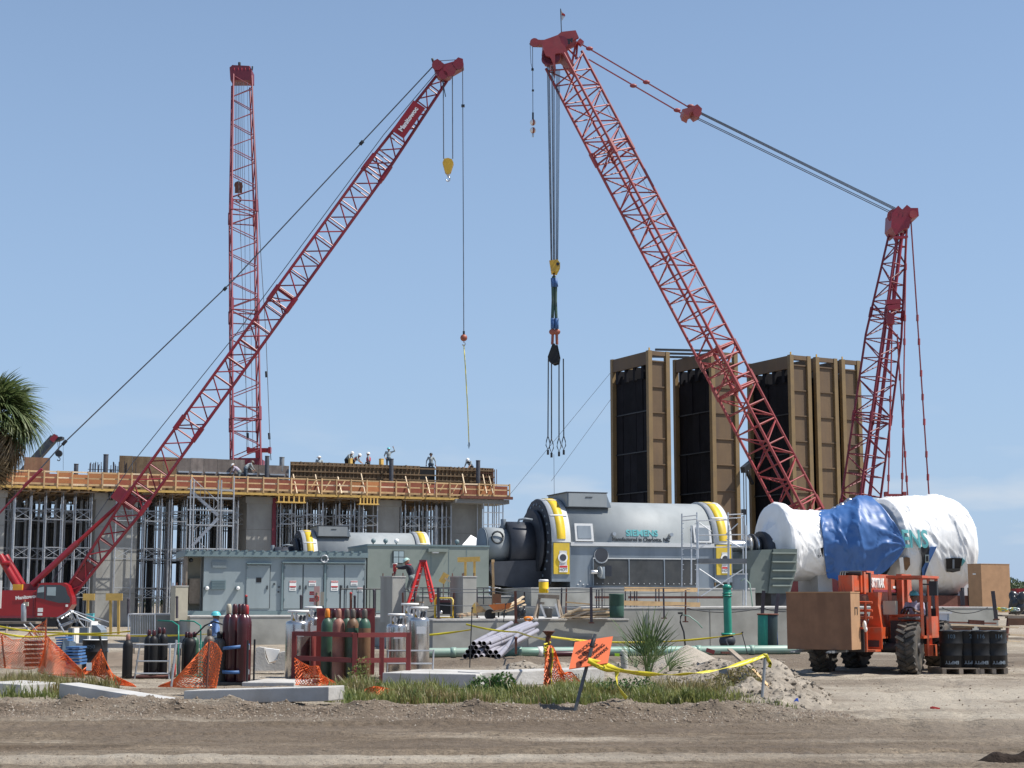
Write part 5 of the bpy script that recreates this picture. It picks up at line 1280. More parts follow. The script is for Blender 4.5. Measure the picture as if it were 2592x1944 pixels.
def notice(px0, px1, y0, y1, parent, head='sign_red', txt='DANGER', F=E1, v=-.05, dbl=False):
    a, b = eu(px0, F), eu(px1, F); z0, z1 = ez(y1, a, F), ez(y0, a, F)
    s_ = fbox('notice', F, a, b, v - .014, v, z0, z1, 'white_paint', parent)
    hh = (z1 - z0) * (.18 if dbl else .32)
    fbox('notice_heading', F, a + .01, b - .01, v - .022, v - .016, z1 - hh, z1 - .01, head, s_)
    if dbl: fbox('notice_heading', F, a + .01, b - .01, v - .022, v - .016, z0 + (z1 - z0) * .34, z0 + (z1 - z0) * .46, head, s_)
    w_ = (b - a)
    text('lettering', txt, w_ * .21, F.p((a + b) / 2, v - .024, z1 - hh / 2), F.u, (0, 0, 1), 'white_paint', s_, .002)
    for k in range(2): fbox('print_line', F, a + w_ * .12, b - w_ * .12, v - .02, v - .016, z0 + (z1 - z0) * (.12 + .17 * k), z0 + (z1 - z0) * (.17 + .17 * k), 'ink', s_)
    return s_
notice(732, 749, 1470, 1495, ds[0], dbl=True); notice(781, 799, 1470, 1483, ds[1]); notice(837, 855, 1470, 1495, ds[2], dbl=True); notice(887, 904, 1470, 1482, ds[3]); notice(904, 917, 1487, 1497, ds[3])
for px, y in ((522, 1489), (600, 1489)):
    a = eu(px); l_ = disc('horn_lamp', E1.p(a, -.16, ez(y, a)), .10, .3, E1.v, 'encl_dark', e1); ball('lamp_lens', E1.p(a, -.33, ez(y, a)), .085, 'white_paint', l_)
for (x0, x1, y0, y1, m) in ((535, 573, 1421, 1437, 'encl_blue'), (534, 571, 1469, 1492, 'encl_dark')):
    v_ = fbox('louvre_frame', E1, eu(x0), eu(x1), -.05, -.003, ez(y1, eu(x0)), ez(y0, eu(x0)), m, e1)
    for k in range(6):
        za = ez(y1, eu(x0)) + (ez(y0, eu(x0)) - ez(y1, eu(x0))) * (k + .3) / 6; fbox('louvre', E1, eu(x0) + .03, eu(x1) - .03, -.07, -.052, za, za + .03, m, v_)
tube('round_fixture', [E1.p(eu(818) + .16 * math.cos(k * .524), -.2, ez(1415, eu(818)) + .16 * math.sin(k * .524)) for k in range(13)], .035, 'galv', e1); bar('fixture_stem', E1.p(eu(818), -.2, ez(1420, eu(818))), E1.p(eu(818), .0, ez(1420, eu(818))), .04, 'galv', e1)
for x, y in ((692, 1480), (704, 1488), (703, 1500)): fbox('lock_plate', E1, eu(x), eu(x) + .07, -.04, -.003, ez(y, eu(x)), ez(y, eu(x)) + .07, 'ink', e1)
E2 = Fr((gx(930, 72.4, 3), 72.4, 0), GY)
e2 = thing('control_enclosure', 'tall plain green grey metal enclosure behind the red ladder', 'enclosure', E2.p(3, 0, 1.2))
W2_ = along(E2.p(0, 0, 3), E2.u, 1237); Z2_ = gz(1377, 72.4)
fbox('wall', E2, 0, W2_, 0, 4.2, 1.2, Z2_ - .08, 'encl_green', e2); fbox('roof', E2, -.03, W2_ + .03, -.04, 4.25, Z2_ - .08, Z2_, 'encl_dark', e2); fbox('base_skid', E2, -.01, W2_ + .01, -.03, 4.2, 1.18, 1.36, 'encl_dark', e2)
for px in (1090, 1135, 1180): fbox('panel_joint', E2, eu(px, E2), eu(px, E2) + .02, -.012, -.001, 1.4, Z2_ - .1, 'encl_dark', e2)
a = eu(1080, E2); cn = fbox('lamp_canopy', E2, a, eu(1130, E2), -.3, -.004, ez(1397, a, E2), ez(1389, a, E2), 'encl_green', e2); fbox('lamp', E2, a + .2, a + .5, -.25, -.1, ez(1397, a, E2) - .06, ez(1397, a, E2) - .003, 'white_paint', cn)
for px, y in ((947, 1373), (978, 1375), (1006, 1374), (1160, 1372)):
    a = eu(px, E2); s_ = bar('floodlight_stem', E2.p(a, .3, Z2_), E2.p(a, .3, Z2_ + .12), .03, 'black_steel', e2); ball('floodlight', E2.p(a, .25, Z2_ + .16), .11, 'encl_dark' if px != 1006 else 'white_paint', s_)
a = eu(993, E2); w_ = fbox('drawing_board', E2, a, eu(1022, E2), -.05, -.004, ez(1427, a, E2), ez(1394, a, E2), 'ink', e2)
for i in range(2):
    for j in range(2):
        q = a + .04 + i * .25; zz = ez(1427, a, E2) + .04 + j * .28; fbox('drawing_sheet', E2, q, q + .22, -.062, -.052, zz, zz + .25, 'glass_pale', w_)
for k in range(7):
    a = eu(rng.uniform(940, 1225), E2); zz = rng.uniform(2.2, Z2_ - .2); beam('scuff', E2.p(a, -.006, zz), E2.p(a + .12, -.006, zz + .22), .015, .012, 'encl_dark', e2)
t = thing('white_tent', 'white canopy tent peeking out behind the green grey enclosure', 'tent', at(1200, 1470, 96))
ap = at(1192, 1354, 97); base = [at(1166, 1384, 94), at(1262, 1398, 95), at(1266, 1396, 101), at(1172, 1384, 101)]
mesh_obj('canopy', [ap] + base + [b - Vector((0, 0, .5)) for b in base], [(0, 1, 2), (0, 2, 3), (0, 3, 4), (0, 4, 1), (1, 5, 6, 2), (2, 6, 7, 3), (3, 7, 8, 4), (4, 8, 5, 1)], 'tent_white', t)
for b in base: bar('tent_pole', (b.x, b.y, .5), b, .05, 'white_paint', t)
mesh_obj('side_curtain', [base[1] - Vector((0, 0, .4)), base[2] - Vector((0, 0, .4)), Vector((base[2].x, base[2].y, 1.5)), Vector((base[1].x, base[1].y, 1.5)), at(1236, 1400, 94.5), at(1238, 1436, 94.5)], [(0, 1, 2, 3), (0, 3, 5, 4)], 'tent_white', t)
# ================================================================== THINGS ON THE FOUNDATION
def on(px, py, D): return at(px, py, D)
def plank(name, a, b, w, h, m, parent, up=(0, 0, 1)): return beam(name, a, b, w, h, m, parent, up)
# steel stakes with two cables: edge protection of the foundation wall
fs_posts = [(1021, 1410, 1575, 59.0), (1049, 1495, 1567, 59.3), (1110, 1488, 1568, 58.0), (1147, 1498, 1566, 60), (1208, 1490, 1566, 61), (1252, 1490, 1566, 60), (1306, 1496, 1578, 57.6), (1326, 1498, 1566, 60), (1420, 1488, 1566, 60), (1432, 1488, 1566, 62), (1497, 1486, 1578, 58.2), (1681, 1488, 1566, 60), (1735, 1494, 1575, 59.5)]
for i, (px, y0, y1, D) in enumerate(fs_posts):
    if px == 1021: y0 = 1500
    p0, p1 = at(px, y1, D), at(px + rng.uniform(-2, 2), y0, D)
    t = thing('edge_stake', 'dark steel edge stake standing on the low foundation wall, %s counting from the ladder' % ORD[i], 'stake', p0, 'edge protection stakes')
    beam('stake', p0, p1, .10 if i in (2, 6, 10) else .06, .10 if i in (2, 6, 10) else .06, 'rebar' if i % 3 else 'rust', t); beam('foot_plate', p0, p0 + Vector((0, 0, .04)), .2, .2, 'rust', t)
for k, (px, y0, y1, D) in enumerate(((1965, 1502, 1600, 60), (1928, 1495, 1582, 61), (2366, 1500, 1548, 63), (2437, 1495, 1535, 64), (2517, 1496, 1570, 62))):
    p0, p1 = at(px - 6 if k == 0 else px + (5 if k > 3 else 0), y1, D), at(px + 5 if k < 2 else px - 4, y0, D)
    t = thing('edge_stake', 'dark leaning steel stake on the taller wall, %s from the hopper' % ORD[k], 'stake', p0, 'edge protection stakes')
    beam('stake', p0, p1, .12, .12, 'rebar', t); beam('foot_plate', p0, p0 + (p1 - p0) * .05, .2, .2, 'rust', t)
t = thing('edge_cable', 'slack steel cables strung between the foundation stakes', 'cable', at(1300, 1500, 59))
for y in (1488, 1497, 1532):
    pts = []
    for a, b in zip((1021, 1110, 1252, 1306, 1497, 1735), (1110, 1252, 1306, 1497, 1735, 1750)):
        q = sag(at(a, y + rng.uniform(-1, 1), 58.5), at(b, y + rng.uniform(-1, 2), 58.6), .04, 5); pts += q[:-1]
    tube('cable', pts, .013, 'steel_cable', t, 5)
t = thing('edge_cable', 'dark cable sagging along the taller foundation wall', 'cable', at(1900, 1545, 60.5))
tube('cable', sag(at(1740, 1540, 60), at(1930, 1538, 61.0), .16) + sag(at(1930, 1538, 61.0), at(1990, 1548, 61), .05), .022, 'black_steel', t, 5)
tube('cable', sag(at(2385, 1538, 62.3), at(2500, 1538, 63), .22), .02, 'black_steel', t, 5)
# black hand rail in front of the enclosures
t = thing('hand_rail', 'black tubular hand rail in front of the metal enclosures', 'railing', at(950, 1540, 66))
FRr = Fr((gx(860, 65.5), 65.5, 0), GY)
for px in list(range(861, 1040, 15)):
    u = along(FRr.p(0, 0, 1.9), FRr.u, px); big = (px - 861) % 60 == 0
    bar('rail_post' if big else 'baluster', FRr.p(u, 0, 1.18), FRr.p(u, 0, 2.33 if not big else 2.45), .035 if big else .016, 'black_steel', t, 'cyl6')
for z in (2.3, 1.3): bar('rail', FRr.p(0, 0, z), FRr.p(along(FRr.p(0, 0, 1.9), FRr.u, 1040), 0, z), .03, 'black_steel', t, 'cyl6')
t = thing('hand_rail', 'black tubular hand rail beyond the second concrete pillar', 'railing', at(1130, 1530, 67))
for px in list(range(1070, 1250, 22)):
    p = at(px, 1530, 67); bar('baluster', p, (p.x, p.y, gz(1489, 67)), .022, 'black_steel', t, 'cyl6')
for y in (1488, 1500): bar('rail', at(1062, y, 67), at(1250, y, 67), .025, 'black_steel', t, 'cyl6')
for k, (px, y0, y1, m) in enumerate(((623, 1509, 1562, 'rebar'), (762, 1509, 1542, 'rebar'), (888, 1502, 1545, 'rust'), (898, 1510, 1545, 'rebar'), (947, 1495, 1545, 'rebar'), (325, 1518, 1560, 'rebar'), (448, 1512, 1565, 'rebar'))):
    D = 64; t = thing('marker_rod', 'upright dark steel rod before the enclosure plinth, %s counting from the orange nets' % ORD[k], 'rod', at(px, y1, D), 'upright steel rods')
    bar('rod', at(px, y1, D), at(px, y0, D), .055, m, t, 'cyl6'); ball('rod_tip', at(px, y0, D), .06, 'cap_red' if k in (0, 2) else m, t)
# short concrete curb behind the ladder and wires
t = thing('concrete_kerb', 'short concrete kerb block below the red ladder', 'kerb', at(1070, 1565, 60)); F = Fr((gx(1037, 60.5), 60.5, ZA), GY)
fbox('kerb_body', F, 0, 1.05, 0, .6, 0, .28, 'concrete', t); fbox('kerb_top', F, -.01, 1.06, -.01, .61, .28, .31, 'concrete_pale', t)
# step ladder
t = thing('step_ladder', 'red fibreglass step ladder standing open beside a worker', 'ladder', at(1065, 1540, 60.5))
lad = [(1033, 1527, 60.2, 1066, 1421, 60.6), (1046, 1522, 61.2, 1070, 1421, 61.0), (1104, 1530, 60.2, 1076, 1421, 60.6), (1092, 1524, 61.2, 1073, 1421, 61.0)]
for a, b, D, c, d, E in lad: beam('rail', at(a, b, D), at(c, d, E), .07, .10, 'ladder_red', t)
for k in range(6):
    f = (k + .6) / 6.6
    p = at(1033, 1527, 60.2).lerp(at(1066, 1421, 60.6), f); q = at(1046, 1522, 61.2).lerp(at(1070, 1421, 61.0), f); beam('step', p, q, .09, .03, 'alu', t)
    p = at(1104, 1530, 60.2).lerp(at(1076, 1421, 60.6), f); q = at(1092, 1524, 61.2).lerp(at(1073, 1421, 61.0), f); beam('rear_bar', p, q, .03, .03, 'alu', t)
box('top_cap', at(1071, 1420, 60.8), (.26, .55, .07), 'crane_dark', t)
# portable generator
t = thing('portable_generator', 'small black portable generator in a yellow tube frame', 'generator', at(1124, 1562, 59))
c = at(1124, 1540, 59); box('engine_block', c, (.50, .5, .42), 'cyl_black', t); box('engine_cover', c + Vector((0, 0, .26)), (.46, .46, .10), 'cyl_maroon', t); ball('muffler', c + Vector((-.1, -.3, -.14)), .07, 'steel_bright', t)
for dy in (-.28, .28):
    q = [(-.33, -.33), (-.33, .3), (-.28, .38), (.28, .38), (.33, .3), (.33, -.33), (-.33, -.33)]
    tube('frame_tube', [c + Vector((x, dy, z)) for x, z in q], .028, 'gen_yellow', t)
bar('frame_leg', c + Vector((-.33, -.28, -.33)), c + Vector((-.33, .28, -.33)), .03, 'gen_yellow', t); bar('frame_leg', c + Vector((.33, -.28, -.33)), c + Vector((.33, .28, -.33)), .03, 'gen_yellow', t)
t = thing('warning_tube', 'orange plastic tube with a white cap next to portable generator', 'tube', at(1106, 1530, 59)); bar('tube', at(1106, 1530, 59), at(1106, 1504, 59), .085, 'cyl_orange', t, 'cyl12'); bar('cap', at(1106, 1504, 59), at(1106, 1501, 59), .09, 'white_paint', t, 'cyl12')
# timber stand on the second pillar, prop and mallet shaped offcut
t = thing('timber_trestle', 'yellow timber trestle standing on the second concrete pillar', 'timber frame', at(1187, 1458, 59.9))
plank('head_board', at(1158, 1417, 59.8), at(1215, 1415, 59.8), .06, .18, 'lumber_yellow', t)
for px in (1178, 1201): plank('leg', at(px, 1458, 59.9), at(px, 1420, 59.9), .07, .09, 'lumber_yellow', t)
for k in range(9): box('top_cleat', at(1162 + k * 6, 1412.5, 59.8), (.03, .05, .05), 'lumber_yellow', t)
t = thing('timber_post', 'tall weathered timber post beside the exciter end of generator', 'post', at(1249, 1530, 59)); plank('post', at(1250, 1535, 59), at(1247, 1416, 59), .09, .09, 'lumber', t); plank('cleat', at(1244, 1420, 58.9), at(1252, 1420, 58.9), .03, .1, 'lumber', t)
t = thing('wooden_offcut', 'tilted wooden block with a pale handle before the green enclosure', 'offcut', at(1125, 1470, 60)); plank('block', at(1117, 1475, 60), at(1130, 1452, 60), .1, .24, 'lumber_yellow', t, (1, 0, .6)); plank('handle', at(1126, 1463, 59.9), at(1140, 1473, 59.9), .05, .07, 'lumber_pale', t)
plank('prop', at(1123, 1475, 60.1), at(1121, 1540, 60.1), .05, .05, 'lumber_grey', t)
# plywood offcuts and wheelbarrow
t = thing('plywood_offcut', 'pale triangular plywood offcuts leaning by the second pillar', 'plywood', at(1215, 1550, 58.6))
extrude('sheet', Fr((0, 58.7, 0), 0), [(at(x, y, 58.7).x, at(x, y, 58.7).z) for x, y in ((1205, 1522), (1209, 1527), (1235, 1549), (1205, 1551))], 0, .04, 'lumber', t); extrude('sheet', Fr((0, 58.5, 0), 0), [(at(x, y, 58.5).x, at(x, y, 58.5).z) for x, y in ((1196, 1532), (1203, 1524), (1206, 1552), (1192, 1551))], 0, .04, 'lumber_yellow', t)
wb = thing('wheelbarrow', 'rusty orange wheelbarrow tipped beside the lumber', 'wheelbarrow', at(1265, 1563, 58.2))
tr_ = [at(1236, 1531, 57.9), at(1296, 1526, 57.9), at(1288, 1541, 57.9), at(1250, 1545, 57.9)]
n4 = [p + Vector((0, .6, 0)) for p in tr_]
mesh_obj('tray', tr_ + n4, [(0, 1, 2, 3), (7, 6, 5, 4), (3, 2, 6, 7), (0, 3, 7, 4), (1, 5, 6, 2)], 'barrow_orange', wb)
disc('wheel', at(1240, 1556, 58.2), .2, .1, (0, 1, 0), 'rubber', wb); tube('handle', [at(1245, 1550, 58), at(1270, 1546, 58), at(1318, 1520, 58)], .03, 'lumber_pale', wb); tube('handle', [at(1245, 1550, 58.5), at(1272, 1545, 58.5), at(1320, 1518, 58.5)], .03, 'lumber_pale', wb)
for x in (1262, 1276): bar('leg', at(x, 1546, 58.2), at(x, 1563, 58.2), .03, 'black_steel', wb)
box('tray_box', at(1258, 1515, 58.6), (.30, .5, .34), 'cyl_brown', wb)
t = thing('black_bag', 'crumpled black plastic bag on the foundation by the wheelbarrow', 'bag', at(1318, 1560, 58.4))
for k in range(7): ball('bag_fold', at(1318 + rng.uniform(-7, 7), 1552 + rng.uniform(-8, 6), 58.4), .13, 'plastic_black', t, (.8, .7, 1.3), Matrix.Rotation(rng.uniform(-.9, .9), 3, 'Y'))
# lumber piles
def lumber_pile(label, boards, loc, cat='lumber pile'):
    t = thing('lumber_pile', label, cat, loc)
    for (a, b, w, h, m) in boards: plank('board', a, b, w, h, m, t)
    return t
bs = []
for k in range(16):
    y = 1563 - (k % 6) * 4.2 + rng.uniform(-1, 1); D = 58.2 + (k // 6) * .35 + rng.uniform(0, .2)
    x0 = 1418 + rng.uniform(-6, 30) + (k % 6) * 5; bs.append((at(x0, y + rng.uniform(0, 4), D), at(1543 + rng.uniform(-8, 2), y - rng.uniform(0, 3), D + .4), .14, .05, rng.choice(('lumber_pale', 'lumber', 'lumber_grey', 'lumber_pale'))))
bs += [(at(1421, 1560, 58), at(1470, 1538, 58.1), .1, .05, 'lumber_pale'), (at(1440, 1566, 57.9), at(1490, 1548, 58), .1, .04, 'lumber_grey'), (at(1432, 1524, 60), at(1500, 1530, 60), .08, .05, 'lumber')]
lumber_pile('jumbled stack of pale boards beside the green barrel', bs, at(1480, 1565, 58.4))
lumber_pile('long boards slanting up beside the wheelbarrow', [(at(1285, 1535, 59), at(1325, 1510, 59.4), .12, .05, 'lumber_pale'), (at(1280, 1542, 59), at(1326, 1521, 59.4), .12, .05, 'lumber'), (at(1275, 1550, 59), at(1330, 1530, 59.5), .1, .05, 'lumber_pale')], at(1300, 1550, 59))
bs = [(at(1160 + rng.uniform(-8, 8), 1558 + rng.uniform(-5, 5), 58.6), at(1205 + rng.uniform(-10, 8), 1553 + rng.uniform(-5, 5), 58.8), .08, .05, rng.choice(('lumber_pale', 'lumber_grey', 'barrow_orange'))) for k in range(8)]
lumber_pile('small heap of scrap boards between portable generator and second pillar', bs, at(1180, 1562, 58.6))
lumber_pile('two long form boards fixed along the edge below the generator', [(at(1580, 1491, 61), at(1765, 1493, 62), .05, .16, 'lumber'), (at(1568, 1526, 60.5), at(1772, 1531, 61.5), .05, .18, 'lumber')], at(1670, 1540, 61), 'boards')
for k, px in enumerate((1510, 1516, 1524, 1583, 1596, 1606, 1612, 1660, 1668)):
    t = thing('rebar_rod', 'thin upright rebar on the foundation near the form boards, %s from green barrel' % ORD[k], 'rebar', at(px, 1540, 61.2), 'thin rebar by the form boards')
    bar('rod', at(px, 1545, 61.2), at(px, 1489 + rng.uniform(0, 4), 61.2), .025, 'rebar', t, 'cyl5'); bar('tie', at(px - 2, 1520, 61.15), at(px + 2, 1520, 61.15), .02, 'rust', t, 'cyl5')
t = thing('safety_netting', 'red safety netting strip behind the green barrel', 'netting', at(1700, 1516, 63)); 
for (a, b) in ((1505, 1545), (1590, 1840)):
    fbox('strip', Fr((0, 0, 0), 0), at(a, 1510, 63).x, at(b, 1510, 63).x, 63, 63.02, gz(1515, 63), gz(1509, 63), 'rust', t)
# sawhorse with yellow water cooler
sh = thing('sawhorse', 'weathered wooden sawhorse with splayed legs under yellow cooler', 'sawhorse', at(1385, 1566, 58))
plank('top_beam', at(1362, 1509, 57.9), at(1416, 1511, 57.9), .16, .14, 'lumber_grey', sh)
for a, b, D in ((1366, 1352, 57.6), (1366, 1360, 58.3), (1411, 1418, 57.6), (1411, 1424, 58.3)): plank('leg', at(a, 1512, 57.9), at(b, 1564, D), .06, .09, 'lumber_grey', sh)
plank('cross_tie', at(1360, 1527, 57.8), at(1378, 1527, 57.8), .04, .09, 'lumber_grey', sh); plank('white_leg', at(1368, 1530, 57.4), at(1381, 1563, 57.4), .05, .07, 'white_paint', sh); plank('white_leg', at(1406, 1528, 57.4), at(1416, 1563, 57.4), .05, .07, 'white_paint', sh)
ck = thing('water_cooler', 'bright yellow drum cooler with white lid on the sawhorse', 'cooler', at(1376, 1502, 57.9))
put('cooler_body', lathe_mesh('cooler', [(.165, 0), (.175, .02), (.175, .12), (.18, .13), (.18, .17), (.175, .18), (.178, .38), (.17, .40)], 'cooler_yellow', 18), ck, Matrix.Translation(at(1376, 1501, 57.9)))
put('cooler_lid', lathe_mesh('coolerlid', [(.178, 0), (.178, .07), (.15, .085)], 'white_paint', 18), ck, Matrix.Translation(at(1376, 1501, 57.9) + Vector((0, 0, .402))))
box('spigot', at(1388, 1492, 57.75), (.08, .08, .05), 'white_paint', ck)
t = thing('green_barrel', 'dark green plastic barrel among stacked boards on foundation', 'barrel', at(1561, 1562, 58.3)); put('barrel_body', lathe_mesh('barrel', [(.24, 0), (.26, .05), (.27, .4), (.265, .42), (.275, .44), (.27, .8), (.28, .82), (.28, .86), (.25, .86)], 'bin_green', 20), t, Matrix.Translation(at(1561, 1563, 58.3)))
ball('rubbish', at(1561, 1507, 58.3), .2, 'white_paint', t, (1, 1, .25))
t = thing('plastic_bucket', 'grey bucket lying on the foundation under the sawhorse', 'bucket', at(1390, 1560, 58.1)); put('bucket_body', lathe_mesh('bucket', [(.13, 0), (.16, .34), (.17, .35), (.15, .36)], 'galv_dull', 16), t, Matrix.Translation(at(1388, 1564, 58.3))); tube('bail', [at(1379, 1543, 58.3), at(1388, 1536, 58.3), at(1397, 1543, 58.3)], .012, 'galv', t)
t = thing('orange_cord', 'coil of orange cord hanging over the foundation edge', 'cord', at(1337, 1566, 57))
for k in range(4): tube('coil', [at(1337 + (11 - k) * math.cos(a * .4), 1565 + 4 * math.sin(a * .4) + k, 56.95 - k * .02) for a in range(17)], .022, 'cyl_orange', t)
# scaffold at the far end of the generator
sc_ = thing('scaffold_tower', 'galvanised frame scaffold wrapped round the turbine end of generator', 'scaffold', at(1830, 1535, 68))
for (px, y0, y1, D) in ((1726, 1300, 1485, 70.5), (1764, 1297, 1500, 70.5), (1767, 1320, 1533, 68), (1843, 1297, 1533, 70.5), (1881, 1306, 1533, 70.5), (1888, 1330, 1533, 68), (1845, 1330, 1533, 68), (1750, 1330, 1480, 71)):
    bar('standard', at(px, y1, D), at(px, y0, D), .035, 'galv', sc_, 'cyl6')
for (a, b, c, d, D) in ((1726, 1308, 1764, 1304, 70.4), (1726, 1318, 1764, 1314, 70.4), (1767, 1318, 1843, 1316, 70.4), (1843, 1303, 1881, 1301, 70.4), (1843, 1312, 1881, 1310, 70.4), (1767, 1355, 1888, 1353, 68), (1767, 1386, 1885, 1384, 68), (1730, 1388, 1764, 1388, 70.4)): bar('ledger', at(a, b, D), at(c, d, D), .028, 'galv', sc_, 'cyl6')
for (a, b, c, d, D) in ((1770, 1323, 1800, 1345, 70.3), (1838, 1352, 1868, 1325, 68), (1770, 1440, 1848, 1492, 67.9), (1770, 1512, 1882, 1440, 67.9), (1768, 1388, 1790, 1375, 68), (1838, 1365, 1880, 1388, 68)): bar('brace', at(a, b, D), at(c, d, D), .026, 'galv', sc_, 'cyl6')
fbox('platform', Fr((0, 0, 0), 0), at(1768, 1424, 68).x, at(1890, 1424, 68).x, 67.9, 69.0, gz(1426, 68), gz(1414, 68), 'galv_dull', sc_)
for k in range(10):
    for px in (1728, 1761): bar('rung', at(px - 2, 1325 + k * 13, 70.4), at(px + 3, 1325 + k * 13, 70.4), .018, 'galv', sc_, 'cyl5')
box('lamp_head', at(1882, 1296, 70.5), (.2, .2, .24), 'black_steel', sc_)
t = thing('junction_box', 'grey metal box on the pedestal under the scaffold', 'box', at(1873, 1490, 70)); box('box_body', at(1873, 1472, 70), (.62, .4, .7), 'gen_side', t); box('box_lid', at(1873, 1453, 70), (.64, .42, .04), 'gen_band', t); tube('conduit', [at(1875, 1470, 69.6), at(1886, 1465, 69.5), at(1898, 1478, 69.5), at(1901, 1500, 69.5), at(1905, 1540, 69.5)], .03, 'pipe_mint', t)
# pipes standing in front of the walls
t = thing('standpipe', 'bright green flanged standpipe rising in front of the foundation wall', 'standpipe', at(1843, 1635, 55.5))
bar('pipe', at(1843, 1605, 55.5), at(1840, 1490, 55.5), .14, 'pipe_green', t, 'cyl16'); put('cap', lathe_mesh('spcap', [(.155, 0), (.155, .1), (.1, .15), (.05, .16)], 'pipe_green', 16), t, Matrix.Translation(at(1840, 1491, 55.5)))
for y in (1502, 1508): bar('collar', at(1840.5, y + 2, 55.5), at(1840.4, y - 2, 55.5), .165, 'pipe_green', t, 'cyl16')
bar('flange', at(1843, 1608, 55.5), at(1843, 1602, 55.5), .24, 'pipe_green', t, 'cyl16'); ball('valve_body', at(1841, 1622, 55.5), .26, 'gen_dark', t, (1.1, 1, .9)); bar('valve_outlet', at(1828, 1628, 55.5), at(1845, 1625, 55.3), .15, 'gen_dark', t)
for i, (px, r, m, lab) in enumerate(((1934, .22, 'pipe_green', 'green upright pipe stub beside a black one'), (1951, .24, 'pipe_dark', 'black upright pipe stub with rusty rim beside the green one'))):
    t = thing('pipe_stub', lab, 'pipe', at(px, 1640, 55)); bar('pipe', at(px, 1640, 55), at(px, 1556, 55), r, m, t, 'cyl16'); bar('rim', at(px, 1557, 55), at(px, 1553, 55), r * 1.12, 'rust', t, 'cyl16')
t = thing('blue_hose', 'thin dark blue hose hanging beside the black pipe stub', 'hose', at(1966, 1630, 54.9)); tube('hose', [at(1961, 1558, 54.9), at(1965, 1590, 54.9), at(1968, 1636, 54.9)], .03, 'strap_blue', t); bar('coupling', at(1961, 1560, 54.9), at(1961, 1555, 54.9), .05, 'rust', t)
t = thing('garden_tap', 'standing water tap with a pale hose before the wall', 'tap', at(1735, 1640, 54)); tube('riser', [at(1735, 1640, 54), at(1731, 1600, 54), at(1722, 1575, 54), at(1723, 1560, 54), at(1728, 1555, 54)], .03, 'black_steel', t); tube('hose', [at(1728, 1556, 54), at(1745, 1560, 54), at(1765, 1575, 54), at(1778, 1590, 54)], .02, 'pipe_mint', t); box('valve', at(1722, 1552, 54), (.16, .08, .06), 'black_steel', t)
# long mint pipe lying on the ground
t = thing('laid_pipe', 'long mint green pipe lying on the ground along the wall', 'pipe', at(1100, 1660, 50.5))
prev = None
segs = [(1028, 51.0), (1150, 51.3), (1316, 51.9), (1370, 52.1), (1480, 52.5), (1640, 53.1), (1770, 53.6), (1905, 54.1), (2020, 54.6)]
for (a, Da), (b, Db) in zip(segs, segs[1:]):
    bar('pipe_length', (gx(a, Da), Da, .16), (gx(b, Db) - .03, Db, .16), .15, 'pipe_mint', t, 'cyl16'); bar('joint', (gx(b, Db) - .12, Db, .16), (gx(b, Db) + .06, Db, .16), .17, 'pipe_mint' if b != 1370 else 'white_paint', t, 'cyl16')
t = thing('laid_pipe', 'short maroon pipe lying in front of the mint pipe', 'pipe', at(1420, 1655, 50.5)); bar('pipe_length', (gx(1400, 50.6), 50.6, .14), (gx(1470, 50.9), 50.9, .14), .09, 'cyl_maroon', t, 'cyl12'); bar('joint', (gx(1399, 50.6), 50.6, .14), (gx(1404, 50.62), 50.62, .14), .11, 'cyl_maroon', t, 'cyl12')
# stack of grey pvc pipes
def open_pipe(name, a, b, r, label, grp):
    a, b = Vector(a), Vector(b); L = (b - a).length
    t = thing(name, label, 'pipe', a, grp)
    M = Matrix.Translation(a) @ rot_z_to(b - a).to_4x4() @ Matrix.Diagonal((r, r, L, 1))
    n = 14; key = 'pvc'
    if key not in LATH:
        vs_, fs_, mi = [], [], []
        for rr, z in ((1, 0), (1, 1), (.86, 1), (.86, 0)): vs_ += [(rr * math.cos(2 * math.pi * i / n), rr * math.sin(2 * math.pi * i / n), z) for i in range(n)]
        for q in range(4):
            for i in range(n): fs_.append((q * n + i, q * n + (i + 1) % n, ((q + 1) % 4) * n + (i + 1) % n, ((q + 1) % 4) * n + i)); mi.append(1 if q == 2 else 0)
        LATH[key] = mk_mesh('pvc', vs_, fs_, ['pvc_grey', 'pvc_inside_shade'], True, mi)
    put('pipe', LATH[key], t, M); bar('band', a.lerp(b, .30), a.lerp(b, .305), r * 1.03, 'lumber_grey', t, 'cyl12')
dirp = Vector((.24, .96, .085)).normalized(); side = Vector((.78, -.62, 0))
ends = [(0, 0), (1, 0), (2, 0), (3, 0), (4, 0), (5, 0), (6, 0), (.5, 1), (1.5, 1), (2.5, 1), (3.5, 1), (4.5, 1), (5.5, 1), (1, 2), (2, 2), (3, 2), (4, 2), (1.6, 3), (2.6, 3), (3.4, 3), (4.3, 3)]
p00 = Vector((gx(1176, 46.5), 46.5, .20)); rp_ = .073
for k, (c, r) in enumerate(ends):
    a = p00 + Vector((1, 0, 0)) * (c * .165) + Vector((0, rng.uniform(-.25, .25), r * .125))
    b = a + dirp * (5.2 + rng.uniform(-.4, .4)) + Vector((rng.uniform(-.3, .35) - c * .03, 0, .05))
    open_pipe('pvc_pipe', a, b, rp_, 'grey plastic pipe in the heaped pile, %s row up, %s from the mint pipe end' % (ORD[r], ORD[int(c)]), 'heap of grey plastic pipes')
open_pipe('pvc_pipe', at(1262, 1661, 45.4), at(1318, 1598, 48.5), rp_, 'grey plastic pipe leaning steeply across the end of the heap', 'heap of grey plastic pipes')
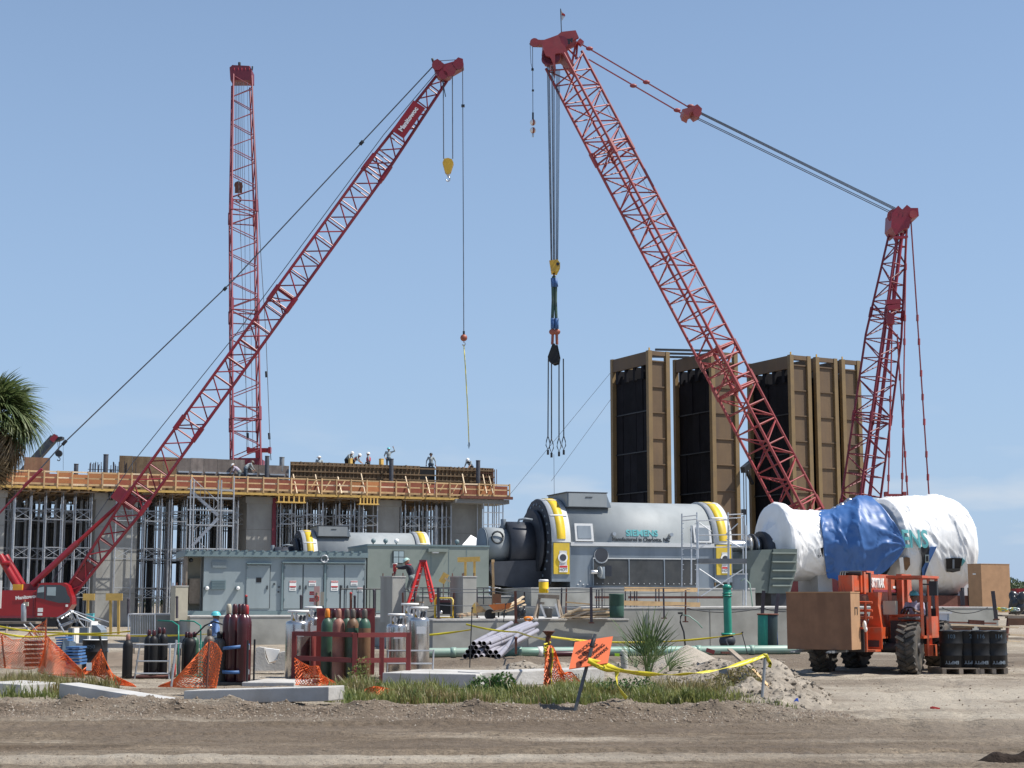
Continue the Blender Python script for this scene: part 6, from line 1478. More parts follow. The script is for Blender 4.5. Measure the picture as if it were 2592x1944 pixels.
t = thing('pipe_stake', 'short rust brown stake holding back the heap of plastic pipes', 'stake', at(1306, 1655, 45.3)); beam('stake', at(1306, 1656, 45.3), at(1306, 1616, 45.3), .07, .07, 'rust', t); ball('stake_head', at(1306, 1616, 45.3), .05, 'rust', t)

# ================================================================== BEYOND, TO THE SIDE OF THE TURBINE
def crate(label, F, w, d, h, z0, mf, ms, loc):
    t = thing('wooden_crate', label, 'crate', loc, 'plywood crates')
    fbox('front_panel', F, 0, w, 0, .03, z0, z0 + h, mf, t); fbox('side_panel', F, w - .03, w, .031, d, z0, z0 + h, ms, t); fbox('side_panel', F, 0, .03, .031, d, z0, z0 + h, mf, t)
    fbox('back_panel', F, .031, w - .031, d - .03, d, z0, z0 + h, mf, t); fbox('lid', F, -.01, w + .01, -.01, d + .01, z0 + h, z0 + h + .03, ms, t)
    return t
F = Fr((gx(2486, 72, 2), 72, 1.0), R(28)); w = along(F.p(0, 0, 2), F.u, 2556); d = along(F.p(0, 0, 2), F.v, 2450)
t = crate('tall upright plywood crate behind the taller wall near the trees', F, w, d, gz(1445, 72) - 1.0, .3, 'wood_crate_pale', 'wood_crate_pale', F.p(0, 0, .3)); fbox('handle', F, -.03, 0, d * .4, d * .6, 2.0, 2.06, 'white_paint', t)
t = thing('plastic_bundle', 'grey bundle wrapped in shiny black plastic beside tall crate', 'bundle', at(2580, 1545, 66))
for k in range(16): ball('wrap_fold', at(2578 + rng.uniform(-18, 20), 1527 + rng.uniform(-18, 16), 66 + rng.uniform(-.3, .2)), rng.uniform(.16, .32), 'plastic_black' if k else 'steel_bright', t, (.8, .6, 1.2), Matrix.Rotation(rng.uniform(-.8, .8), 3, 'Y'))
t = thing('red_machine', 'red machine part with white panels at the picture edge', 'machine', at(2590, 1520, 80)); box('body', at(2590, 1505, 80), (.9, .8, .6), 'body_red', t); box('white_panel', at(2587, 1508, 79.5), (.3, .06, .35), 'white_paint', t); box('base', at(2590, 1530, 80), (1.2, 1, 1.0), 'black_steel', t)
t = thing('utility_box', 'white utility cabinet with yellow label behind the telehandler', 'cabinet', at(2378, 1600, 47)); box('cabinet', at(2376, 1577, 47), (.52, .4, .62), 'galv', t); box('cabinet', at(2376, 1577, 46.79), (.50, .02, .6), 'white_paint', t); box('lid', at(2376, 1551, 47), (.66, .5, .05), 'white_paint', t); box('label', at(2362, 1566, 46.77), (.07, .01, .15), 'tape_yellow', t)
def saw_table(label, px0, px1, y0, y1, D):
    t = thing('work_trestle', label, 'trestle', at((px0 + px1) / 2, y1, D), 'timber work trestles')
    plank('top_board', at(px0, y0, D), at(px1, y0, D), .3, .07, 'lumber_grey', t)
    for x in (px0 + 5, px1 - 5):
        for dd in (-.25, .25): plank('leg', at(x, y0 + 1, D), at(x + (-6 if x < (px0 + px1) / 2 else 5), y1, D + dd), .07, .09, 'rust', t)
    plank('side_board', at(px0 + 4, y0 + 12, D - .12), at(px1 - 4, y0 + 12, D - .12), .03, .2, 'wood_crate', t)
saw_table('low timber trestle behind the black drums nearest the telehandler', 2408, 2462, 1587, 1625, 46)
saw_table('low timber trestle behind the black drums at their far end', 2478, 2534, 1588, 1625, 46.3)
saw_table('tall timber trestle at the picture edge beyond the drums', 2548, 2600, 1562, 1622, 47)
lumber_pile('long boards and dark pipe laid across the trestles behind drums', [(at(2395, 1575, 45.7), at(2520, 1578, 46.2), .1, .05, 'rust'), (at(2400, 1581, 45.5), at(2575, 1588, 46.3), .15, .04, 'lumber_pale'), (at(2452, 1574, 45.9), at(2490, 1576, 45.9), .14, .12, 'rust'), (at(2530, 1558, 47), at(2610, 1561, 47.3), .3, .05, 'lumber_grey')], at(2480, 1590, 46))
lumber_pile('scattered pale boards on the ground beyond the drums', [(at(2545, 1616, 44), at(2600, 1618, 44.2), .2, .05, 'lumber_grey'), (at(2548, 1622, 43.6), at(2580, 1624, 43.7), .12, .04, 'lumber_pale'), (at(2552, 1606, 44.5), at(2610, 1610, 44.8), .15, .05, 'lumber_pale')], at(2570, 1622, 44))
t = thing('tarp_heap', 'small heap of yellow and green hoses by the tall crate', 'hose heap', at(2550, 1555, 62))
for k in range(7): tube('hose', [at(2535 + 7 * k % 40 + 12 * math.cos(a * .8 + k), 1548 - 9 * abs(math.sin(a * .5 + k)), 61.8) for a in range(7)], .03, ('tape_yellow', 'pipe_mint', 'galv')[k % 3], t)

# ================================================================== YARD ON THE CRANE SIDE
def batter_board(label, xs, y0, y1, D, m='lumber_yellow'):
    t = thing('batter_board', label, 'batter board', at(xs[0], y1, D), 'yellow batter boards')
    a, b = xs[0], xs[-1]; plank('cross_board', at(a, y0, D - .05), at(b, y0, D - .05), .04, .26, m, t)
    for x in xs[1:-1]: plank('stake', at(x, y1, D), at(x, y0 - 4, D), .07, .09, m, t)
batter_board('yellow timber batter board with one leg before the broad pier', (210, 222, 240), 1511, 1565, 62)
batter_board('yellow timber batter board with two legs before the broad pier', (268, 280, 300, 310), 1511, 1606, 58)
t = thing('gas_bottle', 'slim silver bottle with beige valve in front of red crane', 'bottle', at(60, 1574, 56)); bar('bottle', at(60, 1574, 56), at(60, 1533, 56), .09, 'galv', t, 'cyl14'); ball('dome', at(60, 1533, 56), .088, 'galv', t); box('valve', at(66, 1529, 56), (.16, .1, .14), 'beige', t); bar('stem', at(62, 1530, 56), at(63, 1518, 56), .03, 'ball_orange', t)
t = thing('metal_table', 'grey wooden trestle holding the slim silver bottle', 'trestle', at(60, 1610, 56)); box('top', at(40, 1576, 56.2), (1.6, .7, .08), 'lumber_grey', t)
for a, b in ((20, 14), (64, 82), (76, 96)): bar('leg', at(a, 1577, 56), at(b, 1612, 55.6), .04, 'lumber_grey', t)
# jumble of tubular frames
t = thing('rail_frame', 'tumbled pile of galvanised tube rail frames below the crane cab', 'rail frame', at(190, 1600, 55))
for a, b, c, d in ((145, 1565, 180, 1545), (155, 1566, 185, 1547), (180, 1545, 275, 1575), (185, 1550, 270, 1590), (150, 1584, 200, 1566), (158, 1586, 205, 1567), (145, 1568, 165, 1605), (150, 1580, 170, 1612), (196, 1567, 215, 1590), (200, 1565, 270, 1588), (190, 1550, 200, 1570), (178, 1547, 192, 1575), (60, 1580, 90, 1615), (75, 1577, 108, 1614)):
    bar('frame_tube', at(a, b, 55 + rng.uniform(-.3, .3)), at(c, d, 55 + rng.uniform(-.3, .3)), .028, 'galv', t, 'cyl6')
t = thing('plastic_bin', 'turquoise plastic bin in front of the broad pier', 'bin', at(229, 1570, 60)); box('bin', at(229, 1562, 60), (.24, .24, .26), 'hat_teal', t); box('rim', at(229, 1554, 60), (.27, .27, .03), 'hat_teal', t)
for k, (x0, x1, y0, y1) in enumerate(((170, 188, 1590, 1616), (198, 226, 1588, 1617), (229, 262, 1581, 1617))):
    t = thing('duct_section', 'grey sheet metal duct piece, %s counting from the blue pallets' % ORD[k], 'duct', at(x0, y1, 51), 'loose duct sections')
    F = Fr((gx(x0, 51), 51, 0), R(-8)); uw = along(F.p(0, 0, .6), F.u, x1)
    if k < 2:
        fbox('duct_wall', F, 0, uw - .06, 0, .05, .05, gz(y0, 51), 'gen_side', t); fbox('white_flange', F, uw - .06, uw, -.02, .5, .02, gz(y0, 51), 'white_paint', t); fbox('duct_floor', F, 0, uw - .06, .051, .5, .05, .1, 'gen_side', t)
    else:
        extrude('elbow', F, [(0, .05), (uw, .05), (uw * .75, gz(1595, 51)), (uw * .4, gz(1584, 51)), (0, gz(1582, 51))], 0, .5, 'gen_side', t); fbox('white_flange', F, -.06, -.005, -.02, .52, .02, gz(y0, 51) + .1, 'white_paint', t)
t = thing('wire_barrier', 'galvanised wire crowd barrier beside the grey wall stub', 'barrier', at(360, 1610, 54))
for a, b, c, d in ((325, 1555, 392, 1555), (325, 1607, 392, 1607), (325, 1555, 325, 1609), (392, 1555, 392, 1609)): bar('frame_tube', at(a, b, 54), at(c, d, 54), .025, 'galv', t, 'cyl6')
for k in range(10): bar('bar', at(331 + k * 6, 1556, 54), at(331 + k * 6, 1606, 54), .01, 'galv', t, 'cyl5')
# timber kerb line behind the cylinders
t = thing('timber_baulk', 'long weathered mint timber baulk behind the gas cylinders', 'baulk', at(400, 1618, 49)); beam('baulk', (gx(185, 50.0), 50.0, .42), (gx(600, 49.4), 49.4, .42), .25, .14, 'concrete_pale', t)
for x in (200, 330, 450, 590): beam('block', (gx(x, 49.7), 49.7, 0), (gx(x, 49.7), 49.7, .35), .2, .2, 'lumber_grey', t)
t = thing('soil_bank', 'brown excavated soil bank behind the gas cylinders', 'soil bank', (gx(330, 47), 47, 0), None)
def heap(name, pts, m, parent, seed, n=60, amp=.06, fs=3.0):
    """pts: list of (x, y, radius_x, radius_y, height) lumps"""
    xs = [p[0] - p[2] * 1.3 for p in pts] + [p[0] + p[2] * 1.3 for p in pts]; ys = [p[1] - p[3] * 1.3 for p in pts] + [p[1] + p[3] * 1.3 for p in pts]
    gx_, gy_ = np.meshgrid(np.linspace(min(xs), max(xs), n), np.linspace(min(ys), max(ys), n)); hh = np.zeros_like(gx_)
    for (x, y, rx, ry, h_) in pts:
        d_ = np.sqrt(((gx_ - x) / rx) ** 2 + ((gy_ - y) / ry) ** 2); hh = np.maximum(hh, h_ * np.clip(1 - d_, 0, 1) ** .85)
    rough = (fbm(gx_ * fs, gy_ * fs, 5, seed) - .5) * 2 + 1.1 * (np.abs(fbm(gx_ * fs * 2.3, gy_ * fs * 1.2, 3, seed + 1) - .5) - .2)
    zz = heights(gx_, gy_) - .05 + hh + rough * amp * np.clip(hh * 6, 0, 1)
    v = np.stack([gx_, gy_, zz], -1).reshape(-1, 3); f = [(j * n + i, j * n + i + 1, (j + 1) * n + i + 1, (j + 1) * n + i) for j in range(n - 1) for i in range(n - 1)]
    return mesh_obj(name, [tuple(q) for q in v], f, m, parent, True)
def clods_on(o, n, size, m, parent, seed):
    r_ = np.random.RandomState(seed); vs_, fs_ = [], []; V = [v.co for v in o.data.vertices]; zs = sorted(v.z for v in V); lim = zs[int(len(zs) * .45)]
    C_ = [v for v in V if v.z > lim]
    for _ in range(n):
        p = C_[r_.randint(len(C_))]; s = size * (.35 + r_.rand() ** 3); k = len(vs_); q = r_.normal(size=(6, 3)) * .25 + np.array([(1, 0, 0), (-1, 0, 0), (0, 1, 0), (0, -1, 0), (0, 0, 1), (0, 0, -1)])
        j = r_.uniform(-.04, .04, 2); vs_ += [(p.x + j[0] + a * s, p.y + j[1] + b * s, p.z + c * s * .8) for a, b, c in q]
        fs_ += [(k + a, k + b, k + c) for a, b, c in ((0, 2, 4), (2, 1, 4), (1, 3, 4), (3, 0, 4), (2, 0, 5), (1, 2, 5), (3, 1, 5), (0, 3, 5))]
    tag(mesh_obj('clods', vs_, fs_, m, parent), kind='stuff')
heap('soil', [(gx(300, 46), 46, 2.2, 1.4, .42), (gx(420, 46.5), 46.5, 2.0, 1.3, .36), (gx(690, 46), 46, 1.6, 1.2, .40), (gx(560, 46), 46, 1.7, 1.2, .35)], 'clod', t, 5)
# ================================================================== CONCRETE SLABS IN FRONT
def slab(label, near_a, near_b, depth, th, cat='slab', name='concrete_slab', m='concrete_pale'):
    """near_a / near_b: top near edge corners (world); depth into the scene; th thickness"""
    a, b = Vector(near_a), Vector(near_b); d = (b - a); dn = Vector((-d.y, d.x, 0)).normalized() * depth
    t = thing(name, label, cat, (a + b) / 2 - Vector((0, 0, th)))
    bm = bmesh.new()
    top = [a, b, b + dn, a + dn]; vs_ = [bm.verts.new(p) for p in top] + [bm.verts.new(p - Vector((0, 0, th))) for p in top]
    for f in ((0, 1, 2, 3), (7, 6, 5, 4), (0, 4, 5, 1), (1, 5, 6, 2), (2, 6, 7, 3), (3, 7, 4, 0)): bm.faces.new([vs_[i] for i in f])
    bmesh.ops.bevel(bm, geom=list(bm.edges), offset=.018, segments=2, profile=.6, affect='EDGES')
    bmesh.ops.recalc_face_normals(bm, faces=bm.faces)
    me = bpy.data.meshes.new('slab_body'); bm.to_mesh(me); bm.free(); me.materials.append(MATS[m]); put('slab_body', me, t)
    return t
def top(px, D, z): return Vector((gx(px, D, z), D, z))
slab('long concrete slab half buried in gravel below the orange nets', top(150, 28.5, .33), top(455, 26.3, .13), .42, .30)
slab('tilted concrete slab with a shadow gap beneath its raised end', top(465, 27.2, .27), top(832, 26.0, .40), .5, .23)
slab('thick concrete slab in front of the red cylinder rack', top(968, 33.7, .29), top(1205, 33.0, .29), 2.0, .30)
slab('long pale concrete slab stretching behind the orange sign', top(1215, 33.3, .31), top(1530, 35.4, .31), .8, .30)
slab('small concrete block at the very edge beside the grass', top(-40, 29.5, .30), top(53, 29.0, .28), .9, .34)
slab('flat white concrete slab lying behind the tilted slab', top(612, 34.0, .08), top(745, 33.8, .08), 1.6, .10)
text('lettering', '01', .16, Vector((gx(1461, 34.88, .17), 34.80, .16)), (.83, .56, 0), (0, 0, 1), 'ink', bpy.data.objects['concrete_slab.003'])
# precast barrier with a scoop
t = thing('jersey_barrier', 'white precast barrier with a scooped out top', 'barrier', at(683, 1700, 39.5))
F = Fr((gx(645, 39.5), 39.5, 0), R(6)); pts = [(645, 1698), (647, 1640), (655, 1638), (668, 1640), (672, 1665), (680, 1680), (695, 1680), (704, 1665), (706, 1652), (722, 1650), (724, 1698)]
extrude('barrier_body', F, [(along(F.p(0, 0, .3), F.u, x), max(0, gz(y, 39.5))) for x, y in pts], 0, .55, 'concrete_pale', t)
mesh_obj('sunlit_scoop', [F.p(along(F.p(0, 0, .3), F.u, x), v, gz(y, 39.5)) for v in (.54, .2) for x, y in ((668, 1641), (706, 1646), (700, 1672), (680, 1678))], [(0, 1, 2, 3), (4, 5, 6, 7), (0, 1, 5, 4), (1, 2, 6, 5), (2, 3, 7, 6), (3, 0, 4, 7)], 'white_paint', t)  # white colour paints the sunlit inside of the scoop

# ================================================================== GAS CYLINDERS
def gas_cyl(px, D, h, r, body, cap, label, grp, z0=None, lean=(0, 0), shoulder=None):
    x = gx(px, D); z0 = gh(x, D) if z0 is None else z0
    t = thing('gas_cylinder', label, 'gas cylinder', (x, D, z0), grp)
    s = h / 1.5; rr = r
    k = ('cyl', body, shoulder, round(h, 2), r)
    prof = [(rr * .92, 0, 0), (rr, .03, 0), (rr, h * .70, 0), (rr, h * .735, 1), (rr * .97, h * .775, 1), (rr * .86, h * .815, 1), (rr * .66, h * .845, 1), (rr * .42, h * .862, 1), (rr * .34, h * .875, 1)]
    M = Matrix.Translation((x, D, z0)) @ Matrix.Rotation(lean[0], 4, 'X') @ Matrix.Rotation(lean[1], 4, 'Y')
    o = put('cylinder_body', lathe_mesh(k, prof, [body, shoulder or body], 20), t, M)
    kc = ('cap', cap, round(h, 2), r)
    put('valve_cap', lathe_mesh(kc, [(rr * .40, h * .872), (rr * .44, h * .88), (rr * .44, h * .95), (rr * .40, h * .98), (rr * .25, h)], cap, 14), t, M)
    return t
# maroon bundle on a black cart
grp = 'maroon cylinders strapped together'
for px, D, lab in ((612, 34.3, 'shiny maroon gas cylinder at the front corner of strapped bundle'), (590, 34.55, 'maroon gas cylinder beside the front one of strapped bundle'), (575, 34.8, 'maroon gas cylinder with pale cap touching the grey cylinders'), (603, 34.85, 'maroon gas cylinder at the back of the strapped bundle')):
    gas_cyl(px, D, 1.66, .13, 'cyl_maroon', 'cyl_maroon' if px != 575 else 'beige', lab, grp, .06)
gas_cyl(620, 35.05, 1.64, .12, 'cyl_maroon', 'cap_red', 'maroon gas cylinder with a red cap behind the bundle', grp, .06)
t = thing('cylinder_cart', 'low black steel cart under the strapped maroon cylinders', 'cart', (gx(595, 34.6), 34.6, 0)); box('deck', (gx(596, 34.6), 34.6, .04), (.62, .95, .05), 'black_steel', t)
for dx, dy in ((-.3, -.45), (.32, -.45), (.32, .45)): bar('upright', (gx(596, 34.6) + dx, 34.6 + dy, .06), (gx(596, 34.6) + dx, 34.6 + dy, .95), .022, 'black_steel', t, 'cyl6')
for z in (.28, .80):
    s_ = thing('cargo_strap', 'blue webbing strap round the maroon cylinders, %s one' % ('lower' if z < .5 else 'upper'), 'strap', (gx(595, 34.6), 34.1, z)); 
    cx, cy = gx(596, 34.6), 34.58
    ribbon('webbing', [Vector((cx + .28 * math.cos(a) * (1 if abs(math.cos(a)) < .8 else .98), cy + .50 * math.sin(a), z + (.03 if z > .5 else 0) * math.cos(a))) for a in np.linspace(0, 2 * math.pi, 25)], .07, 'strap_blue', s_); box('buckle', (cx + .3, cy - .3, z), (.08, .05, .1), 'galv', s_)
gas_cyl(527, 35.4, 1.18, .125, 'cyl_grey', 'cyl_grey', 'short grey brown gas cylinder next to the orange net', 'short grey cylinders'); gas_cyl(553, 34.7, 1.12, .145, 'cyl_grey', 'cyl_black', 'stout grey brown gas cylinder leaning on the maroon bundle', 'short grey cylinders')
ball('regulator', at(532, 1585, 35.3), .05, 'steel_bright', bpy.data.objects['gas_cylinder.005'])
gas_cyl(321, 37.2, 1.02, .115, 'cyl_black', 'cyl_rust', 'lone black gas cylinder with rusty cap beside the black drum', 'black cylinders in the yard')
# rack cart with four
cg = 'black cylinders on the tube cart'
for k, (px, D) in enumerate(((374, 38.0), (386, 37.6), (400, 38.2), (411, 37.9))): gas_cyl(px, D, 1.05 + (k > 1) * .05, .105, 'cyl_black', 'cyl_maroon', 'black gas cylinder with maroon cap on the tube cart, %s from the lone cylinder' % ORD[k], cg, .06)
t = thing('cylinder_cart', 'grey tube cart holding four black gas cylinders', 'cart', (gx(385, 37.6), 37.5, 0)); F = Fr((gx(332, 37.2), 37.2, 0), 0)
w = gx(428, 37.2) - gx(332, 37.2)
for u in (.08, w): bar('upright', F.p(u, 0, 0), F.p(u + (.1 if u < .5 else 0), 0, .78), .022, 'galv', t, 'cyl6'); bar('upright', F.p(u, 1.1, 0), F.p(u, 1.1, .78), .022, 'galv', t, 'cyl6')
for z in (.12, .40, .78): bar('rail', F.p(.1, 0, z), F.p(w, 0, z), .02, 'galv', t, 'cyl6')
for u in (.1, w): bar('rail', F.p(u, 0, .78), F.p(u, 1.1, .78), .02, 'galv', t, 'cyl6')
fbox('deck', F, 0, w, 0, 1.1, .02, .055, 'rust', t); disc('wheel', F.p(w + .02, .1, .12), .12, .06, (1, 0, 0), 'rubber', t)
for k, (px, D, m, cap) in enumerate(((478, 38.2, 'cyl_black', 'cyl_maroon'), (470, 38.6, 'cyl_black', 'cyl_maroon'), (490, 38.7, 'cyl_green', 'cyl_maroon'))): gas_cyl(px, D, 1.0, .15 if k == 0 else .11, m, cap, ('stout black gas cylinder on the green welding cart', 'slim black gas cylinder behind the stout one on welding cart', 'slim dark green gas cylinder on the welding cart')[k], 'cylinders on welding cart', .05)
t = thing('welding_cart', 'green welding cylinder cart with curved handles and red wheel', 'cart', (gx(478, 38.3), 38.3, 0)); c = Vector((gx(478, 38.2), 38.2, 0))
for s in (-.25, .28): tube('handle', [c + Vector((s, -.1, .05)), c + Vector((s, -.1, .9)), c + Vector((s - .05, .1, 1.2)), c + Vector((s - .25, .3, 1.3)), c + Vector((s - .6, .3, 1.32))], .018, 'pipe_green', t)
box('deck', c + Vector((.02, 0, .03)), (.7, .6, .04), 'pipe_green', t); box('back_plate', c + Vector((.3, .25, .45)), (.04, .4, .75), 'pipe_green', t); disc('wheel', c + Vector((-.3, -.3, .16)), .16, .07, (1, .3, 0), 'cap_red', t)
tube('hose', [c + Vector((.1, 0, .95)), c + Vector((.35, 0, 1.2)), c + Vector((.6, -.2, 1.3)), c + Vector((.95, -.4, 1.2))], .02, 'black_steel', t)
# red steel rack
RF = Fr((gx(897, 34.4), 34.4, 0), R(20))
wr = along(RF.p(0, 0, 1), RF.u, 1034); 
lv = Vector((gx(743, 36.0) - RF.o.x, 36.0 - 34.4, 0)); Ll = lv.length; ld = lv / Ll
rk = thing('cylinder_rack', 'dark red steel rack caging seven gas cylinders', 'rack', RF.o)
def Rk(a, b, z): return RF.o + ld * a + RF.u * b + Vector((0, 0, z))
for (a, b, h_) in ((0, 0, 1.10), (Ll, 0, 1.10), (0, wr, 1.10), (0, wr * .5, 1.0)): beam('post', Rk(a, b, .03), Rk(a, b, h_), .10, .10, 'rack_red', rk)
for z in (1.06, .52):
    beam('rail', Rk(.055, -.01, z), Rk(Ll - .055, -.01, z), .06, .10, 'rack_red', rk); beam('rail', Rk(-.01, .055, z - .005), Rk(-.01, wr - .055, z - .005), .06, .10, 'rack_red', rk)
bpnl = Fr((gx(797, 36.9), 36.9, 0), R(2))
fbox('back_sheet', bpnl, 0.02, 1.36, 0, .03, .1, 1.62, 'rack_red', rk); fbox('side_sheet', bpnl, -.02, .016, -1.0, .03, .1, 1.1, 'rack_red', rk); fbox('back_trim', bpnl, .1, 1.3, -.012, -.002, 1.56, 1.6, 'crane_dark', rk)
mesh_obj('floor_sheet', [Rk(0, 0, .03), Rk(0, wr, .03), Rk(Ll, wr * .8, .03), Rk(Ll, 0, .03)] + [Rk(0, 0, .0), Rk(0, wr, .0), Rk(Ll, wr * .8, .0), Rk(Ll, 0, .0)], [(0, 1, 2, 3), (7, 6, 5, 4), (0, 4, 5, 1), (1, 5, 6, 2), (2, 6, 7, 3), (3, 7, 4, 0)], 'rack_red', rk)
rg_ = 'cylinders in the red rack'
for px, D, bdy, sh, cap, lab in ((826, 35.8, 'cyl_green', 'cyl_green', 'cyl_orange', 'green gas cylinder with a bright orange cap in the rack'), (843, 36.1, 'cyl_green', 'cyl_green', 'cyl_maroon', 'green gas cylinder with maroon cap beside the orange capped one'), (855, 35.2, 'cyl_rust', 'cyl_rust', 'cyl_rust', 'rust pink gas cylinder in the middle of the rack'), (876, 35.5, 'cyl_green', 'cyl_green', 'cyl_grey', 'dark green gas cylinder right behind the rack corner post'.replace('right ', '')), (891, 35.1, 'cyl_green', 'cyl_brown', 'cyl_grey', 'olive shouldered gas cylinder at the rack corner'), (906, 35.6, 'cyl_green', 'cyl_green', 'cyl_maroon', 'green gas cylinder with maroon cap between two olive ones'), (921, 34.9, 'cyl_brown', 'cyl_green', 'cyl_grey', 'brown gas cylinder with dark green shoulder at the rack opening')):
    gas_cyl(px, D, 1.58, .135, bdy, cap, lab, rg_, .035, shoulder=sh)
# stainless liquid gas dewars
def dewar(px, D, h, r, label):
    x = gx(px, D); t = thing('gas_dewar', label, 'dewar', (x, D, 0), 'stainless dewars'); M = Matrix.Translation((x, D, .04))
    put('vessel', lathe_mesh(('dewar', h, r), [(r * .96, 0), (r, .02), (r, h * .93), (r * .985, h * .955), (r * .9, h * .985), (r * .7, h), (r * .3, h * 1.01)], 'stainless', 28), t, M)
    for k in range(3):
        a = k * 2.1 + .4; bar('ring_post', (x + r * .7 * math.cos(a), D + r * .7 * math.sin(a), h), (x + r * .7 * math.cos(a), D + r * .7 * math.sin(a), h + .22), .025, 'steel_bright', t, 'cyl6')
    tube('handling_ring', [(x + r * .78 * math.cos(a), D + r * .78 * math.sin(a), h + .25) for a in np.linspace(0, 2 * math.pi, 21)], .03, 'white_paint', t)
    for k in range(5):
        a = k * 1.3; p = Vector((x + r * .45 * math.cos(a), D + r * .45 * math.sin(a), h + .03)); bar('valve', p, p + Vector((.02, 0, .13)), .028, ('gen_dark', 'steel_bright', 'cap_red', 'hook_yellow', 'gen_dark')[k], t, 'cyl8')
    disc('pressure_gauge', (x - r * .1, D - r * .4, h + .13), .06, .04, (0, 1, 0), 'white_paint', t)
    box('label_plate', (x + r * .25, D - r * .985, h * .82), (.20, .012, .16), 'white_paint', t); bar('foot_ring', (x, D, 0), (x, D, .05), r * .9, 'black_steel', t, 'cyl20')
    return t
dewar(752, 36.6, 1.30, .285, 'stainless dewar standing behind the corner of red rack'); dewar(790, 37.6, 1.38, .24, 'stainless dewar mostly hidden behind the rack back sheet'); dewar(1002, 37.2, 1.22, .23, 'stainless dewar beside the rack with the blue bottle on top'); dewar(1060, 36.3, 1.38, .235, 'shiny stainless dewar with a white label plate beside rack'); dewar(1036, 37.6, 1.46, .24, 'stainless dewar squeezed between two others beside the rack')
t = thing('cylinder_trolley', 'grey tube trolley standing behind the thick slab', 'trolley', (gx(1010, 35.4), 35.4, 0)); F = Fr((gx(978, 35.2), 35.2, 0), R(4))
for u in (0, 1.0): bar('upright', F.p(u, 0, .03), F.p(u + .03, .0, .72), .022, 'galv', t, 'cyl6')
for z in (.12, .42, .70): bar('rung', F.p(0, 0, z), F.p(1.0, 0, z), .02, 'galv', t, 'cyl6')
# notice boards standing before the enclosure doors
t = thing('notice_board', 'pink and white safety notice boards on a post before the doors', 'sign', at(800, 1540, 50)); bar('post', at(803, 1600, 50), at(803, 1500, 50), .04, 'lumber_grey', t)
FN = Fr((gx(782, 50, 2), 50, 0), 0)
def nb(x0, x1, y0, y1, m, dv=0): return fbox('board', FN, at(x0, 1500, 50).x - FN.o.x, at(x1, 1500, 50).x - FN.o.x, dv, dv + .02, gz(y1, 50), gz(y0, 50), m, t)
b1 = nb(795, 809, 1484, 1532, 'sign_pink'); b2 = nb(811, 820, 1498, 1533, 'beige', .02); 
for y in (1497, 1514):
    b3 = nb(783, 796, y, y + 9, 'sign_red', .03)
text('lettering', 'DANGER', .035, FN.p(at(789.5, 1501, 50).x - FN.o.x, .028, gz(1501.5, 50)), (1, 0, 0), (0, 0, 1), 'white_paint', b3, .002); text('lettering', 'DANGER', .035, FN.p(at(789.5, 1501, 50).x - FN.o.x, .028, gz(1518.5, 50)), (1, 0, 0), (0, 0, 1), 'white_paint', b3, .002)
nb(783, 796, 1507, 1513, 'white_paint', .03); nb(783, 796, 1524, 1530, 'white_paint', .03)
pr = tube('no_smoking_ring', [at(802 + 5 * math.cos(a), 1515 + 7 * math.sin(a), 49.97) for a in np.linspace(0, 6.283, 17)], .012, 'sign_red', b1); bar('no_smoking_bar', at(798.5, 1510, 49.97), at(805.5, 1520, 49.97), .01, 'sign_red', b1)
# drum, blue pallets
def drum(px, D, label, grp, m='cyl_black', lid=None, z0=0.0, r=.29, h=.88, yaw=0):
    x = gx(px, D); t = thing('steel_drum', label, 'drum', (x, D, z0), grp); prof = [(r * .97, 0), (r, .015)]
    for k in (1, 2): prof += [(r, h * k / 3 - .03), (r * 1.035, h * k / 3 - .01), (r * 1.035, h * k / 3 + .01), (r, h * k / 3 + .03)]
    prof += [(r, h - .02), (r * 1.02, h - .012), (r * 1.02, h)]
    b = put('drum_body', lathe_mesh(('drum', m, r, h), prof, m, 24), t, Matrix.Translation((x, D, z0)))
    put('drum_lid', lathe_mesh(('lid', lid or m, r), [(r * .98, 0), (r * .98, .012), (r * .9, .008)], lid or m, 24), t, Matrix.Translation((x, D, z0 + h)))
    return t, b, x
t, b, x = drum(238, 39.2, 'black steel drum with a white lid behind the orange net', 'steel drums', lid='white_paint', r=.30, h=.84); text('lettering', '050', .13, (x - .02, 39.2 - .305, .68), (1, 0, 0), (0, 0, 1), 'trouser_blue', b)
for k, (x0, x1, y0, y1, D, m, lab) in enumerate(((174, 209, 1636, 1684, 37.5, 'pallet_blue', 'stack of blue plastic pallets beside the black drum'), (72, 106, 1622, 1690, 37.0, 'cyl_maroon', 'stack of purple pallets seen through the orange net'), (150, 178, 1612, 1650, 38.2, 'pallet_blue', 'blue plastic crate heap behind the blue pallets'))):
    t = thing('pallet_stack', lab, 'pallets', at((x0 + x1) / 2, y1, D), 'stacked pallets'); n = 6
    for i in range(n):
        ya, yb = y0 + (y1 - y0) * i / n, y0 + (y1 - y0) * (i + .62) / n; zc_ = (gz(ya, D) + gz(yb, D)) / 2
        box('pallet', ((at(x0, ya, D).x + at(x1, ya, D).x) / 2 + rng.uniform(-.02, .02), D, zc_), (at(x1, ya, D).x - at(x0, ya, D).x, .6, abs(gz(ya, D) - gz(yb, D))), m, t, rng.uniform(-.05, .05))
t = thing('blue_sheet', 'crumpled dark blue sheet thrown over the blue pallets', 'sheet', at(165, 1640, 37.8)); heap_ = [at(150, 1650, 37.7), at(160, 1618, 37.8), at(176, 1622, 37.7), at(172, 1655, 37.5), at(155, 1670, 37.4)]
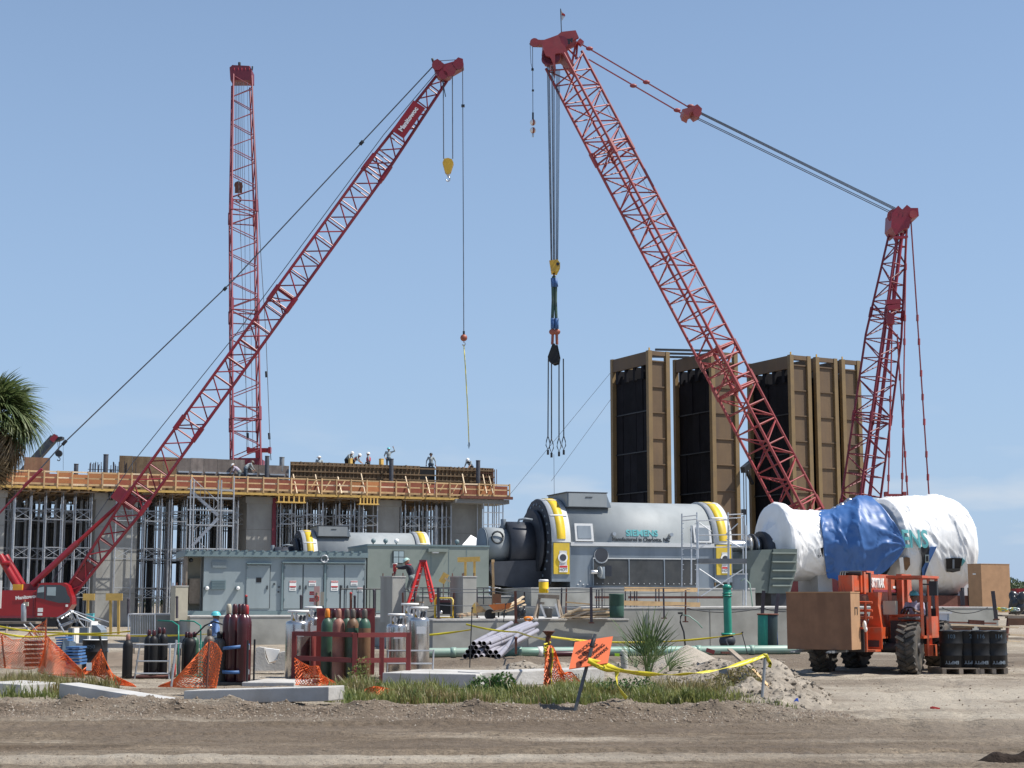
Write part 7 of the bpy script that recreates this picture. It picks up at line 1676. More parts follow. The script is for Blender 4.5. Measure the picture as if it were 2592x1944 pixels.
mesh_obj('sheet', heap_ + [p + Vector((.05, .4, -.05)) for p in heap_], [(0, 1, 2, 3, 4), (9, 8, 7, 6, 5), (0, 5, 6, 1), (1, 6, 7, 2), (2, 7, 8, 3), (3, 8, 9, 4), (4, 9, 5, 0)], 'trouser_blue', t)

# ================================================================== ORANGE NETTING
def interp_poly(pts, s):
    n = len(pts) - 1; k = min(int(s * n), n - 1); f = s * n - k
    return (pts[k][0] + (pts[k + 1][0] - pts[k][0]) * f, pts[k][1] + (pts[k + 1][1] - pts[k][1]) * f)
def netting(label, top_, bot, D, ns, nt, seed, m='net_orange', w=.014, wav=.10, depth=None, stake=None):
    a0 = at(*bot[0], D); t = thing('safety_net', label, 'safety net', a0, 'orange safety nets')
    r_ = random.Random(seed)
    def S(s, q):
        a, b = interp_poly(top_, s), interp_poly(bot, s); px, py = a[0] + (b[0] - a[0]) * q, a[1] + (b[1] - a[1]) * q
        d = D + wav * (math.sin(s * 9 + seed) + .6 * math.sin(s * 23 + q * 5 + seed * 2)) + (depth(s) if depth else 0)
        p = at(px, py, d); p.z = max(p.z, gh(p.x, p.y) + .02); return p
    G = [[S((i + .3 * math.sin(j * 1.7)) / ns if 0 < i < ns else i / ns, j / nt) for j in range(nt + 1)] for i in range(ns + 1)]
    vs_, fs_ = [], []
    def strip(p, q, wd):
        d = q - p
        if d.length < 1e-4: return
        n_ = d.cross(Vector((0, 1, 0)));
        if n_.length < 1e-5: return
        n_ = n_.normalized() * wd / 2; y = Vector((0, .006, 0)); b = len(vs_)
        vs_.extend([p - n_ - y, q - n_ - y, q + n_ - y, p + n_ - y, p - n_ + y, q - n_ + y, q + n_ + y, p + n_ + y])
        fs_.extend([(b, b + 1, b + 2, b + 3), (b + 7, b + 6, b + 5, b + 4), (b, b + 4, b + 5, b + 1), (b + 2, b + 6, b + 7, b + 3)])
    for i in range(ns + 1):
        for j in range(nt + 1):
            if i < ns and j < nt:
                strip(G[i][j], G[i + 1][j + 1], w)
                strip(G[i + 1][j], G[i][j + 1], w)
            if i < ns and j in (0, nt): strip(G[i][j], G[i + 1][j], w * 1.5)
    tag(mesh_obj('netting', vs_, fs_, m, t), kind='stuff')
    if stake:
        for (xa, ya, xb, yb, mm) in stake: bar('stake', at(xa, ya, D - .05), at(xb, yb, D - .05), .022, mm, t, 'cyl6')
    return t
netting('faded orange safety net sagging at the picture edge by the crane', [(-30, 1590), (0, 1602), (30, 1620), (55, 1618), (85, 1592), (117, 1570)], [(-30, 1690), (0, 1690), (40, 1692), (70, 1695), (95, 1690), (117, 1680)], 36.5, 22, 13, 3, w=.008, stake=[(117, 1565, 114, 1690, 'rust'), (4, 1608, 13, 1690, 'rust')])
netting('bunched orange safety net hanging from the rusty stake by blue pallets', [(112, 1640), (118, 1608), (130, 1622), (160, 1650), (185, 1675), (208, 1697)], [(95, 1700), (110, 1706), (135, 1708), (165, 1712), (190, 1714), (215, 1716)], 33.5, 26, 13, 8, w=.010, wav=.16)
netting('orange safety net peaked on a leaning stake before the black drum', [(207, 1698), (225, 1684), (245, 1658), (255, 1643), (268, 1675), (285, 1708), (338, 1733)], [(207, 1704), (222, 1708), (245, 1710), (260, 1716), (280, 1730), (300, 1734), (345, 1738)], 31.5, 20, 7, 5, w=.012, stake=[(252, 1610, 280, 1725, 'cyl_black')])
netting('tall orange safety net pinned to a stake beside the maroon cylinders', [(405, 1735), (440, 1722), (480, 1680), (510, 1645), (531, 1622), (548, 1630), (562, 1655)], [(400, 1738), (430, 1738), (470, 1740), (510, 1741), (530, 1741), (540, 1741), (548, 1740)], 29.5, 17, 10, 2, w=.013, wav=.05, stake=[(530, 1618, 523, 1742, 'rust'), (447, 1620, 434, 1738, 'galv')])
netting('ragged orange safety net slumped against the red rack', [(745, 1665), (765, 1678), (785, 1688), (806, 1685), (815, 1710), (850, 1728)], [(748, 1733), (765, 1734), (785, 1735), (806, 1735), (825, 1735), (852, 1735)], 31.5, 13, 7, 12, w=.012, wav=.12)
netting('crumpled scrap of orange net lying in the grass', [(912, 1758), (930, 1742), (950, 1738), (972, 1741), (1000, 1748), (1018, 1760)], [(915, 1766), (930, 1766), (950, 1767), (975, 1767), (1000, 1767), (1015, 1766)], 28.3, 18, 4, 14, m='net_orange', w=.014, wav=.2)
netting('tangled orange net hanging from the flared rusty post', [(1380, 1660), (1392, 1632), (1402, 1640), (1412, 1668), (1425, 1705), (1445, 1700), (1468, 1725)], [(1375, 1740), (1388, 1742), (1400, 1735), (1412, 1728), (1430, 1738), (1450, 1755), (1475, 1762)], 30.2, 13, 8, 17, w=.016, wav=.2)
t = thing('gas_tag', 'small white tag hanging on the orange net by the drum', 'tag', at(225, 1690, 31.3)); box('tag_sheet', at(225, 1687, 31.25), (.10, .01, .15), 'white_paint', t); bar('tag_tie', at(225, 1678, 31.25), at(226, 1672, 31.25), .006, 'black_steel', t)
t = thing('flared_post', 'rusty steel post with flared top wound with tape', 'post', at(1385, 1745, 30.3)); bar('shaft', at(1383, 1760, 30.3), at(1388, 1612, 30.3), .055, 'rust', t, 'cyl10')
put('flared_top', lathe_mesh('flare', [(.04, 0), (.045, .06), (.10, .13), (.12, .14), (.12, .155)], 'rust', 16), t, Matrix.Translation(at(1389, 1618, 30.3)))
for k in range(5): tube('tape_winding', [at(1385 + 8 * math.cos(a * .7 + k), 1626 + k * 9 + a * 1.3, 30.22 + .05 * math.sin(a)) for a in range(6)], .018, 'tape_yellow', t)
for k in range(2): ribbon('tape_tail', [at(1392 + k * 4 + 2 * math.sin(q), 1640 + q * 13, 30.1) for q in range(8)], .06, 'tape_yellow' if k else 'cyl_brown', t, 2.0)

# ================================================================== SIGN, TAPE, STAKES
sg = thing('roadwork_sign', 'square orange sign tilted on a leaning steel post, lettered in black', 'sign', at(1453, 1808, 25.0))
bar('post', at(1452, 1812, 25.0), at(1507, 1605, 25.15), .028, 'galv_dull', sg, 'cyl6'); bar('clamp', at(1497, 1637, 24.95), at(1503, 1618, 25.0), .035, 'black_steel', sg)
q4 = [at(1440, 1692, 24.95), at(1538, 1677, 24.95), Vector(), at(1455, 1624, 25.35)]; q4[2] = q4[3] + q4[1] - q4[0]
nrm = (q4[1] - q4[0]).cross(q4[3] - q4[0]).normalized()
if nrm.y > 0: nrm = -nrm
q4 = [p - nrm * .01 for p in q4]
pn = mesh_obj('sign_panel', q4 + [p - nrm * .015 for p in q4], [(0, 1, 2, 3), (7, 6, 5, 4), (0, 4, 5, 1), (1, 5, 6, 2), (2, 6, 7, 3), (3, 7, 4, 0)], 'sign_orange', sg)
eu_ = (q4[1] - q4[0]); ev_ = (q4[3] - q4[0])
rd = (eu_ * .72 + ev_ * .80).normalized(); ud = (ev_ * .9 - eu_ * .55).normalized()
for s_, a, b, sz in (('TRUCKS', .28, .68, .085), ('ENTERING', .42, .56, .085), ('AND LEAVING', .54, .42, .085), ('ROADWAY', .72, .34, .085)):
    text('lettering', s_, sz, q4[0] + eu_ * a + ev_ * b + nrm * .008, rd, ud, 'cyl_black', pn, .002)
def tape(label, pts, w=.075, tw=1.5, loc=None, stakes=()):
    t = thing('caution_tape', label, 'caution tape', pts[0], 'yellow caution tapes'); ribbon('tape', pts, w, 'tape_yellow', t, tw)
    return t
tape('yellow caution tape swooping from the orange sign to a stake', sag(at(1489, 1672, 24.9), at(1562, 1696, 25.2), -.02, 6) + sag(at(1562, 1696, 25.2), at(1940, 1657, 27), .18, 22)[1:], .085, 2.5)
tape('second strand of yellow caution tape knotted below the sign', sag(at(1489, 1672, 24.85), at(1566, 1700, 25.1), .04, 8), .07, 1.2); tape('loose end of yellow caution tape hanging into the grass', [at(1562, 1698, 25.1), at(1560, 1715, 25.1), at(1563, 1735, 25.05), at(1573, 1752, 25.0), at(1586, 1768, 24.95)], .08, 1.0)
tape('short yellow tape tail hanging from the stake on dirt pile', [at(1938, 1657, 26.95), at(1943, 1668, 26.95), at(1950, 1680, 26.95), at(1947, 1690, 26.95)], .07, 1.0)
t = thing('tape_stake', 'thin grey stake at the dirt pile holding the caution tape', 'stake', at(1927, 1800, 26.6)); bar('stake', at(1926, 1802, 26.6), at(1938, 1654, 27.0), .026, 'galv_dull', t, 'cyl6'); bar('knot', at(1937, 1662, 26.98), at(1938, 1656, 26.99), .04, 'tape_yellow', t)
tape('thin yellow tape stretched across the yard behind the nets', sag(at(-20, 1582, 50), at(150, 1602, 50), .05, 8) + sag(at(150, 1602, 50), at(620, 1598, 49), .12, 14)[1:], .06, 1.0); tape('lower thin yellow tape stretched behind the nets', sag(at(-20, 1596, 48), at(140, 1607, 48.5), .12, 8) + sag(at(140, 1604, 48.5), at(330, 1598, 48.5), .04, 6)[1:], .06, .7)
tape('yellow tape running from the red rack to a thin wire stake', sag(at(1030, 1612, 45), at(1192, 1594, 45), .02, 8), .06, .8); tape('yellow tape running along the low foundation wall to the flared post', sag(at(1180, 1580, 48), at(1310, 1600, 47.5), .05, 8) + sag(at(1310, 1600, 47.5), at(1392, 1621, 31), .02, 8)[1:], .055, .8)
tape('yellow tape passing behind the sign and the young palm', sag(at(1392, 1612, 40), at(1560, 1626, 46), .03, 8) + sag(at(1560, 1626, 46), at(1878, 1604, 47), .08, 12)[1:], .06, .9)
for k, (px, y0, y1, D, dx) in enumerate(((1195, 1540, 1690, 38, -6), (1878, 1602, 1655, 47, 14), (1280, 1530, 1575, 56, -6))):
    t = thing('wire_stake', ('thin wire stake in front of the heap of plastic pipes', 'thin bent wire stake beside the pale sand cone', 'thin wire stake against the low foundation wall')[k], 'stake', at(px + dx, y1, D)); bar('wire', at(px + dx, y1, D), at(px, y0, D), .014, 'black_steel', t, 'cyl5'); bar('loop', at(px - 2, y0, D), at(px + 3, y0 - 2, D), .02, 'black_steel', t, 'cyl5')
t = thing('concrete_post', 'pale round post stub standing behind the orange sign', 'post', at(1580, 1690, 33)); bar('shaft', at(1581, 1692, 33), at(1579, 1650, 33), .075, 'concrete_pale', t, 'cyl12'); ball('rounded_top', at(1579, 1650, 33), .074, 'concrete_pale', t, (1, 1, .6))
t = thing('hand_tool', 'lime green handled tool sticking out beside the post stub', 'tool', at(1563, 1657, 32.8)); plank('handle', at(1556, 1657, 32.8), at(1568, 1658, 32.8), .04, .06, 'tool_green', t); plank('shaft', at(1568, 1658, 32.8), at(1575, 1659, 32.8), .02, .03, 'black_steel', t)
t = thing('leaning_plank', 'weathered plank lying down the flank of the dirt pile', 'plank', at(1900, 1700, 28.5)); plank('plank', at(1847, 1644, 30.2), at(1905, 1695, 28.6), .09, .04, 'lumber_grey', t); plank('plank_end', at(1905, 1695, 28.6), at(1975, 1770, 27.1), .05, .04, 'lumber', t)
# ================================================================== DIRT PILES
pl_ = thing('dirt_pile', 'grey lumpy dirt pile spilling towards the road beside telehandler', 'dirt pile', (gx(1900, 29), 29, 0))
X_ = lambda px, D: gx(px, D)
h_ = heap('soil_heap', [(X_(1940, 29.6), 29.6, 1.15, 2.6, .84), (X_(1850, 30.3), 30.3, 1.5, 2.2, .66), (X_(1760, 30.8), 30.8, 1.2, 1.8, .5), (X_(1690, 31), 31, 1.0, 1.5, .34), (X_(1965, 27.4), 27.4, .9, 1.7, .36), (X_(1900, 28), 28, 1.3, 2.0, .46)], 'pile_sand', pl_, 71, 170, .12, 2.6); clods_on(h_, 1500, .05, 'pile_sand', pl_, 5)
pl2 = thing('sand_pile', 'small pale cone of clean sand behind the young palm', 'sand pile', (gx(1742, 44), 44, 0)); heap('sand_cone', [(X_(1740, 44), 44, 1.15, 1.3, .62), (X_(1770, 43.6), 43.6, 1.0, 1.1, .35)], 'pile_pale', pl2, 72, 60, .015, 6)
pl3 = thing('dirt_pile', 'low rubbly bank of dirt behind the long pale slab', 'dirt pile', (gx(1500, 38), 38, 0)); h_ = heap('soil_heap', [(X_(1330, 41), 41, 1.0, 1.6, .30), (X_(1420, 40.5), 40.5, 1.3, 1.6, .32), (X_(1560, 39.5), 39.5, 1.5, 1.6, .34), (X_(1700, 39), 39, 1.5, 1.6, .36), (X_(1820, 40), 40, 1.5, 1.7, .42), (X_(1900, 41), 41, 1.3, 1.5, .34)], 'pile_sand', pl3, 73, 130, .07, 2.8); clods_on(h_, 900, .06, 'pile_sand', pl3, 6)
t = thing('traffic_marker', 'red plastic scrap half buried at the dirt bank', 'scrap', at(1800, 1648, 40)); box('piece', at(1798, 1648, 40), (.20, .16, .10), 'rack_red', t, .5, Matrix.Rotation(.3, 3, 'Y')); box('piece', at(1838, 1652, 40), (.26, .1, .05), 'rust', t, .2)
t = thing('blue_scrap', 'bright blue scrap on the flank of the dirt pile', 'scrap', at(2015, 1776, 26.6)); p = at(2015, 1776, 26.4); p.z = max(p.z, gh(p.x, p.y)) ; box('piece', p, (.06, .03, .07), 'blue_scrap', t, .7, Matrix.Rotation(.6, 3, 'Y')); box('corner', p + Vector((.02, .01, .03)), (.03, .03, .05), 'blue_scrap', t, .2)
t = thing('red_scrap', 'small red scrap lying on the open dirt', 'scrap', gr(2369, 1795)); p = gr(2369, 1795); box('piece', p + Vector((0, 0, .02)), (.12, .07, .03), 'red_scrap', t, .3, Matrix.Rotation(.2, 3, 'Y')); box('corner', p + Vector((-.05, .02, .02)), (.06, .06, .03), 'sign_red', t, .9)
t = thing('rut_shadow', 'long dark ridge standing in for a rut shadow beside the road', 'shadow ridge', gr(2540, 1920)); g0, g1 = gr(2462, 1920), gr(2660, 1926)
heap('rut_shade_heap', [(g0.x + .35 + k * .35, g0.y + .02 * (k % 3), .45, .26, .17 + .04 * (k % 2)) for k in range(7)], 'rut_shade', t, 33, 90, .05, 7)  # dark heap shaped to stand for the shadow in a rut
# loose clods and stones: nobody could count them
def scatter_stones(name, label, n, pos, size, m, seed):
    r_ = np.random.RandomState(seed); vs_, fs_ = [], []
    base = np.array([(0, 0, 1), (.9, 0, .25), (.28, .86, .2), (-.73, .53, .3), (-.73, -.53, .2), (.28, -.86, .3), (0, 0, -.6)])
    fc = [(0, 1, 2), (0, 2, 3), (0, 3, 4), (0, 4, 5), (0, 5, 1), (6, 2, 1), (6, 3, 2), (6, 4, 3), (6, 5, 4), (6, 1, 5)]
    P = [pos(r_) for _ in range(n)]; P = np.array([p for p in P if p is not None]); hz = heights(P[:, 0], P[:, 1])
    for (x, y), z in zip(P, hz):
        s = size(r_); a = r_.uniform(0, 6.28); c_, s_ = math.cos(a), math.sin(a); k = len(vs_); b = base * (1 + r_.uniform(-.3, .3, base.shape)) * s * np.array([1.1, 1, 1.05])
        for q in b: vs_.append((x + q[0] * c_ - q[1] * s_, y + q[0] * s_ + q[1] * c_, z + q[2] * .95 - .3 * s))
        fs_ += [(k + i, k + j, k + l) for i, j, l in fc]
    return tag(mesh_obj(name, vs_, fs_, m), label, 'gravel', kind='stuff')
def p_berm(r_):
    x = r_.uniform(-9.5, 5.2); return (x, berm_y(x) + r_.normal(-.15, .62))
def p_road(r_):
    D = math.exp(r_.uniform(math.log(14), math.log(25))); return (r_.uniform(-.34, .34) * D, D)
def p_yard(r_):
    D = r_.uniform(25, 46); return (r_.uniform(-.34, .36) * D, D)
scatter_stones('gravel', 'dark clods and stones heaped along the road margin', 9000, p_berm, lambda r: .010 + .030 * r.rand() ** 3, 'clod', 1)
scatter_stones('gravel', 'pale pebbles mixed into the road margin', 2200, p_berm, lambda r: .008 + .02 * r.rand() ** 2, 'stone_pale', 2)
scatter_stones('gravel', 'small dark clods strewn over the dirt road', 5200, p_road, lambda r: .005 + .014 * r.rand() ** 3, 'clod', 3)
scatter_stones('gravel', 'stones and clods strewn about the yard', 3000, p_yard, lambda r: .008 + .022 * r.rand() ** 3, 'clod', 4)
# ================================================================== TELEHANDLER
T = Fr((gx(2194, 40.3), 40.3, 0), R(-30))
th = thing('telehandler', 'dusty orange red telehandler carrying a plywood crate on its forks', 'telehandler', T.o)
def tyre(u, v, steer):
    F = Fr(T.p(u, v), T.yaw + steer); r, w = .63, .48; seg = 36
    prof = [(r * .60, -w / 2 + .03), (r * .80, -w / 2), (r * .94, -w / 2 + .03), (r * .985, -w / 2 + .10), (r * .985, w / 2 - .10), (r * .94, w / 2 - .03), (r * .80, w / 2), (r * .60, w / 2 - .03)]
    me = lathe_mesh('tyre', prof, 'rubber', seg)
    M = Matrix.Translation(F.p(0, 0, r)) @ Matrix((F.v, Vector((0, 0, 1)), F.u)).transposed().to_4x4()
    wh = put('wheel', me, th, M)
    for k in range(20):
        a = 2 * math.pi * k / 20
        for s in (-1, 1):
            a0, a1 = a + (.0 if s > 0 else .157), a + (.0 if s > 0 else .157) + .20
            p = F.p(s * w * .46, r * .985 * math.cos(a0), r + r * .985 * math.sin(a0)); q = F.p(s * .01, r * 1.0 * math.cos(a1), r + r * 1.0 * math.sin(a1))
            beam('tread_lug', p, q, .075, .07, 'rubber', wh, up=(F.p(0, math.cos(a), math.sin(a)) - F.o))
    for s in (-1, 1):
        disc('rim', F.p(s * (w / 2 - .07), 0, r), r * .58, .05, F.u, 'hub_white', wh); disc('hub', F.p(s * (w / 2 - .03), 0, r), .13, .10, F.u, 'tele_dark', wh)
for u, v, s in ((-1.12, 0, R(4)), (1.12, 0, R(4)), (-1.12, 2.65, R(-2)), (1.12, 2.65, R(-2))): tyre(u, v, s)
bar('front_axle', T.p(-.9, 0, .63), T.p(.9, 0, .63), .12, 'tele_dark', th); bar('rear_axle', T.p(-.9, 2.65, .63), T.p(.9, 2.65, .63), .12, 'tele_dark', th); ball('differential', T.p(0, -.05, .63), .24, 'tele_dark', th)
fbox('chassis', T, -.5, .5, -.35, 3.5, .62, .98, 'tele_dark', th)
fbox('front_deck', T, -.28, .55, -.45, .9, .86, 1.14, 'tele_red', th); fbox('front_plate', T, -.30, .57, -.52, -.46, .60, 1.10, 'tele_red', th); fbox('deck_panel', T, -.2, .5, -.535, -.522, .66, .82, 'tele_dark', th)
fbox('engine_hood', T, -1.05, -.55, .75, 2.0, .75, 1.45, 'tele_red', th); fbox('rear_counterweight', T, -.8, .8, 3.2, 3.8, .6, 1.4, 'tele_red', th)
for k in range(14): box('debris', T.p(rng.uniform(-.2, .5), rng.uniform(-.4, .6), 1.15), (.05, .12, .02), 'lumber_grey', th, rng.uniform(0, 3))
# fenders
for u, v in ((1.12, 0), (-1.12, 0)):
    fbox('fender', T, u - .22, u + .22, v - .2, v + .55, 1.33, 1.38, 'tele_dark', th)
# boom with tower
bmn = fbox('boom', T, -.37, .06, -.45, 3.35, 2.0, 2.46, 'tele_red', th)
fbox('boom_nose', T, -.33, .02, -.85, -.455, 2.04, 2.42, 'tele_red', bmn); fbox('boom_collar', T, -.41, .10, -.30, -.16, 1.96, 2.51, 'tele_red', bmn); fbox('boom_collar', T, -.41, .10, .18, .28, 1.97, 2.50, 'tele_dark', bmn)
fbox('wear_pad', T, .062, .085, .5, 3.1, 2.02, 2.08, 'crane_dark', bmn)
text('lettering', 'SKYTRAK', .32, T.p(.074, .93, 2.24), T.v, (0, 0, 1), 'white_paint', bmn, .006, sx=.78, bold=.012); fbox('maker_strip', T, .062, .075, 2.25, 3.0, 2.12, 2.18, 'white_paint', bmn)
for k in range(3): tube('hydraulic_hose', [T.p(-.35 + k * .06, -.4, 2.48), T.p(-.36 + k * .06, -.75, 2.5), T.p(-.34 + k * .07, -1.0, 2.2), T.p(-.2 + k * .07, -1.0, 1.5)], .022, 'black_steel', bmn)
bar('hose_reel', T.p(-.42, -.5, 2.48), T.p(.1, -.5, 2.48), .06, 'tele_dark', bmn); fbox('top_block', T, -.2, -.02, .3, .9, 2.47, 2.55, 'tele_red', bmn); ball('hydraulic_joint', T.p(-.15, -.35, 1.86), .12, 'black_steel', bmn)
fbox('boom_tower', T, -.55, -.40, 2.5, 3.4, .95, 2.5, 'tele_red', th); fbox('boom_tower', T, .09, .24, 2.5, 3.4, .95, 2.5, 'tele_red', th)
bar('lift_cylinder', T.p(-.15, .9, 1.15), T.p(-.15, 2.0, 1.98), .10, 'black_steel', th); bar('lift_rod', T.p(-.15, .3, .98), T.p(-.15, .9, 1.15), .055, 'steel_bright', th)
extrude('boom_drop_head', Fr(T.p(-.33, 0, 0), T.yaw), [(0, 2.42), (.35, 2.42), (.35, 1.95), (.2, 1.2), (.2, .6), (-.02, .6), (-.02, 1.2)], -1.02, -.86, 'tele_red', th)
extrude('side_guard', Fr(T.p(.12, -.2, 0), T.yaw), [(0, 1.14), (.36, 1.14), (.28, 1.7), (.3, 2.0), (.02, 2.0), (.1, 1.6)], .0, .9, 'tele_red', th)
# carriage and forks
cr_ = fbox('fork_carriage', T, -1.35, .30, -1.10, -1.03, .55, 1.1, 'tele_dark', th)
for u in (-1.05, -.15):
    fbox('fork', T, u - .06, u + .06, -2.35, -1.11, .545, .60, 'galv_dull', cr_); beam('fork_tip', T.p(u, -2.35, .572), T.p(u, -2.5, .565), .09, .03, 'galv_dull', cr_)
    beam('backrest_bar', T.p(u, -1.08, .6), T.p(u, -1.08, 1.6), .06, .06, 'tele_red', cr_)
bar('guard_rail', T.p(.33, -1.0, .55), T.p(.33, -1.0, 1.75), .035, 'tele_red', th); 
for z in (1.75, 1.55, 1.38): bar('guard_rail', T.p(.05, -.98, z), T.p(.50, -.98, z), .03, 'tele_red', th)
fbox('bumper', T, -.3, .55, -1.0, -.55, .55, .60, 'tele_red', th)
# cab
cabp_ = [(.56, .30), (1.36, .30), (.56, 1.72), (1.36, 1.72)]
cb_ = fbox('cab_floor', T, .52, 1.40, .25, 1.76, .86, .92, 'tele_red', th)
for u, v in cabp_: beam('cab_post', T.p(u, v, .9), T.p(u, v, 2.36), .075, .075, 'tele_red', cb_)
beam('cab_post', T.p(1.36, 1.0, .45), T.p(1.36, 1.0, 2.36), .07, .07, 'tele_red', cb_)
rf_ = fbox('cab_roof', T, .50, 1.42, .22, 1.80, 2.36, 2.42, 'tele_red', cb_)
for k in range(5): bar('roof_bar', T.p(.55 + k * .2, .25, 2.35), T.p(.55 + k * .2, 1.76, 2.35), .02, 'tele_red', rf_)
fbox('dash_panel', T, .56, 1.36, .26, .34, .92, 1.38, 'tele_red', cb_); fbox('rear_panel', T, .56, 1.36, 1.70, 1.76, .92, 1.6, 'tele_dark', cb_); fbox('side_panel', T, 1.34, 1.39, 1.06, 1.70, .92, 1.40, 'tele_red', cb_)
fbox('front_rail', T, .56, 1.36, .28, .32, 1.40, 1.46, 'tele_red', cb_); fbox('seat', T, .74, 1.18, .95, 1.45, .92, 1.12, 'black_steel', cb_); fbox('seat_back', T, .74, 1.18, 1.42, 1.55, 1.12, 1.75, 'black_steel', cb_)
sw = tube('steering_wheel', [T.p(.93 + .19 * math.cos(a), .62 + .10 * math.sin(a), 1.50 + .13 * math.sin(a)) for a in np.linspace(0, 6.283, 19)], .02, 'black_steel', cb_); bar('steering_column', T.p(.93, .40, 1.20), T.p(.93, .62, 1.50), .03, 'black_steel', cb_)
beam('step_side', T.p(1.40, .62, .42), T.p(1.40, .62, 1.4), .05, .06, 'tele_red', cb_); fbox('step_plate', T, 1.30, 1.52, .62, 1.0, .42, .70, 'tele_red', cb_); fbox('step_slot', T, 1.521, 1.53, .70, .76, .50, .64, 'ink', cb_)
box('mirror', T.p(1.62, .5, 2.10), (.20, .12, .36), 'black_steel', cb_, T.yaw); bar('mirror_arm', T.p(1.36, .4, 2.2), T.p(1.60, .5, 2.2), .02, 'black_steel', cb_)
box('work_lamp', T.p(.62, .12, 1.62), (.32, .18, .34), 'beige', cb_, T.yaw); bar('lamp_arm', T.p(.58, .25, 1.62), T.p(.60, .20, 1.62), .03, 'black_steel', cb_)
fbox('lower_guard', T, .50, .95, .22, .80, .56, .86, 'tele_dark', cb_); extrude('mud_guard', Fr(T.p(.60, 0, 0), T.yaw), [(0, .5), (.22, .5), (.25, 1.30), (.0, 1.30)], .15, .22, 'tele_dark', th)
# crate on the forks
F = Fr(T.p(-1.34, -2.0, 0), T.yaw)
t = crate('brown plywood crate carried on the telehandler forks', F, 1.62, .72, 1.36, .62, 'wood_crate', 'wood_crate_pale', F.p(.8, 0, .6))  # front coloured darker, side and lid paler, painting shade and sun
fbox('stencil_mark', F, 1.622, 1.635, .3, .5, 1.62, 1.64, 'ink', t); fbox('stencil_mark', F, 1.622, 1.635, .3, .32, 1.45, 1.62, 'ink', t); fbox('stencil_mark', F, 1.622, 1.635, .48, .5, 1.45, 1.62, 'ink', t)
fbox('bottom_skid', F, .3, .42, -.01, .84, .602, .619, 'lumber_grey', t)
t = thing('paper_wad', 'crumpled white paper tucked beside the carried crate', 'paper', T.p(.36, -1.35, 1.15)); ball('paper', T.p(.39, -1.3, 1.2), .08, 'white_paint', t, (.6, 1, 1.4)); ball('fold', T.p(.40, -1.25, 1.1), .07, 'white_paint', t, (.6, 1, 1))

# ================================================================== BLACK DRUMS ON PALLETS
def pallet(F, w, d, label):
    t = thing('timber_pallet', label, 'pallet', F.p(w / 2, 0, 0), 'timber pallets')
    for k in range(6): fbox('deck_board', F, 0, w, k * d / 6 + .01, (k + 1) * d / 6 - .02, .12, .145, 'lumber_grey', t)
    for k in range(3): fbox('stringer', F, k * (w - .1) / 2, k * (w - .1) / 2 + .1, 0, d, .0, .119, 'lumber_grey', t)
P0 = Fr((gx(2386, 39.6), 39.6, 0), R(4)); pallet(P0, .95, 1.1, 'low timber pallet under the drums nearest the telehandler')
P1_ = Fr((gx(2482, 39.7), 39.7, 0), R(4)); pallet(P1_, .70, 1.1, 'low timber pallet under the drums farther from telehandler')
dn = []
for k, (px, D, num, w_) in enumerate(((2410, 39.95, '103', 'EMPTY'), (2448, 40.1, '2', 'EMPTY'), (2484, 39.95, '116', 'EMPTY'), (2519, 39.98, '114', 'EMPTY'))):
    t, b, x = drum(px, D, 'black steel drum on a pallet, %s in the front row from the telehandler' % ORD[k], 'black drums on pallets', z0=.15, r=.285, h=.89)
    q = -.22 if k % 2 == 0 else .12
    for s_, z, sz, inv in ((num, .15 + .76, .13, False), (w_, .15 + .13, .11, True)):
        me = text_mesh(s_, sz, 'trouser_blue' if not inv else 'gen_side', .002, 'CENTER', .004)
        for v in me.vertices:
            xx, yy = (v.co.x, v.co.y) if not inv else (-v.co.x, -v.co.y); a = q + xx / .29; rr = .302 + v.co.z
            v.co = (x + rr * math.sin(a), D - rr * math.cos(a), z + yy)
        me.update(); put('lettering', me, b)
for k, (px, D) in enumerate(((2420, 40.75), (2452, 40.8), (2492, 40.75), (2522, 40.8))): drum(px, D, 'black steel drum in the rear row, %s from the telehandler' % ORD[k], 'black drums on pallets', z0=.15, r=.285, h=.89)
t = thing('scrap_metal', 'shiny metal offcuts lying on top of the black drums', 'scrap', at(2480, 1600, 40.5))
for k in range(9): box('offcut', at(2420 + k * 12, 1600 - (k % 3), 40.6), (.16, .1, .04), 'steel_bright', t, k * .7, None)

# ================================================================== VEGETATION
def fan_leaf(key, m, pet, rad, n, spread, droop, wid, seed):
    """palmate leaf: petiole along +x, leaflets fanning out; returns a shared mesh"""
    r_ = random.Random(seed); vs_, fs_ = [], []
    def quadstrip(pts, ws, nrm):
        b = len(vs_)
        for p, w in zip(pts, ws):
            vs_.append(p + nrm * w / 2); vs_.append(p - nrm * w / 2)
        for i in range(len(pts) - 1): fs_.append((b + 2 * i, b + 2 * i + 1, b + 2 * i + 3, b + 2 * i + 2))
    quadstrip([Vector((0, 0, 0)), Vector((pet * .5, 0, .04)), Vector((pet, 0, 0))], [.05, .035, .03], Vector((0, 1, 0)))
    for k in range(n):
        a = spread * (k / (n - 1) - .5) * 2; L = rad * (1 - .28 * abs(a / spread)) * r_.uniform(.85, 1.08)
        d = Vector((math.cos(a), math.sin(a), 0)); s = Vector((-d.y, d.x, .25 * (1 if k % 2 else -1)))
        dr = droop * r_.uniform(.6, 1.4)
        pts = [Vector((pet, 0, 0)) + d * (L * f) + Vector((0, 0, -dr * L * f ** 2.2 + .10 * L * math.sin(f * 3) * (1 - abs(a / spread)))) for f in (0, .3, .62, .85, 1.0)]
        quadstrip(pts, [wid * .35, wid, wid * .8, wid * .4, wid * .06], s)
    me = mk_mesh(key, vs_, fs_, m); return me
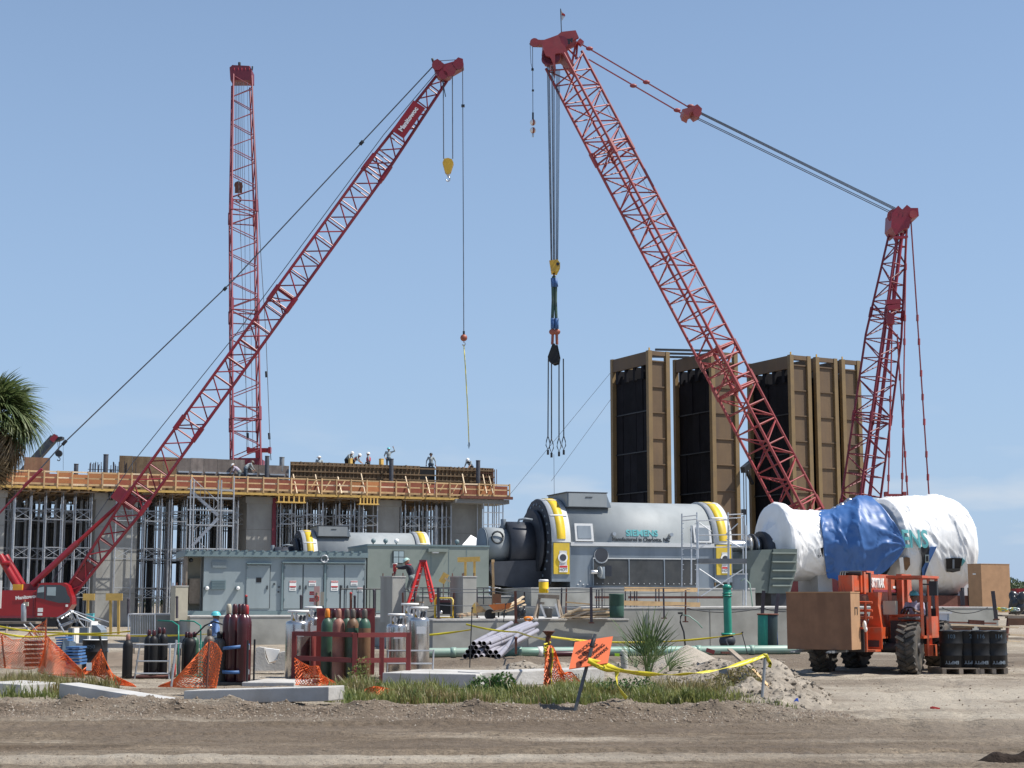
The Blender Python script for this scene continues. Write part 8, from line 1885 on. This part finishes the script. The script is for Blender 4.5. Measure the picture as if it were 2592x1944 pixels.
def aim(base, d, roll, s=1.0):
    d = Vector(d).normalized(); up = Vector((0, 0, 1)); y = up.cross(d)
    if y.length < 1e-3: y = Vector((0, 1, 0))
    y.normalize(); z = d.cross(y); q = Quaternion(d, roll)
    return Matrix.Translation(base) @ Matrix((d, q @ y, q @ z)).transposed().to_4x4() @ Matrix.Diagonal((s, s, s, 1))
# tall cabbage palm at the picture edge
pd = 44.0; pc = at(-12, 1060, pd)
pt = thing('cabbage_palm', 'shaggy cabbage palm with brown dead fronds at the picture edge', 'palm tree', (pc.x, pd, 0))
trunk_pts = [(.20, 0), (.17, .6), (.16, 2.0), (.17, 4.0), (.21, 5.2), (.26, pc.z - .3)]
put('trunk', lathe_mesh('palm_trunk', trunk_pts, 'trunk_bark', 16), pt, Matrix.Translation((pc.x, pd, 0)))
lives = [fan_leaf('frond_live', 'palm_green', .55, .85, 30, 1.9, .35 + .12 * k, .055, k) for k in range(4)]; deads = [fan_leaf('frond_dead', 'palm_dead', .45, .75, 24, 1.2, .9, .05, 20 + k) for k in range(3)]
for k in range(64):
    a = k * 2.399963; el = R(78) - R(105) * (k / 64) ** .9
    d = Vector((math.cos(a) * math.cos(el), math.sin(a) * math.cos(el), math.sin(el)))
    put('frond', lives[k % 4], pt, aim(pc + d * .10, d, rng.uniform(-.5, .5), rng.uniform(.9, 1.12)))
for k in range(60):
    a = k * 2.399963 + 1; el = R(-30) - R(48) * (k / 60)
    d = Vector((math.cos(a) * math.cos(el), math.sin(a) * math.cos(el), math.sin(el)))
    put('dead_frond', deads[k % 3], pt, aim(pc + Vector((0, 0, -.15 - .5 * (k / 60))) + d * .1, d, rng.uniform(-.8, .8), rng.uniform(.85, 1.1)))
# young palm
yp_ = gr(1640, 1742); yp_ = Vector((gx(1642, 31.5), 31.5, .08)); ypt = thing('young_palm', 'spiky young palm growing beside the orange sign', 'palm', yp_)
yl = [fan_leaf('young_frond', 'young_palm', .60, .88, 11, .85, .06, .024, 40 + k) for k in range(4)]
for k in range(19):
    a = k * 2.399963; el = R(89) - R(68) * (k / 19) ** 1.1
    d = Vector((math.cos(a) * math.cos(el), math.sin(a) * math.cos(el) * .8, math.sin(el)))
    put('frond', yl[k % 4], ypt, aim(yp_ + Vector((0, 0, .12)) + Vector((d.x, d.y, 0)) * .05, d, rng.uniform(-.7, .7), rng.uniform(.72, 1.0) * (.92 if k > 9 else 1.12)))
put('stem', lathe_mesh('yp_stem', [(.07, 0), (.06, .2), (.04, .45), (.02, .5)], 'young_palm', 10), ypt, Matrix.Translation(yp_ - Vector((0, 0, .08))))
# leafy bush
def leaf_cloud(blobs, n, size, seed, flat=.0):
    r_ = np.random.RandomState(seed); vs_, fs_ = [], []
    W_ = np.array([b[3] * b[4] * b[5] for b in blobs]); W_ /= W_.sum()
    for _ in range(n):
        b = blobs[r_.choice(len(blobs), p=W_)]
        v = r_.normal(size=3); v /= np.linalg.norm(v); rad = r_.uniform(.55, 1.08)
        p = np.array(b[:3]) + v * np.array(b[3:6]) * rad
        u = r_.normal(size=3); u /= np.linalg.norm(u); w = np.cross(u, r_.normal(size=3)); w /= np.linalg.norm(w)
        s = size * r_.uniform(.6, 1.4); k = len(vs_)
        vs_ += [tuple(p - u * s), tuple(p + w * s * .5), tuple(p + u * s), tuple(p - w * s * .5)]; fs_.append((k, k + 1, k + 2, k + 3))
    return vs_, fs_
def bush(label, px, D, blobs, n, size, m, seed, name='leafy_bush'):
    c = Vector((gx(px, D), D, 0)); t = thing(name, label, 'bush', c)
    v, f = leaf_cloud([(c.x + b[0], c.y + b[1], b[2], b[3], b[4], b[5]) for b in blobs], n, size, seed); mesh_obj('foliage', v, f, m, t)
    for k in range(7): a = k * .9; tube('stem', [c + Vector((.05 * math.cos(a), .05 * math.sin(a), 0)), c + Vector((.25 * math.cos(a), .15 * math.sin(a), .22)), c + Vector((.42 * math.cos(a), .2 * math.sin(a), .38))], .008, 'lumber_grey', t, 5)
bush('low bright green leafy bush growing before the thick slab', 1250, 29.5, [(-.2, 0, .22, .30, .22, .20), (.15, 0, .26, .26, .22, .22), (.02, -.1, .15, .42, .2, .14), (.32, .05, .15, .2, .2, .14), (-.42, 0, .12, .18, .15, .11)], 1500, .038, 'bush_green', 4)
bush('wispy flowering weed growing at the foot of the rack', 905, 30.5, [(0, 0, .3, .22, .2, .30), (.1, 0, .55, .14, .12, .2), (-.15, 0, .15, .3, .2, .15)], 420, .03, 'grass_green', 5, 'tall_weed')
bush('brownish scrubby weed leaning on the dirt pile', 1880, 28.2, [(0, 0, .45, .30, .25, .22), (-.35, -.1, .32, .35, .25, .2), (.2, -.2, .3, .25, .2, .18)], 1100, .03, 'grass_dry', 6, 'tall_weed'); bush('dark green scrubby weed below the hanging caution tape', 1560, 28.8, [(0, 0, .2, .4, .25, .2), (.4, 0, .22, .35, .25, .2), (-.4, 0, .16, .35, .25, .16)], 1200, .03, 'bush_green', 7, 'tall_weed')
# grass
def grass(name, label, zones, m, seed, hmin, hmax):
    r_ = np.random.RandomState(seed); P, H = [], []
    for (px0, px1, D0, D1, n, hs) in zones:
        D = r_.uniform(D0, D1, n); px = r_.uniform(px0, px1, n); x = (px - PW / 2) / FPX * (D * CT - CAMH * ST)
        e_ = fbm(x * .8, D * .3, 3, seed + 9) - .5; ed = np.minimum(D - D0 - 1.0 * e_ - .5, D1 - D + .8 * e_ + .4); keep = (fbm(x * 1.4, D * 1.4, 3, seed) > r_.uniform(.30, .66, n)) & (ed > r_.uniform(-.2, .5, n))
        P.append(np.stack([x, D], -1)[keep]); H.append((r_.uniform(hmin, hmax, n) * hs * (.25 + 1.5 * fbm(x * 1.7, D * 1.7, 3, seed + 3) ** 1.6))[keep])
    P = np.concatenate(P); H = np.concatenate(H); Z = heights(P[:, 0], P[:, 1]) - .01; n = len(P)
    a = r_.uniform(0, 6.283, n); ln = r_.uniform(.15, .75, n) * H; w = r_.uniform(.004, .010, n) * 1.3
    dx, dy = np.cos(a), np.sin(a); V = np.zeros((n, 5, 3))
    V[:, 0] = np.stack([P[:, 0] - dy * w, P[:, 1] + dx * w, Z], -1); V[:, 1] = np.stack([P[:, 0] + dy * w, P[:, 1] - dx * w, Z], -1)
    V[:, 2] = np.stack([P[:, 0] + dx * ln * .35 + dy * w * .8, P[:, 1] + dy * ln * .35 - dx * w * .8, Z + H * .6], -1); V[:, 3] = np.stack([P[:, 0] + dx * ln * .35 - dy * w * .8, P[:, 1] + dy * ln * .35 + dx * w * .8, Z + H * .6], -1)
    V[:, 4] = np.stack([P[:, 0] + dx * ln, P[:, 1] + dy * ln, Z + H * (1 - .25 * (ln / (H + 1e-6)) ** 2)], -1)
    F_ = []
    for i in range(n): k = i * 5; F_ += [(k, k + 1, k + 2, k + 3), (k + 3, k + 2, k + 4)]
    return tag(mesh_obj(name, V.reshape(-1, 3).tolist(), F_, m), label, 'grass', kind='stuff')
grass('grass', 'green grass and weeds growing between slabs and road', [(870, 1500, 26.0, 30.5, 14000, 1.0), (1400, 1760, 25.6, 30.0, 15000, 1.2), (1700, 1960, 25.6, 28.2, 8000, 1.1), (820, 960, 26.6, 30.0, 3000, 1.1), (0, 170, 27.6, 33.5, 7000, 1.1), (1960, 2020, 25.4, 26.2, 500, .7)], 'grass_green', 11, .07, .34)
grass('grass', 'dry brownish grass mixed into the green verge', [(1000, 1250, 25.8, 27.6, 5000, 1.0), (1650, 1950, 26.4, 29.5, 9000, 1.35), (0, 300, 28.6, 33.0, 12000, 1.25), (1300, 1650, 26.0, 29.0, 4000, 1.0), (860, 950, 27.5, 30.5, 900, 1.8)], 'grass_dry', 12, .08, .33)
# far trees
def far_tree(px, ytop, D, w, label, seed):
    zt_ = gz(ytop, D); x = gx(px, D, 3); t = thing('far_tree', label, 'tree', (x, D, 0), 'trees on the horizon'); r_ = random.Random(seed)
    put('trunk', lathe_mesh(('ft', seed), [(w * .06, 0), (w * .045, zt_ * .35), (w * .02, zt_ * .6)], 'trunk_bark', 8), t, Matrix.Translation((x, D, 0)))
    bl = [(x + r_.uniform(-.3, .3) * w, D + r_.uniform(-.3, .3) * w, zt_ * r_.uniform(.35, .8), w * r_.uniform(.22, .36), w * r_.uniform(.22, .36), zt_ * r_.uniform(.14, .22)) for _ in range(7)]
    v, f = leaf_cloud(bl, 900, w * .05, seed); mesh_obj('crown', v, f, 'tree_far', t)
for k, (px, y, D, w) in enumerate(((2395, 1487, 420, 9), (2420, 1480, 430, 9), (2446, 1470, 410, 10), (2475, 1476, 430, 9), (2540, 1447, 300, 7), (2556, 1478, 420, 10), (2580, 1470, 400, 10), (2610, 1468, 400, 11), (2520, 1476, 430, 10), (2640, 1470, 400, 11), (1920, 1480, 430, 9), (1262, 1482, 440, 9))):
    far_tree(px, y, D, w, ('low tree on the horizon, %s along the far treeline' % ORD[k]) if k != 4 else 'round crowned tree rising behind the tall crate', 100 + k)
t = tag(mesh_obj('treeline', *leaf_cloud([(x, 520 + 20 * math.sin(x), 2.0 + 1.2 * math.sin(x * .13), 9, 5, 2.6 + 1.0 * math.sin(x * .31)) for x in range(-420, 560, 9)], 26000, .5, 9), 'tree_far'), 'dark low treeline along the far horizon', 'trees', kind='stuff')
# ================================================================== PEOPLE
dgraph = None
def capsule(bm, a, b, ra, rb, n=10):
    a, b = Vector(a), Vector(b); d = b - a; L = d.length
    Rm = rot_z_to(d) if L > 1e-5 else Matrix.Identity(3); rings = []
    for z, r in [(-ra, 0), (-ra * .7, ra * .72), (0, ra), (L * .5, (ra + rb) / 2), (L, rb), (L + rb * .7, rb * .72), (L + rb, 0)]:
        if r == 0: rings.append([bm.verts.new(a + Rm @ Vector((0, 0, z)))])
        else: rings.append([bm.verts.new(a + Rm @ Vector((r * math.cos(2 * math.pi * k / n), r * math.sin(2 * math.pi * k / n), z))) for k in range(n)])
    for p, q in zip(rings, rings[1:]):
        for k in range(n):
            j = (k + 1) % n
            if len(p) == 1: bm.faces.new((p[0], q[j], q[k]))
            elif len(q) == 1: bm.faces.new((p[k], p[j], q[0]))
            else: bm.faces.new((p[k], p[j], q[j], q[k]))
STAND = dict(pelvis=(0, 0, .97), waist=(0, .0, 1.10), chest=(0, .0, 1.30), neck=(0, .01, 1.48), head=(0, .03, 1.60),
             sl=(-.19, 0, 1.42), sr=(.19, 0, 1.42), el=(-.25, .02, 1.14), er=(.25, .02, 1.14), wl=(-.26, .10, .89), wr=(.26, .10, .89),
             hl=(-.10, 0, .93), hr=(.10, 0, .93), kl=(-.11, .03, .50), kr=(.11, .03, .50), al=(-.12, -.01, .09), ar=(.12, -.01, .09))
def person(label, loc, yaw, pose, hat, shirt, trousers, skin='skin', vox=.014, s=1.0, group=None, vest=None, look=0.0, hat_style='hard'):
    J = {k: Vector(v) for k, v in {**STAND, **pose}.items() if isinstance(v, tuple)}
    t = thing('person', label, 'person', loc, group)
    segs = [('pelvis', 'waist', .145, .135, 1), ('waist', 'chest', .135, .155, 0), ('chest', 'neck', .15, .07, 0), ('neck', 'head', .055, .055, 2),
            ('chest', 'sl', .12, .075, 0), ('chest', 'sr', .12, .075, 0), ('hl', 'hr', .12, .12, 1)]
    for q in 'lr': segs += [('s' + q, 'e' + q, .066, .048, 0), ('e' + q, 'w' + q, .045, .032, 2), ('h' + q, 'k' + q, .095, .065, 1), ('k' + q, 'a' + q, .062, .045, 1)]
    bm = bmesh.new(); S = []
    for a, b, ra, rb, mi in segs: capsule(bm, J[a], J[b], ra, rb); S.append((J[a], J[b], mi, (ra + rb) / 2))
    fwd = Vector((math.sin(look), math.cos(look), 0)); h = J['head']; sd = Vector((fwd.y, -fwd.x, 0))
    capsule(bm, h + Vector((0, 0, -.03)) + fwd * .01, h + Vector((0, 0, .05)) - fwd * .01, .085, .095, 14); capsule(bm, h + fwd * .05 - Vector((0, 0, .075)), h + fwd * .06 - Vector((0, 0, .08)), .045, .04)
    capsule(bm, h + fwd * .09 + Vector((0, 0, .02)), h + fwd * .105 - Vector((0, 0, .02)), .010, .015, 8)
    for q in (-1, 1): capsule(bm, h + sd * .09 * q + Vector((0, 0, .02)), h + sd * .095 * q - Vector((0, 0, .02)), .016, .012, 8)
    S.append((h - Vector((0, 0, .08)), h + Vector((0, 0, .08)), 2, .09))
    for q, sgn in (('l', -1), ('r', 1)):
        e, w = J['e' + q], J['w' + q]; d = (w - e).normalized(); side = d.cross(Vector((0, 0, 1)))
        side = side.normalized() if side.length > .2 else Vector((1, 0, 0)); pal = d.cross(side).normalized()
        capsule(bm, w + d * .01, w + d * .07, .034, .038, 10); S.append((w, w + d * .16, 2, .04))
        for k, (o, L) in enumerate(((-.030, .060), (-.010, .072), (.010, .068), (.030, .052))):
            b0 = w + d * .085 + side * o; b1 = b0 + d * L * .55 - pal * .012; b2 = b1 + d * L * .35 - pal * .03
            capsule(bm, b0, b1, .0105, .0095, 8); capsule(bm, b1, b2, .0095, .008, 8)
        tb_ = w + d * .03 + side * -sgn * .035; capsule(bm, tb_, tb_ + d * .04 + side * -sgn * .03, .014, .012, 8); capsule(bm, tb_ + d * .04 + side * -sgn * .03, tb_ + d * .075 + side * -sgn * .03, .012, .010, 8)
        a = J['a' + q]; kd = (J['k' + q] - a); ft = Vector((sgn * .12, 1, 0)).normalized()
        if 'toe' in pose: ft = Vector(pose['toe']).normalized()
        capsule(bm, a - ft * .05 - Vector((0, 0, .035)), a + ft * .15 - Vector((0, 0, .05)), .05, .042, 10); S.append((a - ft * .05 - Vector((0, 0, .04)), a + ft * .15 - Vector((0, 0, .05)), 3, .045))
    me = bpy.data.meshes.new('raw'); bm.to_mesh(me); bm.free()
    tmp = bpy.data.objects.new('raw', me); COL.objects.link(tmp)
    md = tmp.modifiers.new('r', 'REMESH'); md.mode = 'VOXEL'; md.voxel_size = vox; md.use_smooth_shade = True
    md2 = tmp.modifiers.new('s', 'SMOOTH'); md2.iterations = 3; md2.factor = .5
    bpy.context.view_layer.update()
    body = bpy.data.meshes.new_from_object(tmp.evaluated_get(bpy.context.evaluated_depsgraph_get())); bpy.data.objects.remove(tmp); bpy.data.meshes.remove(me)
    co = np.empty(len(body.vertices) * 3); body.vertices.foreach_get('co', co); co = co.reshape(-1, 3)
    best = np.full(len(co), 1e9); lab = np.zeros(len(co), int)
    for a, b, mi, r in S:
        A_, B_ = np.array(a), np.array(b); ab = B_ - A_; tt = np.clip(((co - A_) @ ab) / (ab @ ab + 1e-9), 0, 1); dd = np.linalg.norm(co - (A_ + tt[:, None] * ab), axis=1) - r
        k = dd < best; best[k] = dd[k]; lab[k] = mi
    # short sleeves: upper arm is shirt, forearm is skin unless long sleeves are asked for
    if pose.get('long'):
        for q in 'lr':
            A_, B_ = np.array(J['e' + q]), np.array(J['w' + q]); ab = B_ - A_; tt = ((co - A_) @ ab) / (ab @ ab); dd = np.linalg.norm(co - (A_ + np.clip(tt, 0, 1)[:, None] * ab), axis=1)
            lab[(dd < .07) & (tt < .97) & (tt > -.1)] = 0
    for m_ in (shirt, trousers, skin, 'boot'): body.materials.append(MATS[m_])
    lv_ = np.empty(len(body.loops), int); body.loops.foreach_get('vertex_index', lv_); ls = np.empty(len(body.polygons), int); body.polygons.foreach_get('loop_start', ls)
    body.polygons.foreach_set('material_index', lab[lv_[ls]].astype(np.int32)); body.polygons.foreach_set('use_smooth', np.ones(len(body.polygons), bool)); body.update()
    M = Matrix.Translation(Vector(loc)) @ Matrix.Rotation(yaw, 4, 'Z') @ Matrix.Diagonal((s, s, s, 1))
    o = put('body', body, t, M)
    def pp(v): return M @ Vector(v)
    # hard hat: shell with brim and ridge
    hv, hf = [], []; n = 18
    tilt = (J['head'] - J['neck']).normalized() if pose.get('tilt') else Vector((0, 0, 1))
    rq = Vector((0, 0, 1)).rotation_difference(tilt)
    prof = [(.150, .035, 1.15), (.128, .040, 1.05), (.122, .06, 1), (.112, .10, 1), (.085, .14, 1), (.045, .158, 1), (.0, .163, 1)] if hat_style == 'hard' else [(.21, .03, 1.0), (.13, .045, 1), (.12, .09, 1), (.10, .13, 1), (.05, .145, 1), (.02, .147, 1), (0, .148, 1)]
    for r, z, f in prof:
        for k in range(n):
            a = 2 * math.pi * k / n; v = (fwd * math.cos(a) * (1.12 if hat_style == 'hard' else 1) * (f if math.cos(a) > 0 else 1) + sd * math.sin(a)) * r + Vector((0, 0, z)); hv.append(pp(h + rq @ v))
    for i in range(len(prof) - 1):
        for k in range(n): hf.append((i * n + k, i * n + (k + 1) % n, (i + 1) * n + (k + 1) % n, (i + 1) * n + k))
    hf.append(tuple(range(n - 1, -1, -1))); mesh_obj('hard_hat' if hat_style == 'hard' else 'sun_hat', hv, hf, hat, t, True)
    for q in (-1, 1): ball('eye', pp(h + fwd * .087 + sd * .032 * q + Vector((0, 0, .022))), .011 * s, 'ink', t)
    if vest:
        c0, c1_ = J['waist'], J['neck']; vv, vf = [], []
        for i in range(7):
            f = i / 6; c = c0.lerp(J['chest'], f / .6) if f < .6 else J['chest'].lerp(c1_, (f - .6) / .5); wx, wy = (.165, .165) if f < .7 else (.17 - .20 * (f - .7), .15 - .15 * (f - .7))
            for k in range(14): a = 2 * math.pi * k / 14; vv.append(pp(c + Vector((wx * math.cos(a), wy * math.sin(a), 0))))
        for i in range(6):
            for k in range(14): vf.append((i * 14 + k, i * 14 + (k + 1) % 14, (i + 1) * 14 + (k + 1) % 14, (i + 1) * 14 + k))
        mesh_obj('safety_vest', vv, vf, vest, t, True)
    return t
bend = dict(waist=(0, .10, 1.08), chest=(0, .26, 1.20), neck=(0, .38, 1.30), head=(0, .46, 1.38), sl=(-.19, .32, 1.26), sr=(.19, .32, 1.26), el=(-.24, .42, 1.02), er=(.24, .42, 1.02), wl=(-.20, .58, .88), wr=(.20, .58, .88), tilt=1)
rest = dict(el=(-.28, -.05, 1.16), er=(.28, -.05, 1.16), wl=(-.17, .14, 1.02), wr=(.17, .14, 1.02))
sig = dict(el=(-.44, .06, 1.50), wl=(-.33, .12, 1.72), er=(.30, -.02, 1.16), wr=(.26, .16, .98), long=1)
sit = dict(pelvis=(0, 0, .14), waist=(0, .02, .28), chest=(0, .03, .48), neck=(0, .04, .67), head=(0, .07, .79), sl=(-.19, .03, .60), sr=(.19, .03, .60), el=(-.27, .16, .36), er=(.27, .16, .36), wl=(-.16, .42, .42), wr=(.16, .42, .42), hl=(-.10, .02, .12), hr=(.10, .02, .12), kl=(-.14, .45, .16), kr=(.14, .45, .16), al=(-.14, .55, -.24), ar=(.14, .55, -.24))
def deck_man(px, yhead, v, label, yaw, pose, hat, shirt, tr, s=1.1, **kw):
    D = K.p(ku(px, v, 12), v).y; z = gz(yhead, D); hz = Vector({**STAND, **pose}['head'])
    r = Matrix.Rotation(yaw, 3, 'Z') @ hz; x = gx(px, D, z)
    return person(label, (x - r.x * s, D - r.y * s, z - (hz.z + .14) * s), yaw, pose, hat, shirt, tr, vox=.02, s=s, group='workers on the deck', **kw)
deck_man(808, 1154, 1.9, 'worker in a white sun hat with back turned on the deck', R(20), rest, 'hat_white', 'shirt_grey', 'trouser_grey', hat_style='sun')
deck_man(891, 1143, 1.9, 'worker in grey leaning over beside the tan timber post', R(-120), {**bend, 'long': 1}, 'hat_white', 'shirt_grey', 'trouser_dark')
deck_man(910, 1148, 2.0, 'worker in a red vest bending down among three workers', R(-100), bend, 'hat_white', 'shirt_grey', 'trouser_dark', vest='vest_red')
deck_man(932, 1145, 2.1, 'worker in a red vest standing at the end of the three', R(90), rest, 'hat_white', 'shirt_grey', 'trouser_dark', vest='vest_red')
deck_man(984, 1133, 1.8, 'worker raising one arm to signal above the formwork', R(195), sig, 'hat_teal', 'shirt_grey', 'trouser_blue')
deck_man(1091, 1147, 1.8, 'worker in grey standing alone with both arms down on the formwork', R(180), {**rest, 'long': 1, 'el': (-.32, .02, 1.16), 'er': (.32, .02, 1.16), 'wl': (-.34, .05, .90), 'wr': (.34, .05, .90)}, 'cyl_black', 'shirt_grey', 'trouser_blue')
deck_man(1184, 1160, 1.9, 'crouching worker near the last dark post on the deck', R(150), bend, 'hat_white', 'shirt_grey', 'trouser_dark', vest='shirt_navy')
deck_man(281, 1200, .7, 'worker in a white hat half hidden among the rebar', R(60), rest, 'hat_white', 'shirt_navy', 'trouser_dark')
deck_man(590, 1174, 1.0, 'worker bent low in white at the foot of the upright boom', R(90), bend, 'hat_white', 'shirt_lilac', 'trouser_grey')
deck_man(638, 1166, .9, 'worker in grey leaning at the red beam of upright crane', R(-60), {**bend, 'long': 1}, 'cyl_grey', 'shirt_grey', 'trouser_blue')
# worker drilling on the ladder
WD = 61.6; wb_ = at(1042, 1512, WD); s_l = 1.0
drill = dict(waist=(0, .03, 1.09), chest=(0, .10, 1.28), neck=(0, .15, 1.44), head=(0, .22, 1.55), sl=(-.19, .14, 1.38), sr=(.19, .14, 1.38), el=(-.16, .42, 1.33), er=(.16, .40, 1.30), wl=(-.06, .64, 1.36), wr=(.06, .62, 1.30), kl=(-.10, .14, .55), al=(-.12, -.10, .12), long=1, tilt=1)
hz = gz(1406, WD) - 1.80
person('worker in a navy jacket and red collar drilling into the pillar', (gx(1043, WD, 2.5), WD, hz), R(78), drill, 'hat_mint', 'shirt_navy', 'trouser_grey', vox=.014)
cw = bpy.data.objects['person.010']; hp_ = Matrix.Translation((gx(1043, WD, 2.5), WD, hz)) @ Matrix.Rotation(R(78), 4, 'Z')
tube('red_collar', [hp_ @ Vector((.10 * math.cos(a), .15 + .09 * math.sin(a), 1.44)) for a in np.linspace(0, 6.283, 13)], .03, 'vest_red', cw)
t = thing('power_drill', 'red hammer drill held upright above the concrete pillar', 'drill', hp_ @ Vector((0, .70, 1.2))); g = hp_ @ Vector((0, .70, 1.33)); box('drill_body', g, (.12, .16, .30), 'cap_red', t); bar('drill_bit', g - Vector((0, 0, .15)), g - Vector((0, 0, .62)), .02, 'black_steel', t); bar('grip', g + Vector((-.08, 0, .12)), g + Vector((.1, 0, .14)), .035, 'white_paint', t); bar('chuck', g - Vector((0, 0, .12)), g - Vector((0, 0, .25)), .04, 'crane_dark', t)
t = thing('work_platform', 'timber platform carried behind the pillar under the drilling worker', 'platform', (gx(1045, WD), WD, hz)); box('deck', (gx(1048, WD), WD + .1, hz + .0), (.7, .7, .06), 'lumber_grey', t)
for dx in (-.3, .3):
    for dy in (-.2, .4): bar('leg', (gx(1048, WD) + dx, WD + dy, 1.16), (gx(1048, WD) + dx, WD + dy, hz - .02), .03, 'galv', t)
# worker beside the cylinders
CD = 40.0; hz = gz(1546, CD) - 1.78
person('worker in a turquoise hard hat and blue shirt behind the cylinders', (gx(540, CD), CD, 0), R(-60), {**rest, 'wl': (-.1, .35, 1.05), 'wr': (.14, .35, 1.0)}, 'hat_teal', 'shirt_blue', 'trouser_blue', skin='skin_dark', vox=.013, s=(gz(1546, CD)) / 1.77, look=0.3)
# telehandler driver
sp_ = T.p(.96, 1.12, 1.10)
person('driver in a lilac shirt and teal hard hat at the telehandler wheel', sp_, T.yaw + math.pi, sit, 'hat_teal', 'shirt_lilac', 'trouser_blue', skin='skin_dark', vox=.012)
